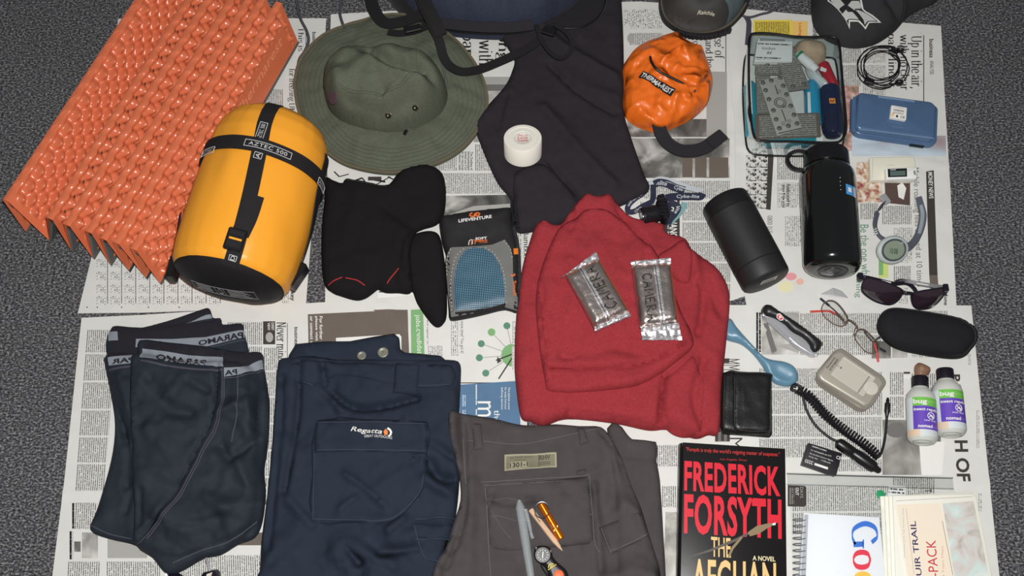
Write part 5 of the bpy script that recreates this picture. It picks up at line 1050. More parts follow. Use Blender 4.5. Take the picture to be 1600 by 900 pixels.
for k in range(3): wstrap('strap_groove', [(168+k*2, 610+k*18, .0185),(190+k*4, 598+k*18, .0215)], [.0016,.0016], WL, Vector((.6,.1,.7)), .0016)
obox('strap_keeper', P(*W(222,440), .016), Vector((.0055,.004,0)), Vector((.005,.008,0)).normalized()*.009, Vector((0,0,.004)), mat('buckle_grey',(60,60,72),.4), wa, .002); obox('buckle', P(*W(250,385), .014), Vector((.005,.003,0)), Vector((-.004,.008,0)), Vector((0,0,.003)), mat('steel',(170,170,176)), wa, .001)
q = P(*W(305,760), .024); ax = Vector((.10,-.45,.89)).normalized()
lathe('watch_case', [(-.010,0.0216),(-.004,0.0258),(.001,0.0270),(.004,0.0252),(.0052,0.0228),(.0052,0.0210)], q, q+ax, WL, wa, 40, flat=.86); lathe('bezel', [(.0050,0.0214),(.0062,0.0198),(.0056,0.0174)], q, q+ax, mat('bezel_dark',(70,74,78),.35), wa, 40, flat=.86); lathe('watch_glass', [(.0052,0.0180),(.0060,0.0175),(.0062,0.0120),(.0062,0.0024)], q, q+ax, mat('lcd_face',(128,140,122),.18,coat=.5), wa, 36, flat=.86)
for x, y in ((290,688),(372,712)): qq = P(*W(x, y), .032); lathe('push_button', [(0,.0032),(.002,.003),(.0026,.002)], qq, qq+Vector((0,.5,.8)), mat('steel',(170,170,176)), wa, 12)
for s_, x0, y0, x1, y1 in (('10:08', 288,745,345,765),): text(s_, [W(x0,y1+20),W(x1,y1+26),W(x0,y0),W(x1,y0+6)], lambda X, Y: np.full(np.shape(X), .0318), mat('lcd_ink',(52,60,54),.4), wa, off=0)
# ------------------------------------------------------------------ sunglasses
SG = lambda x, y: (1330+x/5.624, 410+y/5.624); sg_ = root('sunglasses', 'dark wraparound sunglasses lying lens down', 'sunglasses', P(1410,455,G0)); SGM = mat('sunglass_frame',(26,24,34),.3); LENS = mat('dark_lens',(46,34,42),.08,spec=.7,coat=.6)
def lens(px, zs, nm='lens'):
    w_ = [P(*SG(x, y), z) for (x, y), z in zip(px, zs)]; w_ = resample(spline(w_, 5, True), .004); c = sum(w_, Vector())/len(w_); n = Vector(); 
    for i in range(len(w_)): n += (w_[i]-c).cross(w_[(i+1) % len(w_)]-c)
    n.normalize(); n = n if n.z > 0 else -n; V = []; F = []; N = len(w_); R_ = 6
    for lay, o_ in ((0, 0), (1, -.0018)):
        for j in range(R_):
            t = j/(R_-1) if R_ > 1 else 0
            for q in w_: p = c.lerp(q, .02+.98*t); V.append(p + n*(.006*(1-t*t)+o_))
        b = lay*R_*N
        for j in range(R_-1):
            for i in range(N): f_ = (b+j*N+i, b+j*N+(i+1) % N, b+(j+1)*N+(i+1) % N, b+(j+1)*N+i); F.append(f_ if lay else f_[::-1])
        F.append(tuple(b+i for i in range(N)) if lay else tuple(b+i for i in range(N))[::-1])
    for i in range(N): a = (R_-1)*N; F.append((a+i, a+(i+1) % N, a+R_*N+(i+1) % N, a+R_*N+i))
    mk(nm, V, F, LENS, sg_); tube('lens_rim', [q + n*.0002 for q in w_], .0013, SGM, sg_, 6, closed=True)
lens([(130,140),(260,160),(380,205),(450,248),(430,310),(370,362),(300,368),(200,335),(110,270),(95,215)], [.040,.042,.040,.034,.022,.012,.010,.012,.020,.032])
lens([(540,275),(620,250),(720,235),(828,222),(815,280),(760,350),(690,400),(600,410),(550,385),(530,320)], [.034,.040,.042,.040,.030,.018,.010,.010,.014,.024])
tube('bridge', [P(*SG(x, y), z) for x, y, z in ((448,255,.034),(480,268,.036),(510,268,.036),(545,275,.034))], .0024, SGM, sg_, 8, 5)
def arm(pts): ribbon3('temple', resample(spline([P(*SG(x, y), z) for x, y, z in pts], 6), .004, False), Vector((0,-.5,.85)), .006, .0026, SGM, sg_)
arm([(80,125,.036),(130,130,.040),(240,155,.030),(370,185,.022),(480,180,.018),(540,215,.014),(575,265,.010)]); arm([(830,220,.038),(720,205,.032),(600,185,.026),(500,165,.022),(430,160,.018),(390,175,.014)])
for x, y, z in ((80,125,.037),(828,225,.038)): obox('hinge', P(*SG(x, y), z), Vector((.004,0,0)), Vector((0,.006,0)), Vector((0,0,.004)), SGM, sg_, .001)
strip('temple_print', [SG(260,157),SG(350,178)], const(.0295), .0016, M_WHITEP, sg_, off=.0006, th=.0003); strip('temple_print', [SG(575,184),SG(680,200)], const(.033), .0016, M_WHITEP, sg_, off=.0006, th=.0003)
# ------------------------------------------------------------------ black socks
SOCK = mat('sock_black',(29,27,28),.98,bump=(500,.6,.001),spec=.1); REDT = mat('red_thread',(170,40,44),.8)
s1_ = root('sock', 'black sock with a red toe seam, folded under its pair', 'sock', P(660,430,G0), 'pair of black socks')
b_, f1 = puff('sock_body', [(640,372),(658,362),(680,362),(690,378),(697,430),(698,488),(692,505),(682,510),(670,500),(652,474),(645,456),(636,440),(630,400)], G0, .018, .018, SOCK, s1_, e0=.3, s=.005, nz=((.003,18,1.),))
s2_ = root('sock', 'larger black sock with red seam dashes, lying beside the towel pouch', 'sock', P(590,370,G0), 'pair of black socks')
b_, f2 = puff('sock_body', hfb=f1.soft, px=[(508,277),(520,281),(535,286),(541,279),(575,284),(605,289),(622,270),(642,261),(670,258),(689,268),(696,290),(694,330),(682,350),(660,358),(650,366),(642,400),(644,454),(620,456),(600,455),(590,450),(583,455),(570,464),(555,467),(530,460),(518,455),(506,442),(502,400),(503,350),(507,310)], z0=G0, h=.024, r=.025, m=SOCK, parent=s2_, e0=.3, s=.005, nz=((.004,14,3.),), wr=(([(600,320),(640,350),(660,360)],-.006,.008),([(560,300),(540,380),(560,440)],.004,.012),([(625,390),(615,440)],-.005,.006)))
strip('red_seam', [(513,446),(525,437),(535,433)], f2, .0016, REDT, s2_, off=.0006, sm=4); strip('red_seam', [(540,434),(558,438),(570,446)], f2, .0016, REDT, s2_, off=.0006, sm=4); strip('red_seam', [(605,443),(614,430),(623,419)], f2, .0016, REDT, s2_, off=.0006, sm=4); strip('cuff_edge', [(541,281),(575,286),(604,291)], f2, .002, mat('sock_rib',(34,32,32),.9), s2_, off=.0005)
# ------------------------------------------------------------------ towel in a mesh pouch
K = lambda x, y: (680+x/4.5, 310+y/4.5); tw = root('towel_pouch', 'black and grey zip pouch with a blue mesh window', 'pouch', P(755,410,G0)); BN = mat('pouch_black',(26,24,27),.7,bump=(900,.3,.0005)); GN = mat('pouch_grey',(108,108,106),.8,bump=(900,.4,.0005))
b_, pf = puff('pouch_body', [K(30,140),K(100,115),K(250,90),K(400,75),K(530,65),K(545,120),K(560,200),K(590,330),K(600,500),K(595,650),K(588,795),K(490,775),K(340,810),K(200,840),K(105,850),K(95,800),K(80,600),K(70,450),K(75,400),K(45,300)], G0, .022, .02, BN, tw, e0=.35, s=.005, sm=3, nz=((.002,18,1.),))
decal('grey_panel', [K(75,440),K(85,390),K(110,345),K(200,340),K(300,335),K(400,325),K(490,290),K(530,350),K(545,410),K(548,560),K(560,650),K(580,700),K(575,790),K(490,765),K(340,800),K(140,830),K(112,835),K(95,720),K(80,560)], pf, GN, tw, off=.0008, s=.006)
def mesh_mat():
    m = mat('blue_mesh',(30,60,90),.5); nt = m.node_tree; b = nt.nodes['Principled BSDF']; tc = nt.nodes.new('ShaderNodeTexCoord'); mp = nt.nodes.new('ShaderNodeMapping'); mp.inputs['Scale'].default_value = (1/2.9,1/2.9,1); nt.links.new(tc.outputs['UV'], mp.inputs[0])
    v = nt.nodes.new('ShaderNodeVectorMath'); v.operation = 'FRACTION'; nt.links.new(mp.outputs[0], v.inputs[0]); w2 = nt.nodes.new('ShaderNodeVectorMath'); w2.operation = 'DISTANCE'; nt.links.new(v.outputs[0], w2.inputs[0]); w2.inputs[1].default_value = (.5,.5,0)
    sp = nt.nodes.new('ShaderNodeSeparateXYZ'); nt.links.new(v.outputs[0], sp.inputs[0]); cbn = nt.nodes.new('ShaderNodeCombineXYZ'); nt.links.new(sp.outputs[0], cbn.inputs[0]); nt.links.new(sp.outputs[1], cbn.inputs[1]); nt.links.new(cbn.outputs[0], w2.inputs[0])
    r = nt.nodes.new('ShaderNodeValToRGB'); r.color_ramp.elements[0].position = .16; r.color_ramp.elements[0].color = lin((140,196,216)); r.color_ramp.elements[1].position = .30; r.color_ramp.elements[1].color = lin((22,50,72)); nt.links.new(w2.outputs['Value'], r.inputs[0]); nt.links.new(r.outputs[0], b.inputs['Base Color']); return m
decal('mesh_window', [K(140,790),K(128,620),K(140,520),K(170,420),K(215,365),K(270,345),K(340,350),K(400,385),K(450,460),K(480,560),K(490,640),K(490,735),K(400,760),K(300,780)], pf, mesh_mat(), tw, off=.0014, s=.006)
decal('mesh_lower_trim', [K(140,800),K(300,785),K(400,765),K(495,735),K(495,775),K(340,808),K(200,838),K(145,842)], pf, BN, tw, off=.0018, s=.006)  # black strip along the lower edge of the mesh window
ST = mat('grey_stitch',(170,170,164),.8)
for pth in ([K(118,790),K(108,620),K(120,500),K(150,405),K(205,350)], [K(350,345),K(410,385),K(465,470),K(490,580),K(500,740)], [K(82,540),K(80,440),K(110,350)], [K(480,295),K(525,350),K(545,430)]):
    w_ = [PS(x, y, pf, .0022) for x, y in pth]; w_ = resample(spline(w_, 6), .0032, False)
    V = []; F = []
    for i in range(0, len(w_)-1, 2):
        a, b2 = w_[i], w_[i].lerp(w_[i+1], .75); t = (b2-a).normalized(); sd = t.cross(UP)*.0006; n0 = len(V); V += [a+sd, a-sd, b2-sd, b2+sd]; F.append((n0,n0+1,n0+2,n0+3))
    mk('stitching', V, F, ST, tw, smooth=False)
WT = mat('label_white',(225,222,218)); OT = mat('orange_thread',(222,110,48),.7)
text('LIFEVENTURE', [K(165,170),K(398,137),K(163,148),K(396,115)], pf, WT, tw, bold=.025, off=.0012); text('SOFT', [K(283,293),K(364,287),K(282,275),K(363,269)], pf, WT, tw, bold=.03, off=.0012); text('FIBRE', [K(284,308),K(368,303),K(283,294),K(367,289)], pf, OT, tw, bold=.02, off=.0012); text('TOWELS', [K(310,316),K(368,312),K(310,310),K(368,305)], pf, OT, tw, off=.0012)
for dx, m_ in ((0, WT), (18, OT)): strip('logo_bar', [K(235+dx,328),K(238+dx,300),K(250+dx,290),K(262+dx,288),K(262+dx,322)], pf, .0012, m_, tw, off=.0012, sm=0, th=.0003)
for pth in ([K(262,102),K(245,110),K(247,124),K(275,126),K(290,110)], [K(272,118),K(290,102),K(312,104),K(306,120),K(290,126)]): strip('logo_mark', pth, pf, .0026, OT, tw, off=.0012, th=.0003)
text('Small', [K(545,580),K(548,682),K(570,578),K(573,680)], pf, OT, tw, off=.0022, bold=.01); strip('logo_mark', [K(530,540),K(550,545),K(560,530)], pf, .0026, OT, tw, off=.0022, th=.0003); decal('orange_tab', [K(550,352),K(582,350),K(585,392),K(553,394)], pf, mat('orange_tab',(236,128,40),.6), tw, off=.0016, s=.006); strip('edge_binding', [K(550,200),K(580,330),K(592,500),K(590,650),K(583,790)], pf, .006, BN, tw, off=.0014)
# ------------------------------------------------------------------ red jumper
RED = mat('red_cotton',(147,50,56),.95,var=(260,.10),bump=(650,.5,.0008),spec=.15,crease=(7,.012)); jm = root('red_jumper', 'folded red cotton jumper holding two foil packets', 'clothing', P(970,500,G0)); J = lambda x, y: (760+x/2.143, 280+y/2.143)
jb = [(837,357),(851,350),(873,355),(895,331),(912,311),(932,313),(951,310),(963,322),(989,341),(1035,350),(1040,364),(1070,373),(1083,393),(1115,415),(1133,439),(1140,471),(1134,541),(1127,607),(1124,674),(1108,678),(1087,684),(1045,670),(1014,671),(961,660),(886,653),(849,665),(830,657),(814,651),(806,600),(804,560),(807,490),(816,420),(828,378)]
b_, jf = puff('folded_body', jb, G0, .026, .022, RED, jm, hfb=tf.soft, e0=.4, s=.005, sm=4, nz=((.006,9,1.),(.0022,28,4.)), wr=(([(1092,442),(1100,470),(1092,520)],-0.0102,.006),([(1083,395),(1092,450)],0.0085,.008),([(1040,585),(1034,620),(1030,665)],-0.0136,.004),([(1100,560),(1085,620),(1098,668)],-0.0085,.006),([(880,640),(940,648),(1010,660)],-0.0119,.003),([(905,330),(890,360)],-0.0085,.006),([(965,325),(1010,380)],-0.0102,.005),([(1105,440),(1128,490)],-0.0068,.008)))
lay, lf = puff('folded_sleeve', [(872,358),(852,400),(840,440),(837,485),(843,545),(851,592),(856,609),(885,612),(914,611),(960,607),(993,602),(1020,590),(1050,571),(1082,543),(1081,520),(1066,490),(1052,450),(1036,410),(1008,372),(975,345),(950,330),(915,328),(893,342)], 0, .013, .012, RED, jm, e0=.25, s=.005, sm=4, hfb=lambda X, Y: jf(X, Y)-.002, nz=((.006,10,6.),(.002,28,8.)), zp=.035, wr=(([(856,580),(920,580),(985,577),(1040,560),(1081,538)],-0.0085,.003),([(862,585),(859,608)],-0.0068,.002),([(845,440),(848,500),(858,580)],-0.0068,.003),([(880,560),(950,552),(1010,560)],-0.0085,.010),([(890,420),(930,500)],0.0068,.012),([(1000,520),(1050,540)],0.0068,.010),([(960,540),(1010,530)],-0.0051,.010)))
puff('cuff', [(1028,402),(1045,388),(1069,374),(1079,392),(1080,420),(1077,441),(1060,439),(1046,425)], 0, .008, .008, RED, jm, e0=.3, s=.005, sm=3, hfb=lambda X, Y: np.maximum(jf(X, Y), lf(X, Y))-.002, zp=.032)
puff('hem', [(1030,590),(1046,585),(1066,570),(1084,555),(1100,600),(1099,640),(1098,672),(1070,680),(1045,668),(1036,640)], 0, .007, .012, RED, jm, e0=.2, s=.005, sm=3, hfb=lambda X, Y: jf(X, Y)-.003, zp=.03)
RST = mat('red_stitch',(150,36,46),.9)
for pth in ([(857,578),(920,577),(985,574),(1040,556),(1080,536)], [(848,445),(851,500),(860,578)], [(1056,440),(1078,441)], [(816,421),(838,436)], [(1000,365),(1014,385),(1022,400)]): strip('seam', pth, lambda X, Y: np.maximum(jf(X, Y), lf(X, Y)), .0012, RST, jm, off=.0005, th=.0005)
JT = lambda X, Y: np.maximum(jf(X, Y), lf(X, Y))
# ------------------------------------------------------------------ foil packets marked CAMERA
FO = mat('packet_foil',(190,178,172),.3,.9,bump=(45,.4,.006)); FOC_ = mat('packet_crimp',(225,222,224),.34,.85,bump=(150,.5,.002)); MARK = mat('marker_black',(16,14,16),.6); CPR = mat('copper_edge',(196,116,70),.3,.8)
HAND = {'C':[[(.8,.85),(.5,1),(.15,.75),(.1,.35),(.4,.02),(.8,.15)]], 'A':[[(.05,0),(.45,1),(.85,.05)],[(.2,.4),(.7,.42)]], 'M':[[(.05,0),(.15,1),(.45,.4),(.8,1),(.9,0)]], 'E':[[(.75,.95),(.15,.95),(.12,.05),(.8,.03)],[(.12,.5),(.65,.52)]], 'R':[[(.12,0),(.15,1),(.6,.95),(.7,.7),(.2,.5),(.85,0)]]}
def handtext(s, wd=.13):
    V = []; F = []; x = 0
    for ch in s:
        for st in HAND[ch]:
            p = [Vector((x+a, b, 0)) for a, b in st]; b0 = len(V)
            for i, q in enumerate(p):
                t = (p[min(i+1, len(p)-1)]-p[max(i-1, 0)]).normalized(); n = Vector((-t.y, t.x, 0))*wd/2; V += [tuple(q+n), tuple(q-n)]
                if i: F.append((b0+2*i-2, b0+2*i-1, b0+2*i+1, b0+2*i))
        x += 1.05
    return V, F
def packet(px, top, bot, label, tq):
    cxy = (sum(q[0] for q in px)/4, sum(q[1] for q in px)/4); base = PS(*cxy, JT).z + .004; o = root('foil_packet', label, 'packet', P(*cxy, base), 'foil packets on the red jumper')
    z1_ = base+.019; wpoly = [Vector((P(x, y, base+.012).x, P(x, y, base+.012).y, 0)) for x, y in px]
    poly = resample_keep(wpoly, .004)
    f = hfun(poly, base, .019, .010, .42, [([px[0], px[3]], 0, .01)], ((.0012,30,2.+px[0][0]),))
    v, F_ = trifill(poly, .004); X = np.array([q.x for q in v]); Y = np.array([q.y for q in v]); Z = f(X, Y)
    solid('wrapper', [Vector(q) for q in zip(X, Y, Z)], F_, .006, FO, o)
    prism('copper_edge', px, base, base+.0075, CPR, o, bev=0, zp=base+.006)
    for nm, c in (('crimp', top), ('crimp', bot)):
        a, b2, c2, d2 = [P(x, y, base+.008) for x, y in c]; V = []; Fq = []; n1, n2 = 22, 7
        for j in range(n2+1):
            for i in range(n1+1):
                p = a.lerp(b2, i/n1).lerp(d2.lerp(c2, i/n1), j/n2); p.z = base+.009+.0012*math.sin(j*2.4)+.0022*noise.noise(Vector((i*.55, j*.4, px[0][0]))); p += Vector((.0012*noise.noise(Vector((i*.9, j, 3))), .0014*noise.noise(Vector((i, j*.9, 7))), 0)); V.append(p)
        for j in range(n2):
            for i in range(n1): q = j*(n1+1)+i; Fq.append((q, q+1, q+n1+2, q+n1+1))
        mk(nm, V, Fq, FOC_, o, angle=25)
    # lengthwise fin seam
    m0 = ((px[0][0]*.6+px[1][0]*.4), (px[0][1]*.6+px[1][1]*.4)); m1 = ((px[3][0]*.6+px[2][0]*.4), (px[3][1]*.6+px[2][1]*.4))
    if tq[1]: m0 = ((px[0][0]*.42+px[1][0]*.58), (px[0][1]*.42+px[1][1]*.58)); m1 = ((px[3][0]*.42+px[2][0]*.58), (px[3][1]*.42+px[2][1]*.58))
    strip('fin_seam', [m0, m1], f, .008, FOC_, o, off=.0012, th=.0008, sm=0); strip('fin_fold', [m0, m1], f, .0012, mat('foil_dark',(120,112,110),.3,.9), o, off=.0022, th=.0004, sm=0)
    lettering('marker_lettering', handtext('CAMERA'), tq[0], f, MARK, o, off=.0026)
Q4 = lambda x, y: (870+x/5.624, 380+y/5.624)
packet([Q4(85,280),Q4(370,140),Q4(630,590),Q4(335,740)], [Q4(30,310),Q4(345,75),Q4(372,140),Q4(75,285)], [Q4(330,735),Q4(628,592),Q4(650,640),Q4(335,780)], 'slanted foil packet, the left of the two on the jumper', ([Q4(545,545),Q4(330,190),Q4(430,585),Q4(240,235)], False))
packet([Q4(660,195),Q4(1000,180),Q4(1065,690),Q4(735,735)], [Q4(645,160),Q4(1000,130),Q4(1002,182),Q4(660,200)], [Q4(735,738),Q4(1070,700),Q4(1098,850),Q4(750,850)], 'upright foil packet with a wide crimped end, the right of the two', ([Q4(745,270),Q4(795,690),Q4(835,255),Q4(892,665)], True))
# ------------------------------------------------------------------ spork, pocket knife, glasses, case
sp_ = root('spork', 'blue plastic spoon beside the red jumper', 'cutlery', P(1200,560,G0)); SPB = mat('blue_plastic',(94,132,154),.35,spec=.5,bump=(300,.05,.0005))
spx = [(1132,500),(1142,498),(1152,512),(1175,538),(1192,556),(1206,562),(1225,565),(1240,572),(1247,585),(1245,597),(1234,603),(1215,600),(1202,590),(1194,575),(1180,556),(1160,538),(1136,530),(1128,518)]
puff('spoon_bowl', spx, G0, .011, .010, SPB, sp_, e0=.35, s=.0035, sm=5, wr=(([(1214,580),(1232,590)],-.004,.010),([(1150,520),(1185,556)],.002,.004)))
kn = root('pocket_knife', 'black pocket knife with a red and white emblem', 'knife', P(1240,515,G0)); N_ = lambda x, y: (1180+x/6.92, 450+y/6.92)
prism('tool_layers', [N_(85,275),N_(110,250),N_(640,640),N_(690,670),N_(655,735),N_(605,728),N_(450,630),N_(330,520),N_(200,395),N_(95,310)], G0+.001, .020, mat('steel',(170,170,176)), kn, bev=.001, zp=.016)
for k, (o0, zz) in enumerate(((18,.0205),(34,.0195),(50,.0185))):
    tube('blade', [P(*N_(x-o0*.35, y+o0*.8), zz-.002) for x, y in ((140,310),(240,400),(350,500),(470,585),(600,680))], .0018, mat('steel',(170,170,176)), kn, 6, 5)
b_, knf = puff('handle_scale', [N_(75,250),N_(85,200),N_(125,172),N_(180,185),N_(260,240),N_(400,330),N_(550,435),N_(690,545),N_(728,590),N_(720,630),N_(690,680),N_(640,705),N_(600,675),N_(570,610),N_(500,540),N_(390,480),N_(310,400),N_(200,335),N_(110,305)], .012, .016, .012, mat('knife_black',(30,30,32),.4,coat=.1), kn, e0=.35, s=.003, sm=4, zp=.02)
emb = [N_(230,300),N_(240,278),N_(270,275),N_(308,318),N_(300,350),N_(268,352),N_(235,325)]; decal('emblem_edge', emb, knf, M_WHITEP, kn, off=.0006, s=.003); ec = N_(269,314); decal('emblem', [(ec[0]+(x-ec[0])*.78, ec[1]+(y-ec[1])*.78) for x, y in emb], knf, mat('emblem_red',(196,30,44),.4), kn, off=.0010, s=.003)
strip('emblem_cross', [N_(255,308),N_(285,322)], knf, .0016, M_WHITEP, kn, off=.0016, th=.0003); strip('emblem_cross', [N_(277,300),N_(263,330)], knf, .0016, M_WHITEP, kn, off=.0016, th=.0003)
tube('key_ring', [P(*N_(712+14*math.cos(a), 605+18*math.sin(a)), .016) for a in np.linspace(0, 6.28, 13)[:-1]], .0012, mat('brass',(180,150,90),.3,.9), kn, 6, closed=True)
for x, y in ((92,290),(660,720)): q = P(*N_(x, y), .0175); lathe('rivet', [(0,.0028),(.002,.0026),(.0026,.0015)], q, q+UP, mat('steel',(170,170,176)), kn, 12)
gl_ = root('spectacles', 'thin wire spectacles with red temple tips', 'glasses', P(1310,505,G0)); WIRE = mat('gold_wire',(150,130,112),.3,.8); RTIP = mat('red_tip',(206,72,66),.35); GLS = clear('lens_clear',(250,250,250),.06,.02)
def glens(pts):
    w_ = spline([P(*N_(x, y), z) for x, y, z in pts], 6, True); tube('lens_wire', w_, .0009, WIRE, gl_, 6, closed=True); c = sum(w_, Vector())/len(w_); V = [c+Vector((0,-.001,.003))]+w_; mk('lens', V, [(0, i+1, (i+1) % len(w_)+1) for i in range(len(w_))], GLS, gl_)
glens([(800,135,.030),(870,150,.034),(940,220,.036),(1000,320,.034),(990,385,.024),(930,412,.014),(850,390,.010),(760,320,.008),(718,240,.012),(740,170,.022)])
glens([(1110,455,.034),(1180,450,.036),(1260,520,.036),(1330,600,.032),(1330,670,.022),(1280,705,.012),(1200,690,.010),(1130,620,.008),(1080,540,.016)])
tube('bridge', [P(*N_(x, y), z) for x, y, z in ((1000,340,.034),(1040,355,.038),(1085,390,.038),(1115,440,.036))], .0011, WIRE, gl_, 6, 5)
for a, b2 in (((1005,350),(960,385)),((1090,420),(1070,510))): tube('nose_pad_arm', [P(*N_(*a), .034), P(*N_((a[0]+b2[0])/2-6, (a[1]+b2[1])/2), .028), P(*N_(*b2), .020)], .0007, WIRE, gl_, 5, 4); q = P(*N_(*b2), .019); lathe('nose_pad', [(0,.002),(.001,.003),(.002,.002)], q, q+UP, GLS, gl_, 10)
def temple(pts, tip, mt_): tube('temple', [P(*N_(x, y), z) for x, y, z in pts], .0010, WIRE, gl_, 6, 5); tube('temple_tip', [P(*N_(x, y), z) for x, y, z in tip], .0018, mt_, gl_, 8, 5)
temple([(990,385,.030),(920,320,.020),(850,268,.014)], [(870,282,.015),(800,250,.010),(720,250,.008),(595,256,.007)], RTIP)
temple([(960,345,.032),(880,260,.020),(800,190,.014)], [(800,190,.014),(750,150,.010),(705,112,.008)], mat('dark_tip',(40,40,56),.4))
temple([(1180,470,.032),(1240,545,.022),(1285,590,.016)], [(1285,590,.015),(1310,680,.010),(1330,800,.007)], RTIP); temple([(1320,600,.028),(1290,580,.020),(1360,520,.012)], [(1320,640,.012),(1360,660,.010),(1410,690,.008)], mat('dark_tip',(40,40,56)))
cs = root('glasses_case', 'black oval hard glasses case overlapping the paper edge', 'case', P(1448,520,G0)); CSB = mat('case_fabric',(26,26,29),.85,bump=(1200,.5,.0006),spec=.3)
cpx = [SG(230,560),SG(250,480),SG(310,425),SG(400,410),SG(560,428),SG(760,462),SG(920,495),SG(1010,540),SG(1080,600),SG(1100,670),SG(1085,730),SG(1050,770),SG(1010,820),SG(940,842),SG(820,838),SG(640,810),SG(450,770),SG(340,720),SG(260,640)]
puff('case_base', cpx, G0, .022, .008, CSB, cs, e0=.3, s=.004, sm=4, zp=.010); tp = [(1448+(x-1448)*.985, 517+(y-517)*.95-3) for x, y in cpx]; b_, csf = puff('case_lid', tp, .024, .018, .026, CSB, cs, e0=.12, s=.004, sm=4, zp=.03)
w_ = spline([P(x, y, .0265) for x, y in tp], 4, True); tube('zip_line', w_, .0012, mat('case_seam',(40,40,44),.7), cs, 6, closed=True); tube('zip_pull', [P(*SG(x, y), z) for x, y, z in ((205,690,.012),(235,665,.022),(270,645,.028))], .0016, mat('dark_chrome',(120,120,128)), cs, 6, 4)
# ------------------------------------------------------------------ battery charger
C_ = lambda x, y: (1120+x/3, 460+y/3); ch = root('battery_charger', 'champagne grey camera battery charger', 'charger', P(1328,595,G0)); CHM = mat('champagne_plastic',(172,166,154),.35,.25); 
prism('charger_base', [C_(460,400),C_(470,360),C_(545,270),C_(575,262),C_(770,395),C_(785,425),C_(720,530),C_(690,550),C_(660,548),C_(480,428)], G0, .024, mat('charger_side',(150,142,132),.4,.2), ch, bev=.004, rd=.008, zp=.010)
prism('charger_top', [C_(470,375),C_(548,276),C_(578,264),C_(768,394),C_(782,418),C_(715,518),C_(692,528),C_(484,402)], .0245, .036, CHM, ch, bev=.004, rd=.008, zp=.033)
decal('battery_bay', [C_(595,295),C_(740,392),C_(685,475),C_(538,375)], const(.036), mat('bay_grey',(196,190,178),.4,.15), ch, off=.0006, s=.01); 
for a, b2 in (((595,295),(740,392)),((740,392),(685,475)),((685,475),(538,375)),((538,375),(595,295))): tube('bay_edge', [P(*C_(*a), .0368), P(*C_(*b2), .0368)], .0010, mat('bay_rim',(214,208,196),.3,.2), ch, 6)
strip('bay_step', [C_(715,385),C_(660,462)], const(.0368), .0022, mat('charger_side',(150,142,132)), ch, off=.0006); q = P(*C_(722,440), .0355); lathe('finger_notch', [(0,.011),(.0012,.0105),(.0016,.008)], q, q+UP, mat('bay_rim',(214,208,196)), ch, 20)
for k, s_ in enumerate(('Panasonic','BATTERY CHARGER')): text(s_, [C_(520+k*14,352+k*10-4),C_(558+k*14,300+k*10-4),C_(512+k*14,346+k*10-4),C_(550+k*14,294+k*10-4)], const(.036), M_BLACKP, ch, off=.0004, bold=.01)
for k in range(3): decal('terminal', [C_(566+k*14-14,318+k*-2+k*12),C_(574+k*14-14,322+k*10),C_(570+k*14-14,330+k*10),C_(562+k*14-14,326+k*10)], const(.0368), M_GREY2P, ch, off=.0006, s=.01)
# ------------------------------------------------------------------ coiled car charger lead
cc = root('car_charger_lead', 'coiled black car charger lead beside the charger', 'cable', P(1310,660,G0)); axis = resample(spline([P(*C_(x, y), .0125) for x, y in ((378,445),(430,475),(500,555),(590,630),(690,700),(760,760))], 8), .0005, False)
pts = []; n = len(axis); turns = 33
for i in range(0, n, 1):
    t = (axis[min(i+1, n-1)]-axis[max(i-1, 0)]).normalized(); sd = t.cross(UP).normalized(); an = 2*math.pi*turns*i/n; pts.append(axis[i] + sd*math.cos(an)*.0066 + UP*math.sin(an)*.0066)
tube('coil', pts, .0018, CAB, cc, 6)
tube('lead', [P(*C_(x, y), z) for x, y, z in ((360,455,.008),(352,440,.010),(358,425,.014),(375,422,.018),(395,440,.018),(405,480,.012),(420,540,.008),(460,610,.008),(520,665,.008),(565,690,.010))], .0020, CAB, cc, 8, 6); tube('lead', [P(*C_(x, y), z) for x, y, z in ((372,450,.020),(350,446,.018),(356,430,.018),(374,432,.019))], .0020, CAB, cc, 8, 6)
tube('lead', [P(*C_(x, y), z) for x, y, z in ((755,765,.010),(772,740,.010),(785,690,.008),(793,630,.008),(798,560,.009))], .0020, CAB, cc, 8, 6)
q0 = P(*C_(797,575), .0095); q1 = P(*C_(802,485), .0095); D_ = (q1-q0).length; lathe('jack_plug', [(0,.0022),(.006,.0032),(.008,.0042),(.022,.0042),(.023,.0026),(D_-.003,.0026),(D_-.002,.0018),(D_,.0018)], q0, q1, BLACKPL, cc, 16)
q0 = P(*C_(560,690), .014); q1 = P(*C_(768,832), .014); D_ = (q1-q0).length; lathe('car_plug', [(0,.004),(.003,.0078),(.008,.0088),(.026,.0088),(.028,.0078),(.030,.0086),(D_-.016,.0094),(D_-.010,.0080),(D_-.009,.0056),(D_-.002,.0044),(D_,.002)], q0, q1, BLACKPL, cc, 28)
e1 = frame(q0, q1)
for sgn in (-1, 1): ribbon3('spring_contact', [q0+e1[2]*s_ + e1[0]*sgn*(.0098+b_) for s_, b_ in ((.034,-.0004),(.042,.0012),(.052,.0002))], e1[0]*sgn, .004, .0007, mat('steel',(170,170,176)), cc)
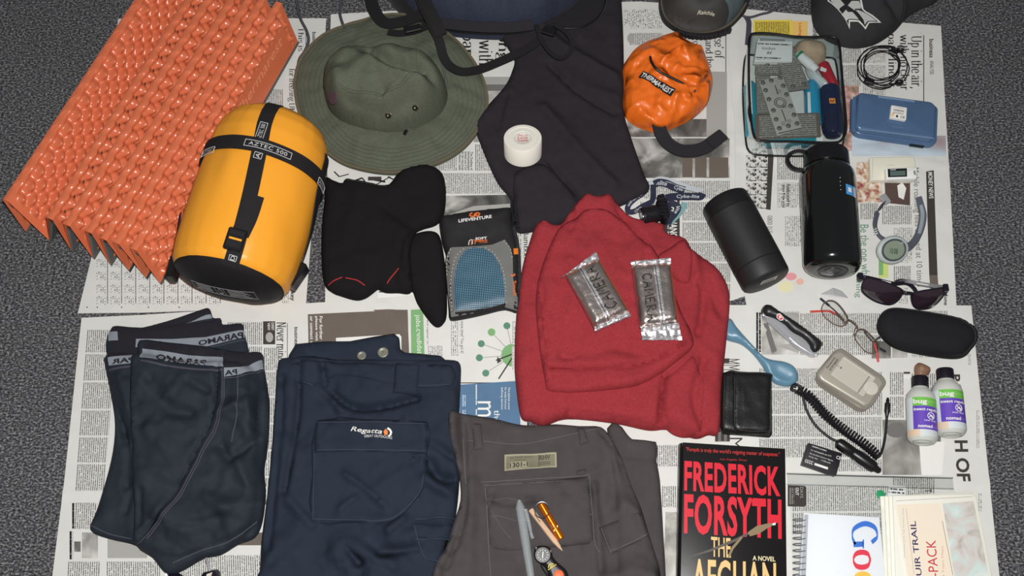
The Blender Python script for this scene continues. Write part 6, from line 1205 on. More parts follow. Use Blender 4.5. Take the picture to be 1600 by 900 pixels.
o, f, L = battery([C_(430,695),C_(590,745),C_(560,850),C_(400,795)], G0, .017, 'black camera battery with white print beside the car plug', mat('battery_black',(26,24,30),.4), [('CE',.86,.99,.16,.3,.01,M_WHITEP),('WARNING Li-ion Battery',.12,.55,.07,.15,.01,M_WHITEP),('for rechargeable use 3.7V',.12,.72,.24,.32,0,M_WHITEP),('Do not short circuit or dispose',.12,.8,.40,.48,0,M_WHITEP),('keep dry    1150mAh',.12,.75,.54,.61,0,M_WHITEP),('CCCC',.05,.28,.74,.88,.02,M_WHITEP)])
strip('print_bar', [L(.33,.82),L(.72,.82)], f, .0035, M_WHITEP, o, off=.0004, th=.0003)
# ------------------------------------------------------------------ insect repellent bottles
PURP = mat('label_purple',(98,66,176),.5); GRNL = mat('label_green',(110,184,74),.5); HDPE = mat('milky_bottle',(196,198,190),.35,spec=.5); LBW = mat('label_pale',(206,212,214),.5)
def repellent(b, t, R_, label):
    zb_ = R_+G0+.001; p0 = P(*b, zb_); p1 = P(*t, zb_); D = (p1-p0).length; o = root('repellent_bottle', label, 'bottle', (p0+p1)/2-Vector((0,0,zb_)), 'insect repellent bottles'); x, y, z = frame(p0, p1)
    lathe('bottle_body', [(0,R_*.5),(.0005,R_*.8),(.004,R_*.95),(.009,R_),(D*.66,R_),(D*.72,R_*.93),(D*.79,R_*.68),(D*.83,R_*.52),(D*.87,R_*.5)], p0, p1, HDPE, o, 44)
    lathe('cap', [(D*.835,R_*.54),(D*.84,R_*.57),(D*.985,R_*.56),(D,R_*.52),(D*1.0005,R_*.2)], p0, p1, mat('repellent_cap',(20,16,26),.45), o, 40, dist=lambda s_, a: 1+.012*math.cos(30*a))
    def S(s_, a, off):
        a += .33; return p0 + z*s_ + (x*math.cos(a)+y*math.sin(a))*(R_+off)
    def patch(nm, s0, s1, a0, a1, m, off=.0003, n=14):
        V = [S(s, a0+(a1-a0)*i/n, off) for s in (s0, s1) for i in range(n+1)]; mk(nm, V, [(i, i+1, i+n+2, i+n+1) for i in range(n)], m, o)
    def txt(s, sc_, h, a0, a1, m, bold=.0):
        gv, gf = glyphs(s, bold); xs = [v[0] for v in gv]; ys = [v[1] for v in gv]; mk('label_lettering', [S(sc_+h*((v[1]-min(ys))/(max(ys)-min(ys))-.5), a0+(a1-a0)*(v[0]-min(xs))/(max(xs)-min(xs)), .0009) for v in gv], gf, m, o, smooth=False)
    s0, s1, s2 = D*.15, D*.50, D*.63
    patch('label_white', s0, s2, 2.95, 2.18, LBW); patch('label_print', s0+.004, s2-.004, 2.75, 2.35, print_mat('label_fine', paper=(206,212,214), pitch=2.2, ink=(150,156,160)), .0005); patch('label_purple', s0, s1, 2.18, -.3, PURP); patch('label_green', s1, s2, 2.18, -.3, GRNL); patch('label_peach', s0-.010, s0, 2.8, 1.75, mat('label_peach',(222,196,168),.5)); patch('label_foot', s0-.010, s0, 1.75, .1, LBW)
    txt('bug', (s1+s2)/2-.001, .0095, 2.12, 1.22, M_WHITEP, .03); txt('proof', (s1+s2)/2, .007, 1.18, .35, mat('pale_green',(150,204,120),.5)); txt('insect repellent', s1-.006, .0058, 2.10, .1, M_WHITEP, .025); txt('neet deet', s0+.014, .003, 1.45, .6, M_WHITEP); txt('nomad', s0+.005, .0052, 1.85, .92, M_WHITEP, .03); txt('medical', s0+.005, .004, .9, .3, mat('pale_purple',(150,126,206),.5))
    c_s, c_a = (s0+s1)/2+.003, .98; tube('sign_ring', [S(c_s+.0052*math.sin(k), c_a-.0052/R_*math.cos(k), .0008) for k in np.linspace(0, 6.28, 21)[:-1]], .0006, M_WHITEP, o, 5, closed=True); tube('sign_bar', [S(c_s+.0036, c_a+.0036/R_, .0008), S(c_s-.0036, c_a-.0036/R_, .0008)], .0006, M_WHITEP, o, 5); tube('sign_insect', [S(c_s-.002, c_a+.003/R_, .0008), S(c_s+.0015, c_a, .0008), S(c_s-.002, c_a-.003/R_, .0008)], .0009, M_WHITEP, o, 5)
    tube('base_ridge', [p0 - z*.0004 + (x*math.cos(k)+y*math.sin(k))*R_*.55 for k in np.linspace(0, 6.28, 25)[:-1]], .0008, HDPE, o, 5, closed=True)
repellent((1441.5,692), (1437,589), .0215, 'nearer insect repellent bottle with purple and green label'); repellent((1486,680), (1476,577), .0222, 'farther insect repellent bottle, by the big headline letters')
bd = root('brown_disc', 'small brown rounded disc tucked behind the nearer repellent cap', 'disc', P(1441,578,G0)); puff('disc', [(1430,573),(1434,567),(1441,568),(1451,573),(1454,578),(1451,585),(1444,590),(1436,590),(1431,584)], G0, .014, .010, mat('brown_wood',(132,100,78),.45,var=(90,.2)), bd, e0=.4, s=.003, sm=4, wr=(([(1437,576),(1444,582)],-.002,.004),))
# ------------------------------------------------------------------ black leather wallet
LE = mat('black_leather',(22,21,22),.38,bump=(420,.35,.0008),spec=.5); wl = root('leather_wallet', 'black leather wallet between the jumper and the novel', 'wallet', P(1167,632,G0)); Wl = lambda x, y: (1110+x/3, 460+y/3)
prism('wallet_back', [Wl(58,372),Wl(285,372),Wl(288,655),Wl(280,672),Wl(55,655)], G0, .013, LE, wl, bev=.003, rd=.004, zp=.008); b_, wf = puff('wallet_pocket', [Wl(60,368),Wl(150,362),Wl(284,368),Wl(288,400),Wl(285,560),Wl(282,650),Wl(200,655),Wl(60,640),Wl(52,560)], .012, .010, .010, LE, wl, e0=.5, s=.004, sm=2, zp=.018, nz=((.001,30,1.),))
b_, wf2 = puff('wallet_flap', [Wl(108,366),Wl(180,362),Wl(284,370),Wl(288,410),Wl(284,560),Wl(280,648),Wl(200,650),Wl(130,642),Wl(108,620),Wl(104,560),Wl(106,450)], 0, .005, .006, LE, wl, e0=.5, s=.004, sm=2, hfb=lambda X, Y: wf(X, Y)-.001, zp=.022); LST = mat('leather_stitch',(46,44,44),.6)
for pth in ([Wl(112,380),Wl(112,560),Wl(116,618),Wl(136,634),Wl(200,642),Wl(276,641)], [Wl(66,376),Wl(62,560),Wl(66,632)]): strip('stitching', pth, lambda X, Y: np.maximum(wf(X, Y), wf2(X, Y)), .0008, LST, wl, off=.0004, th=.0004)
text('LEATHER', [Wl(146,440),Wl(148,540),Wl(156,440),Wl(158,540)], wf2, LST, wl, off=.0004)
# ------------------------------------------------------------------ novel
bk_ = root('novel', 'black hardback novel with large red capitals on its cover', 'book', P(1145,800,G0)); BZ = .030; COV = mat('cover_black',(20,17,18),.3,coat=.25); px = [(1067,691),(1227,701),(1229.5,910),(1232,1000),(1061,1000),(1063,910)]
prism('page_block', [(1069,694),(1224,703),(1228,998),(1065,998)], G0+.0025, BZ-.003, mat('page_edge',(214,208,184),.8), bk_, bev=0, zp=.018); prism('back_cover', [(1066,692),(1226,702),(1230,1000),(1060,1000)], G0, G0+.0025, COV, bk_, bev=.0006, zp=BZ-.004); prism('front_cover', px, BZ-.0028, BZ, COV, bk_, bev=.0006)
s_a = P(1066,692,BZ-.001); s_b = P(1061,1000,BZ-.001); ys_ = []
V = []; 
for q in (s_a, s_b):
    for k in range(9): a = math.pi*k/8; V.append(Vector((q.x - .004*math.sin(a), q.y, G0+.0005 + (BZ-G0-.001)*(1-math.cos(a))/2)))
mk('spine', V, [(k, k+1, k+10, k+9) for k in range(8)], COV, bk_); BF = const(BZ); RDL = mat('title_red',(214,34,52),.35); GLD = mat('title_gold',(226,190,128),.35); REDS = mat('quote_red',(186,44,44),.4)
text('"Forsyth is truly the world\'s reigning master of suspense."', [(1071.5,706.5),(1218,715),(1072,698.5),(1218.5,707)], BF, REDS, bk_, bold=.015, off=.0004); text('-Los Angeles Times', [(1124,719.5),(1167,721.5),(1124,715.5),(1167,717.5)], BF, REDS, bk_, shear=.2, off=.0004)
text('FREDERICK', [(1069,767),(1219.5,776),(1069.5,719.5),(1218,729)], BF, RDL, bk_, bold=.032, off=.0004, spacing=1.08); text('FORSYTH', [(1068.5,834),(1221.5,843),(1069,771),(1221,780)], BF, RDL, bk_, bold=.032, off=.0004, spacing=1.08); text('THE', [(1111,869.5),(1142,871.5),(1111,838.5),(1141.5,841)], BF, GLD, bk_, bold=.012, off=.0004); text('A NOVEL', [(1176,875.5),(1211.5,877.5),(1176,868),(1211.5,870)], BF, mat('pale_title',(226,214,170),.4), bk_, bold=.02, off=.0004); text('AFGHAN', [(1081,935),(1213,937),(1081.5,872.5),(1212.5,879)], BF, GLD, bk_, bold=.02, off=.0004, spacing=1.05)
WD = mat('picture_tan',(136,114,84),.5); WG_ = mat('picture_grey',(84,76,68),.5); decal('picture_shaft', [(1068,873),(1110,858),(1150,841),(1170,831.5),(1170,835),(1150,846),(1110,862)], BF, WG_, bk_, off=.0007, s=.01); decal('picture_head', [(1168,832),(1172,829),(1182,822),(1196,818.5),(1210,817),(1211,819),(1198,826),(1186,834),(1172,838)], BF, WD, bk_, off=.0009, s=.01); decal('picture_tip', [(1206,818),(1212,816.5),(1212,820),(1208,821)], BF, M_WHITEP, bk_, off=.0012, s=.01); decal('picture_strap', [(1158,838),(1160,841),(1146,858),(1140,871),(1137,870),(1143,855)], BF, WD, bk_, off=.0011, s=.01); strip('picture_cord', [(1068,873),(1067,878),(1070,883),(1074,881)], BF, .0008, WG_, bk_, off=.0008, th=.0002)
# ------------------------------------------------------------------ clear document wallet, notebook, maps
nb = root('notebook', 'white spiral notebook with large coloured letters', 'notebook', P(1315,860,G0)); NZ = .016; prism('cover', [(1256,801),(1374,808),(1384,905),(1388,1000),(1246,1000),(1250,905)], G0+.001, NZ, mat('notebook_white',(236,238,242),.35,coat=.2), nb, bev=.0008); nf = const(NZ)
for ch, q, m_ in (('G',[(1330,815),(1331.5,858),(1373,813),(1371,856)],mat('letter_blue',(60,116,206),.4)), ('o',[(1332,859),(1333,891),(1361,858.5),(1362,890)],mat('letter_red',(224,60,80),.4)), ('o',[(1333,893),(1334,926),(1363,892.5),(1364,925)],mat('letter_yellow',(240,196,84),.4)), ('g',[(1325,928),(1326,958),(1365,928),(1366,958)],MATS['letter_blue'])): lettering('cover_letter', roman(ch, .24, .07), q, nf, m_, nb, off=.0004)
for k in range(14):
    y_ = 812+k*9.6; tube('wire_loop', [P(1249+ (10*math.cos(a)), y_+1.5*math.sin(a), NZ-.001+.004*math.sin(a)) for a in np.linspace(0, 2*math.pi, 13)[:-1]], .0008, mat('wire_grey',(130,132,140),.3,.6), nb, 5, closed=True)
decal('binding_margin', [(1257,804),(1263,804),(1259,905),(1251,905)], nf, mat('binding_grey',(176,178,184),.5), nb, off=.0003, s=.01)
mpk = root('map_pack', 'folded paper trail maps with a cream and pale relief cover', 'map', P(1455,840,G0)); MPC = mat('map_paper',(232,230,218),.5); B5 = lambda x, y: (1220+x/4.444, 740+y/4.444)
for k in range(4): prism('map_sheet', [B5(700+k*22,152+k*2),B5(1320,120+k*9),B5(1345,170),B5(1450,711),B5(1475,840),B5(735+k*20,900),B5(720+k*20,520)], G0+.0035+k*.0040, G0+.0066+k*.0040, MPC, mpk, bev=.0010, zp=G0+.012)
MZ = G0+.0200; mf = const(MZ); prism('map_cover', [B5(790,200),B5(800,185),B5(1335,155),B5(1348,180),B5(1450,711),B5(1480,860),B5(900,900),B5(870,711)], MZ-.0008, MZ, MPC, mpk, bev=.0003)
decal('cream_panel', [B5(802,215),B5(1108,205),B5(1200,711),B5(1230,860),B5(900,860),B5(880,711)], mf, mat('map_cream',(236,222,202),.5), mpk, off=.0003, s=.01); decal('relief_panel', [B5(1122,207),B5(1338,190),B5(1445,711),B5(1470,860),B5(1235,860),B5(1205,711)], mf, photo_mat('relief_map', [(0.3,(150,150,140)),(0.7,(232,228,220)),(0.46,(206,198,192)),(0.58,(200,216,212))], 22, 5, dist=1.2), mpk, off=.0003, s=.01)
NVY = mat('title_navy',(58,46,92),.5); TRD = mat('title_crimson',(196,54,64),.5)
text('JOHN MUIR TRAIL', [(1452,975),(1433.5,814),(1440.5,975),(1421.5,814)], mf, NVY, mpk, bold=.012, off=.0006); text('MAP-PACK', [(1470,940),(1462,844),(1455,940),(1446.5,844)], mf, TRD, mpk, off=.0006); text('Shaded Topo Maps', [(1478,925),(1474.5,853),(1473.5,925),(1470,853)], mf, mat('map_orange',(214,150,120),.5), mpk, off=.0006); text('Weatherproof & Tear Resistant Paper', [(1415,872),(1412.5,793),(1412,872),(1409.5,793)], mf, mat('map_blue',(130,170,196),.5), mpk, off=.0006)
strip('panel_line', [B5(870,240),B5(925,700)], mf, .0005, M_GREYP, mpk, off=.0005, th=.0002); strip('panel_line', [B5(1122,330),B5(1195,705)], mf, .0006, M_GREY2P, mpk, off=.0005, th=.0002); strip('panel_print', [B5(1108,215),B5(1190,640)], mf, .0012, print_mat('side_print', paper=(236,222,202), ink=(120,110,100)), mpk, off=.0005, th=.0002); strip('cover_rule', [B5(800,190),B5(1335,160)], mf, .0006, M_GREYP, mpk, off=.0005, th=.0002)
lc = root('price_card', 'small white printed card above the folded maps', 'card', P(1402,767,G0)); prism('card', [(1388,757.5),(1416,760),(1414,785),(1386,785)], G0, G0+.0012, mat('white_card',(222,222,220)), lc, bev=.0003, rd=.002, zp=G0); decal('card_print', [(1389,761),(1414,763),(1413,772),(1388,770)], const(G0+.0012), PRW, lc, off=.0003, s=.02)
gd = root('green_sticker', 'round green sticker beside the small white card', 'sticker', P(1376,773,G0)); q = P(1376,773,G0); lathe('sticker', [(0,.0068),(.0006,.0068),(.0008,.0062)], q, q+UP, mat('sticker_green',(34,150,96),.5), gd, 24)
dt = root('days_out_tag', 'dark printed clipping lying beside the notebook', 'clipping', P(1247,775,G0)); prism('clipping', [(1231,758),(1257,759),(1260,762),(1260,789),(1257,792),(1231,791)], G0-.001, G0, M_DARKP, dt, bev=.0002, zp=G0); text('OUT', [(1243,762),(1243,774),(1248,762),(1248,774)], const(G0), M_WHITEP, dt, bold=.02, off=.0003); text('DAYS', [(1250,761),(1250,778),(1255,761),(1255,778)], const(G0), M_GREYP, dt, off=.0003); decal('clipping_print', [(1233,762),(1233,788),(1241,788),(1241,762)], const(G0), print_mat('dark_print', paper=(66,60,58), ink=(150,146,142)), dt, off=.0003, s=.02)
dw = root('document_wallet', 'clear plastic document wallet around the notebook and maps', 'document wallet', P(1360,840,G0)); DWC = clear('wallet_film',(250,251,251),.03,.14)
wpx = [(1231,737),(1350,740),(1490,744),(1497,800),(1500,1000),(1238,1000)]; poly = resample_keep([Vector((P(x, y, .01).x, P(x, y, .01).y, 0)) for x, y in wpx], .012); v, F_ = trifill(poly, .012); X = np.array([q.x for q in v]); Y = np.array([q.y for q in v])
nbp = [Vector((P(x, y, NZ).x, P(x, y, NZ).y, 0)) for x, y in ((1238,798),(1376,804),(1384,900),(1388,1010),(1232,1010))]
def dwz(X, Y):
    ins = inside(X, Y, nbp); d = np.where(ins, 0, segdist(X, Y, nbp)); return G0+.0022+.0125*np.exp(-(d/.012)**2) + np.array([.0006*noise.noise(Vector((a*16, b*16, 2))) for a, b in zip(X, Y)])
mk('film', [Vector(q) for q in zip(X, Y, dwz(X, Y))], F_, DWC, dw)
tube('zip_track', [P(x, y, .0085) for x, y in ((1229,740),(1350,744),(1489,747))], .0012, clear('track_clear',(236,238,238),.1,.2), dw, 6, 4); tube('zip_track', [P(x, y, .0095) for x, y in ((1230,757),(1350,760),(1490,764))], .0010, MATS['track_clear'], dw, 6, 4); strip('zip_band', [(1230,748),(1350,751),(1489,755)], const(.0085), .015, clear('band_film',(252,252,252),.05,.3), dw, off=0, th=.0006)
# ------------------------------------------------------------------ clear film scrap
cfm = root('plastic_film', 'clear crinkled plastic film scrap below the black bottle', 'film', P(1302,460,G0)); V = [P(x, y, z) for x, y, z in ((1279,460,.006),(1302,449,.012),(1328,467,.006),(1303,462,.014),(1316,454,.010))]; mk('film', V, [(0,3,1),(1,3,4),(3,2,4)], clear('film_white',(236,238,240),.16,.2), cfm, smooth=False); tube('film_edge', [V[0], V[1], V[4], V[2]], .0006, mat('film_edge',(236,236,238),.3), cfm, 5); tube('film_edge', [V[0], V[3], V[2]], .0006, MATS['film_edge'], cfm, 5)
# ------------------------------------------------------------------ stretch shorts
SH = mat('short_navy_black',(35,41,50),.75,bump=(800,.3,.0005),var=(40,.08),spec=.25,crease=(12,.026)); WB = mat('waistband_black',(26,24,32),.9,bump=(900,.4,.0005)); WGR = mat('waistband_grey',(128,134,142),.85,bump=(900,.3,.0004)); SST = mat('short_stitch',(64,62,72),.8); Z7 = lambda x, y: (140+x/5.517, 480+y/5.517)
def shorts(body, z0, h, wr, label, bands, greys, texts, seams, nz, hfb=None):
    o = root('stretch_shorts', label, 'shorts', P(body[0][0], body[0][1], G0), 'stretch shorts stacked on the lower left newspaper')
    b_, f = puff('shorts_body', body, z0, h, .014, SH, o, e0=.35, s=.0042, sm=3, wr=wr, nz=nz, hfb=hfb)
    for b in bands: decal('waistband', b, f, WB, o, off=.0014, s=.004)
    for g in greys: decal('waistband_stripe', g, f, WGR, o, off=.0022, s=.004)
    for s_, q in texts: text(s_, q, f, mat('band_ink',(24,22,30),.9), o, bold=.03, off=.0032)
    for sm_ in seams: strip('seam', sm_, f, .0016, SST, o, off=.0012, th=.0005)
    return o, f
_, sf1 = shorts([Z7(185,185),Z7(235,160),Z7(450,175),Z7(700,110),Z7(950,25),Z7(1030,10),Z7(1062,90),Z7(1130,95),Z7(1150,150),Z7(1310,140),Z7(1330,220),Z7(1375,400),(398,620),(398,780),(300,820),(225,800),(205,700),(180,620),(168,560),Z7(140,300)], G0, .009, (([Z7(450,180),Z7(800,130),Z7(1060,95)],-.004,.004),), 'rearmost dark stretch shorts, their waistband fanned out on top',
    [[Z7(190,195),Z7(235,162),Z7(450,177),Z7(700,112),Z7(950,30),Z7(1026,15),Z7(1055,75),Z7(830,140),Z7(600,250),Z7(380,420),Z7(180,400)], [Z7(830,150),Z7(1125,100),Z7(1145,152),Z7(1305,145),Z7(1325,205),Z7(1000,260),Z7(420,270),Z7(500,215)]], [[Z7(165,215),Z7(240,208),Z7(245,285),Z7(160,290)], [Z7(830,140),Z7(1042,60),Z7(1058,95),Z7(940,115)], [Z7(400,272),Z7(700,275),Z7(1000,258),Z7(1328,200),Z7(1338,265),Z7(1000,340),Z7(700,345),Z7(395,345)]],
    [('PARAMO', [Z7(1330,270),Z7(940,332),Z7(1322,215),Z7(935,290)]), ('PA', [Z7(615,330),Z7(500,340),Z7(615,292),Z7(500,296)])], [[Z7(720,355),Z7(1000,350),Z7(1340,285)]], ((.0012,25,1.),))
_, sf2 = shorts([Z7(150,425),Z7(390,425),(300,572),(402,584),(408,680),(403,800),(385,832),(330,855),(290,872),(262,872),(232,862),(205,850),(170,842),(141,828),(152,795),(170,735),(179,690),(180,652),(172,605),(166,575)], G0, .012, (([(190,590),(205,640)],.006,.006),([(185,640),(200,700),(198,760)],-.008,.006),([(200,700),(198,740)],.006,.007),([(196,800),(205,770)],-.006,.005),([(205,600),(214,680)],.005,.008)), 'middle dark stretch shorts, showing at the left of the stack',
    [[Z7(155,400),Z7(390,380),Z7(390,428),Z7(155,432)]], [[Z7(155,432),Z7(392,410),Z7(395,480),Z7(165,505)]], [('PAR', [Z7(388,472),Z7(190,490),Z7(386,428),Z7(188,448)])], [[Z7(165,540),Z7(280,515),Z7(395,500)], [(141,820),(170,834),(205,842)], [Z7(165,548),Z7(280,523),Z7(395,508)]], ((.003,16,5.),), hfb=sf1.soft)
shorts([Z7(455,300),Z7(700,320),Z7(1000,350),Z7(1160,380),Z7(1300,400),Z7(1478,392),Z7(1500,500),Z7(1545,770),(421,650),(418,700),(413,735),(415,770),(410,815),(398,840),(372,851),(345,867),(318,873),(290,889),(268,898),(256,893),(240,872),(214,851),(216,800),(214,700),(213,620),(212,565),Z7(430,420)], G0, .017, (([(346,575),(340,640),(316,700),(280,770),(225,840)],-0.0065,.003),([(240,600),(270,640),(300,650)],-0.0104,.009),([(230,600),(262,625)],0.0078,.008),([(300,600),(330,615)],-0.0078,.007),([(350,650),(372,640)],0.0078,.008),([(350,700),(365,720),(400,690)],-0.0104,.007),([(375,720),(395,760),(410,740)],0.0091,.008),([(225,770),(220,820)],-0.0091,.006),([(330,780),(360,800)],0.0065,.010),([(260,700),(290,720)],0.0052,.012),([(375,851),(400,820)],-0.0078,.004)), 'front dark stretch shorts on the stack with a full grey waistband',
    [[Z7(462,305),Z7(700,322),Z7(1000,352),Z7(1140,382),Z7(1140,440),Z7(900,420),Z7(700,390),Z7(470,362)], [Z7(1150,385),Z7(1300,402),Z7(1475,396),Z7(1485,465),Z7(1300,520),Z7(1155,522)]], [[Z7(455,355),Z7(700,388),Z7(900,418),Z7(1148,430),Z7(1152,512),Z7(900,492),Z7(700,470),Z7(430,430)], [Z7(1158,520),Z7(1300,515),Z7(1488,455),Z7(1500,535),Z7(1300,578),Z7(1160,598)]],
    [('PARAMO', [Z7(1005,512),Z7(575,452),Z7(1005,455),Z7(572,402)]), ('PA', [Z7(1272,575),Z7(1165,590),Z7(1270,530),Z7(1160,545)])], [[Z7(440,455),Z7(700,505),Z7(1000,535),Z7(1150,535)], [Z7(440,463),Z7(700,513),Z7(1000,543),Z7(1150,543)], [(347,575),(341,640),(317,700),(281,770),(226,840),(214,849)], [(350,578),(344,642),(320,702),(284,772),(229,842)], [(372,585),(370,640),(362,690)], [(270,880),(310,862),(360,845),(402,815)], [Z7(1165,610),Z7(1300,595),Z7(1500,550)]], ((.005,14,9.),(.0018,36,2.)), hfb=lambda X, Y: np.maximum(sf1.soft(X, Y), sf2.soft(X, Y)))
# ------------------------------------------------------------------ navy trousers
NT_ = mat('navy_trouser_cloth',(34,42,55),.85,bump=(700,.35,.0006),var=(30,.08),spec=.25,crease=(13,.03)); NST = mat('navy_stitch',(52,61,74),.8); tn = root('navy_trousers', 'folded navy walking trousers with an embroidered pocket logo', 'trousers', P(570,730,G0)); A2 = lambda x, y: (400+x/2.25, 500+y/2.25)
b_, nf0 = puff('back_waistband', [A2(140,85),A2(330,75),A2(485,48),A2(505,85),A2(522,115),A2(650,126),A2(652,170),A2(500,260),A2(200,250),A2(120,180)], G0, .017, .010, NT_, tn, e0=.4, s=.005, sm=2)
tb_px = [A2(85,140),A2(130,132),A2(200,128),A2(300,140),A2(420,138),A2(560,142),A2(640,140),A2(700,143),A2(717,155),A2(720,185),A2(714,330),A2(716,480),A2(712,600),A2(695,720),A2(650,860),A2(640,1040),A2(5,1040),A2(15,880),A2(20,780),A2(40,620),A2(58,430),A2(70,250),A2(75,180)]
b_, nt = puff('trouser_body', tb_px, G0+.003, .026, .016, NT_, tn, e0=.4, s=.0038, sm=3, nz=((.007,9,4.),(.0030,26,6.)), wr=(([A2(260,250),A2(330,300),A2(420,305),A2(560,270)],-0.0153,.006),([A2(240,240),A2(300,320)],0.0102,.007),([A2(230,150),A2(240,240)],-0.0102,.004),([A2(150,150),A2(140,350),A2(100,600)],-0.0102,.005),([A2(85,200),A2(80,400),A2(40,800)],-0.0085,.006),([A2(610,500),A2(640,550),A2(710,560)],-0.0170,.007),([A2(600,560),A2(660,600),A2(700,620)],0.0136,.008),([A2(620,430),A2(690,480)],-0.0119,.006),([A2(120,640),A2(200,720)],0.0085,.008),([A2(320,800),A2(360,850)],-0.0102,.006),([A2(440,820),A2(560,800)],-0.0085,.007),([A2(470,740),A2(520,700)],0.0102,.006),([A2(330,790),A2(480,860)],0.0085,.010)))
puff('waistband', [A2(130,150),A2(200,140),A2(300,148),A2(420,150),A2(560,158),A2(690,158),A2(690,230),A2(560,235),A2(420,215),A2(290,190),A2(200,228),A2(128,205)], 0, .004, .006, NT_, tn, e0=.3, s=.005, sm=2, hfb=lambda X, Y: nt(X, Y)-.0012, zp=.035, wr=(([A2(300,150),A2(280,190)],.003,.005),([A2(250,145),A2(240,200)],-.003,.004)), nz=((.0015,30,3.),))
puff('belt_loop', [A2(490,150),A2(576,158),A2(566,262),A2(482,255)], 0, .005, .004, NT_, tn, e0=.4, s=.004, sm=0, hfb=lambda X, Y: nt(X, Y)+.0012, zp=.036)
b_, pkf = puff('pocket', [A2(212,352),A2(400,350),A2(602,360),A2(605,450),A2(595,560),A2(575,620),A2(480,708),A2(330,712),A2(195,708),A2(200,550)], 0, .005, .006, NT_, tn, e0=.35, s=.005, sm=2, hfb=lambda X, Y: nt(X, Y)-.001, zp=.035, wr=(([A2(330,560),A2(400,610),A2(470,670)],0.0090,.005),([A2(310,680),A2(360,640)],0.0075,.005),([A2(440,560),A2(560,500),A2(600,480)],-0.0060,.006)), nz=((.002,22,3.),))
b_, flf = puff('pocket_flap', [A2(210,350),A2(400,348),A2(604,358),A2(600,470),A2(500,466),A2(340,466),A2(208,468)], 0, .0035, .004, NT_, tn, e0=.4, s=.005, sm=0, hfb=lambda X, Y: pkf(X, Y)-.0005, zp=.038, nz=((.001,25,8.),))
TOPN = lambda X, Y: np.maximum(np.maximum(nt(X, Y), pkf(X, Y)), flf(X, Y))
for pth in ([A2(216,360),A2(400,358),A2(600,366)], [A2(214,458),A2(400,456),A2(594,460)], [A2(205,470),A2(202,580),A2(200,700)], [A2(200,700),A2(330,702),A2(475,698),A2(570,612),A2(592,540)], [A2(140,208),A2(200,230)], [A2(560,232),A2(680,226)], [A2(484,248),A2(564,258)], [A2(560,700),A2(700,700)], [A2(560,770),A2(690,775)], [A2(555,720),A2(590,830),A2(640,850)]): strip('stitching', pth, TOPN, .0008, NST, tn, off=.0012, th=.0004)
puff('side_pocket', [A2(560,715),A2(690,725),A2(680,770),A2(560,768)], 0, .003, .004, NT_, tn, e0=.4, s=.005, sm=0, hfb=nt, zp=.032)
text('Regatta', [A2(332,395),A2(442,406),A2(334,374),A2(444,384)], flf, WT, tn, bold=.01, shear=.25, off=.0012); text('GREAT OUTDOORS', [A2(380,412),A2(478,419),A2(381,403),A2(479,410)], flf, WT, tn, off=.0012); decal('flame_mark', [A2(452,404),A2(448,392),A2(456,382),A2(464,392),A2(462,404)], flf, mat('flame_orange',(236,130,60),.6), tn, off=.0014, s=.004); strip('flame_arc', [A2(462,380),A2(473,388),A2(475,400),A2(466,409)], flf, .003, WT, tn, off=.0014, th=.0004)
for x, y, r_ in ((372,126,.0068),(447,115,.0082)):
    q = PS(*A2(x, y), nf0, .0006); bt_ = lathe('button', [(0,r_),(.0022,r_),(.0030,r_*.8),(.0022,r_*.62),(.0022,r_*.3)], q, q+UP, mat('horn_button',(126,126,112),.4,.2), tn, 26)
    for a in range(4): c = q + Vector((.0018*math.cos(a*1.571+.78), .0018*math.sin(a*1.571+.78), .0024)); lathe('button_hole', [(0,.0007),(.0003,.0007)], c, c+UP, M_BLACKP, bt_, 8)
# ------------------------------------------------------------------ grey trousers
GT = mat('grey_trouser_cloth',(72,67,68),.9,bump=(650,.4,.0007),var=(40,.08),spec=.15,crease=(13,.024)); GST = mat('grey_trouser_stitch',(92,87,86),.8); tg_ = root('grey_trousers', 'folded brown-grey cotton trousers with a khaki label', 'trousers', P(860,790,G0)); A3 = lambda x, y: (680+x/3.46, 640+y/3.46)
b_, g0f = puff('back_leg', [A3(930,100),A3(1010,95),A3(1060,160),A3(1195,175),A3(1196,280),A3(1215,380),A3(1235,700),A3(1246,900),A3(1250,1240),A3(1000,1240),A3(980,600)], G0, .014, .012, GT, tg_, e0=.4, s=.006, sm=2, nz=((.002,18,1.),), wr=(([A3(985,245),A3(1080,250),A3(1195,270)],-.004,.003),))
gpx = [A3(80,40),A3(150,30),A3(300,40),A3(440,75),A3(560,82),A3(650,75),A3(780,85),A3(900,95),A3(960,180),A3(1010,280),A3(1060,420),A3(1110,540),A3(1150,680),A3(1190,800),A3(1215,900),A3(1240,1240),A3(-20,1240),A3(-10,900),A3(60,750),A3(100,620),A3(140,490),A3(130,350),A3(92,200)]
b_, g1 = puff('trouser_body', gpx, G0+.006, .024, .016, GT, tg_, hfb=lambda X, Y: np.maximum(nt.soft(X, Y), g0f.soft(X, Y)), e0=.4, s=.004, sm=3, nz=((.006,9,14.),(.0026,26,16.)), wr=(([A3(150,60),A3(160,300),A3(150,600),A3(60,850)],-0.0102,.005),([A3(200,400),A3(190,700),A3(180,900)],0.0068,.010),([A3(290,480),A3(420,500),A3(560,480)],-0.0085,.006),([A3(900,110),A3(970,210),A3(1050,400)],-0.0102,.005),([A3(860,400),A3(880,600),A3(900,860)],-0.0068,.005),([A3(1090,560),A3(1150,680)],0.0085,.008),([A3(400,340),A3(600,330)],0.0068,.010),([A3(980,560),A3(1020,520)],0.0068,.010)))
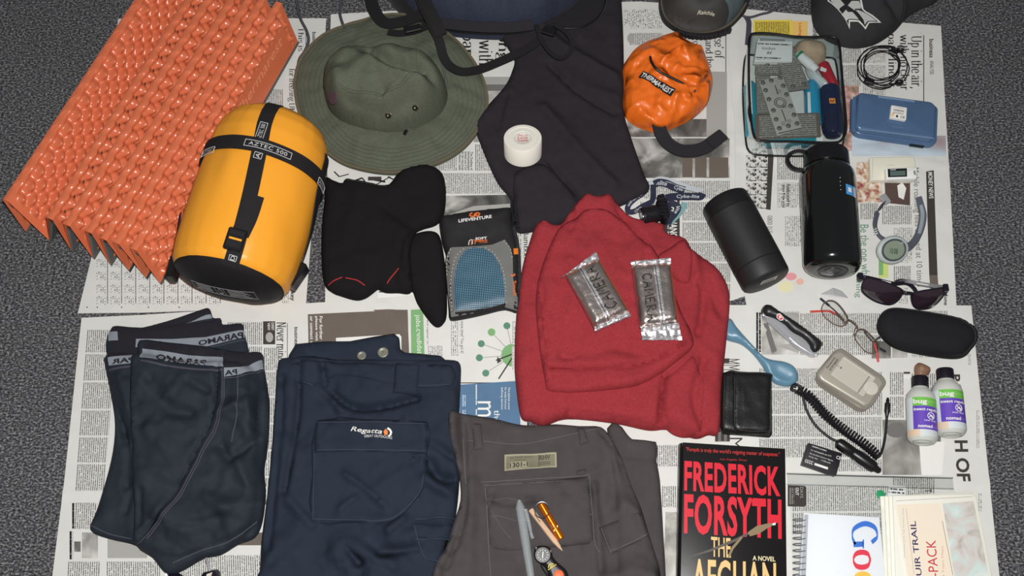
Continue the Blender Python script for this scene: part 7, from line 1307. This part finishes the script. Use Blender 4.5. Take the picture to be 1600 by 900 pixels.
for pth in ([A3(270,172),A3(430,187),A3(560,172),A3(760,128),A3(900,102)], [A3(160,170),A3(270,172)], [A3(245,390),A3(400,382),A3(640,368),A3(832,352)], [A3(262,410),A3(400,402),A3(640,388),A3(820,376)], [A3(270,420),A3(280,560),A3(290,760),A3(300,900)], [A3(832,352),A3(840,455),A3(850,570),A3(862,720),A3(900,780)], [A3(300,500),A3(380,480),A3(560,500),A3(700,480),A3(840,458)], [A3(660,580),A3(740,580),A3(848,566)], [A3(150,160),A3(165,400)]): strip('stitching', pth, g1, .0009, GST, tg_, off=.0011, th=.0004)
puff('belt_loop', [A3(200,70),A3(248,72),A3(262,212),A3(210,220)], 0, .004, .004, GT, tg_, e0=.4, s=.004, sm=0, hfb=g1, zp=.034); puff('belt_loop', [A3(768,95),A3(806,92),A3(832,172),A3(785,188)], 0, .004, .004, GT, tg_, e0=.4, s=.004, sm=0, hfb=g1, zp=.034); puff('waist_tab', [A3(760,325),A3(815,315),A3(822,345),A3(768,352)], 0, .003, .003, GT, tg_, e0=.4, s=.004, sm=0, hfb=g1, zp=.034)
b_, gp = puff('back_pocket', [A3(270,400),A3(560,385),A3(835,355),A3(850,560),A3(858,720),A3(700,740),A3(420,760),A3(295,750),A3(285,560)], 0, .004, .006, GT, tg_, e0=.3, s=.006, sm=0, hfb=lambda X, Y: g1(X, Y)-.0012, zp=.034, nz=((.0015,18,2.),), wr=(([A3(280,490),A3(400,505),A3(560,490),A3(835,458)],-.0035,.004),([A3(560,500),A3(835,470)],.003,.006)))
puff('side_pocket', [A3(888,635),A3(1000,595),A3(1108,560),A3(1152,690),A3(1050,740),A3(948,788)], 0, .0045, .005, GT, tg_, e0=.4, s=.005, sm=0, hfb=g1, zp=.034); 
for pth in ([A3(945,765),A3(1050,722),A3(1150,672)], [A3(896,640),A3(950,780)]): strip('stitching', pth, lambda X, Y: g1(X, Y)+.0046, .0009, GST, tg_, off=.0011, th=.0004)
lq = [A3(375,244),A3(655,231),A3(657,312),A3(375,333)]; decal('label_border', lq, g1, mat('label_khaki',(158,152,128),.85), tg_, off=.0014, s=.005); LL = lambda u, v: (lq[0][0]*(1-u)*(1-v)+lq[1][0]*u*(1-v)+lq[3][0]*(1-u)*v+lq[2][0]*u*v, lq[0][1]*(1-u)*(1-v)+lq[1][1]*u*(1-v)+lq[3][1]*(1-u)*v+lq[2][1]*u*v); LD = mat('label_ink',(62,60,52),.9)
decal('label_field', [LL(.03,.1),LL(.97,.1),LL(.97,.9),LL(.03,.9)], g1, mat('label_olive',(120,116,96),.85), tg_, off=.0018, s=.005); decal('label_bar', [LL(.09,.48),LL(.46,.48),LL(.46,.86),LL(.09,.86)], g1, mat('label_khaki',(158,152,128)), tg_, off=.0022, s=.005)
text('1301-1', [LL(.1,.82),LL(.45,.80),LL(.1,.52),LL(.45,.50)], g1, LD, tg_, bold=.03, off=.0027); text('RHV', [LL(.67,.46),LL(.88,.44),LL(.67,.14),LL(.88,.12)], g1, LD, tg_, bold=.015, off=.0027); text('BALTIMORE OUTLET', [LL(.11,.28),LL(.55,.26),LL(.11,.18),LL(.55,.16)], g1, LD, tg_, off=.0027); text('clothing', [LL(.18,.42),LL(.4,.41),LL(.18,.33),LL(.4,.32)], g1, LD, tg_, off=.0027)
for pth in ([LL(.66,.62),LL(.88,.60)], [LL(.66,.74),LL(.88,.72)], [LL(.66,.1),LL(.66,.9)]): strip('label_line', pth, g1, .0007, LD, tg_, off=.0027, th=.0002)
for pth in ([A3(280,540),A3(295,500),A3(310,560),A3(330,590),A3(360,640),A3(412,700)], [A3(300,580),A3(340,575),A3(400,590),A3(440,605)]): tube('loose_thread', [PS(x, y, lambda X, Y: np.maximum(g1(X, Y), gp(X, Y)), .0012) for x, y in pth], .0006, GST, tg_, 5, 5)
GTOP = lambda X, Y: np.maximum(g1(X, Y), gp(X, Y))
# ------------------------------------------------------------------ pen, wooden stick, whistle, compass on the grey trousers
A8 = lambda x, y: (770+x/6.925, 770+y/6.925)
def ontop(x, y, r_): q = PS(x, y, GTOP, r_); return P(x, y, q.z)
pn_ = root('clear_pen', 'clear plastic pen with a clip on the grey trousers', 'pen', ontop(820,840,.0)); p0 = ontop(811,781,.008); p1 = ontop(832,915,.008); p1.z = p0.z; D_ = (p1-p0).length; CP_ = mat('pen_clear',(206,212,214),.12,spec=.7,trans=.6,coat=.4)
lathe('pen_barrel', [(0,.0014),(.006,.0052),(.012,.0070),(.03,.0070),(.06,.0066),(D_,.0052)], p0, p1, CP_, pn_, 24); lathe('pen_refill', [(.03,.0068),(.031,.0068)], p0, p1, mat('pen_grey',(150,156,160),.3), pn_, 20); ax_ = frame(p0, p1)
ribbon3('pen_clip', [p0+ax_[2]*s_+Vector((.007+.001*k,0,.003)) for k, s_ in enumerate((.014,.020,.035,.052,.056))], Vector((.4,0,.9)), .004, .0014, CP_, pn_); obox('clip_bridge', p0+ax_[2]*.015+Vector((.0055,0,.002)), Vector((.004,0,0)), Vector((0,.0015,0)), Vector((0,0,.0015)), CP_, pn_, .0004)
wk = root('wooden_stick', 'short pointed pale wooden stick between the pen and whistle', 'stick', ontop(855,828,0)); p0 = ontop(829,796,.006); p1 = ontop(879,861,.006); D_ = (p1-p0).length; lathe('stick', [(0,.0036),(.001,.0040),(D_-.018,.0041),(D_-.008,.0026),(D_,.0003)], p0, p1, mat('pale_wood',(206,172,142),.6,var=(80,.1),bump=(300,.3,.0006)), wk, 8, angle=20); q = p0.lerp(p1, .22) + Vector((0,0,.0042)); strip('stick_print', [proj(p0.lerp(p1, .12)), proj(p0.lerp(p1, .30))], const(q.z), .001, M_DARKP, wk, off=.0003, th=.0002, sm=0)
wh = root('whistle', 'orange anodised metal whistle with a split ring', 'whistle', ontop(860,815,0)); WHO = mat('orange_anodised',(232,122,24),.2,.75); p0 = ontop(845,787,.007); p1 = ontop(877,842,.007); D_ = (p1-p0).length
lathe('whistle_tube', [(0,.0045),(.001,.0056),(.018,.0056),(.0185,.0050),(.0195,.0050),(.020,.0056),(D_-.001,.0058),(D_,.0048),(D_-.002,.0036)], p0, p1, WHO, wh, 28); q = p0.lerp(p1, .62); tube('whistle_mouth', [q+Vector((.004*math.cos(a), .004*math.sin(a), .0052)) for a in np.linspace(2.2, 5.4, 9)], .0009, mat('whistle_slot',(110,50,14),.5), wh, 6)
for dx, dy in ((.0025,.003),(-.002,-.003)): obox('painted_glint', p0.lerp(p1, .72)+Vector((dx,dy,.0056)), Vector((.0008,0,0)), Vector((0,.0014,0)), Vector((0,0,.0003)), mat('whistle_glint',(255,210,140),.2,.4), wh, .0002)  # pale flecks: glints on the metal, put in as colour
q = ontop(847,797,.012); tube('split_ring', [q+Vector((.0105*math.cos(a), .0105*math.sin(a)*1.05, .003*math.sin(a))) for a in np.linspace(0, 6.28, 25)[:-1]], .0008, mat('dark_chrome',(120,120,128)), wh, 6, closed=True)
cm = root('compass', 'small black zip-pull compass with an orange button', 'compass', ontop(856,880,0)); zc_ = ontop(848,868,0).z
b_, cmf = puff('compass_body', [A8(450,610),A8(470,580),A8(540,570),A8(600,582),A8(640,630),A8(650,690),A8(710,760),A8(790,830),A8(820,900),A8(830,1000),A8(700,1060),A8(620,1000),A8(600,890),A8(560,800),A8(490,755),A8(447,690)], zc_, .010, .006, mat('compass_black',(26,25,28),.4), cm, e0=.3, s=.003, sm=4)
q = PS(*A8(540,675), cmf, 0); lathe('compass_bezel', [(0,.0118),(.002,.0118),(.0034,.0105),(.0034,.0092)], q, q+UP, BLACKPL, cm, 32); lathe('compass_dial', [(.0022,.0094),(.0030,.0092),(.0031,.002)], q, q+UP, mat('dial_black',(22,22,26),.3), cm, 28)
for k in range(12): a = k*math.pi/6; c = q+Vector((.0068*math.cos(a), .0068*math.sin(a), .0034)); d_ = Vector((math.cos(a), math.sin(a), 0)); obox('dial_mark', c, d_*.0010, Vector((-d_.y, d_.x, 0))*.00045, Vector((0,0,.0002)), M_WHITEP, cm, .0001)
obox('compass_needle', q+Vector((0,0,.0038)), Vector((.0007,0,0)), Vector((.0005,.0045,0)), Vector((0,0,.0003)), M_WHITEP, cm, .0001); c = PS(*A8(715,890), cmf, 0); lathe('orange_button', [(0,.0070),(.0012,.0068),(.0018,.005),(.0019,.001)], c, c+UP, mat('button_orange',(232,96,40),.5), cm, 24)
YP = mat('yellow_print',(206,196,120),.6); strip('logo_line', [A8(598,835),A8(686,775)], cmf, .0011, YP, cm, off=.0006, th=.0003); strip('logo_arc', [A8(600,812),A8(612,775),A8(640,762),A8(660,772)], cmf, .0011, YP, cm, off=.0006, th=.0003); strip('logo_arc', [A8(622,808),A8(632,782),A8(650,788)], cmf, .0009, YP, cm, off=.0006, th=.0003)
for x, y in ((470,600),(625,635)): obox('bezel_lug', PS(*A8(x, y), cmf, .001), Vector((.0016,0,0)), Vector((0,.0022,0)), Vector((0,0,.002)), BLACKPL, cm, .0006)
tube('compass_cord', [ontop(*A8(x, y), .004) for x, y in ((520,780),(545,830),(580,880),(610,930))], .0012, BLACKPL, cm, 6, 5)
# ------------------------------------------------------------------ tools peeping in at the bottom edge
tl = root('screwdriver', 'black handled tool with a metal shaft at the bottom edge', 'tool', P(328,905,G0)); p0 = P(322,870,.012); p1 = P(329,897,.012); lathe('shaft', [(0,.0018),(.001,.0022),((p1-p0).length,.0022)], p0, p1, mat('steel',(196,196,200)), tl, 14); b_, tlf = puff('handle', [(315,898),(322,893),(338,889.5),(342,895),(342,930),(338,990),(318,990),(312,930)], G0, .020, .008, mat('tool_black',(24,20,34),.4), tl, e0=.3, s=.004, sm=3); decal('handle_mark', [(323,897),(332,894),(328,905),(321,906)], tlf, mat('mark_cream',(206,196,180),.6), tl, off=.0006, s=.004)
t5 = root('black_case', 'dark rounded object just entering at the bottom edge', 'case', P(275,915,G0)); puff('case', [(262,899),(270,894),(280,896),(290,905),(296,930),(290,980),(262,985),(252,940)], G0, .014, .008, mat('tool_black',(24,20,34)), t5, e0=.3, s=.004, sm=3); tube('wire_loop', [P(x, y, .012) for x, y in ((262,893),(259,899),(258,910))], .0008, mat('steel',(196,196,200)), t5, 5, 4)
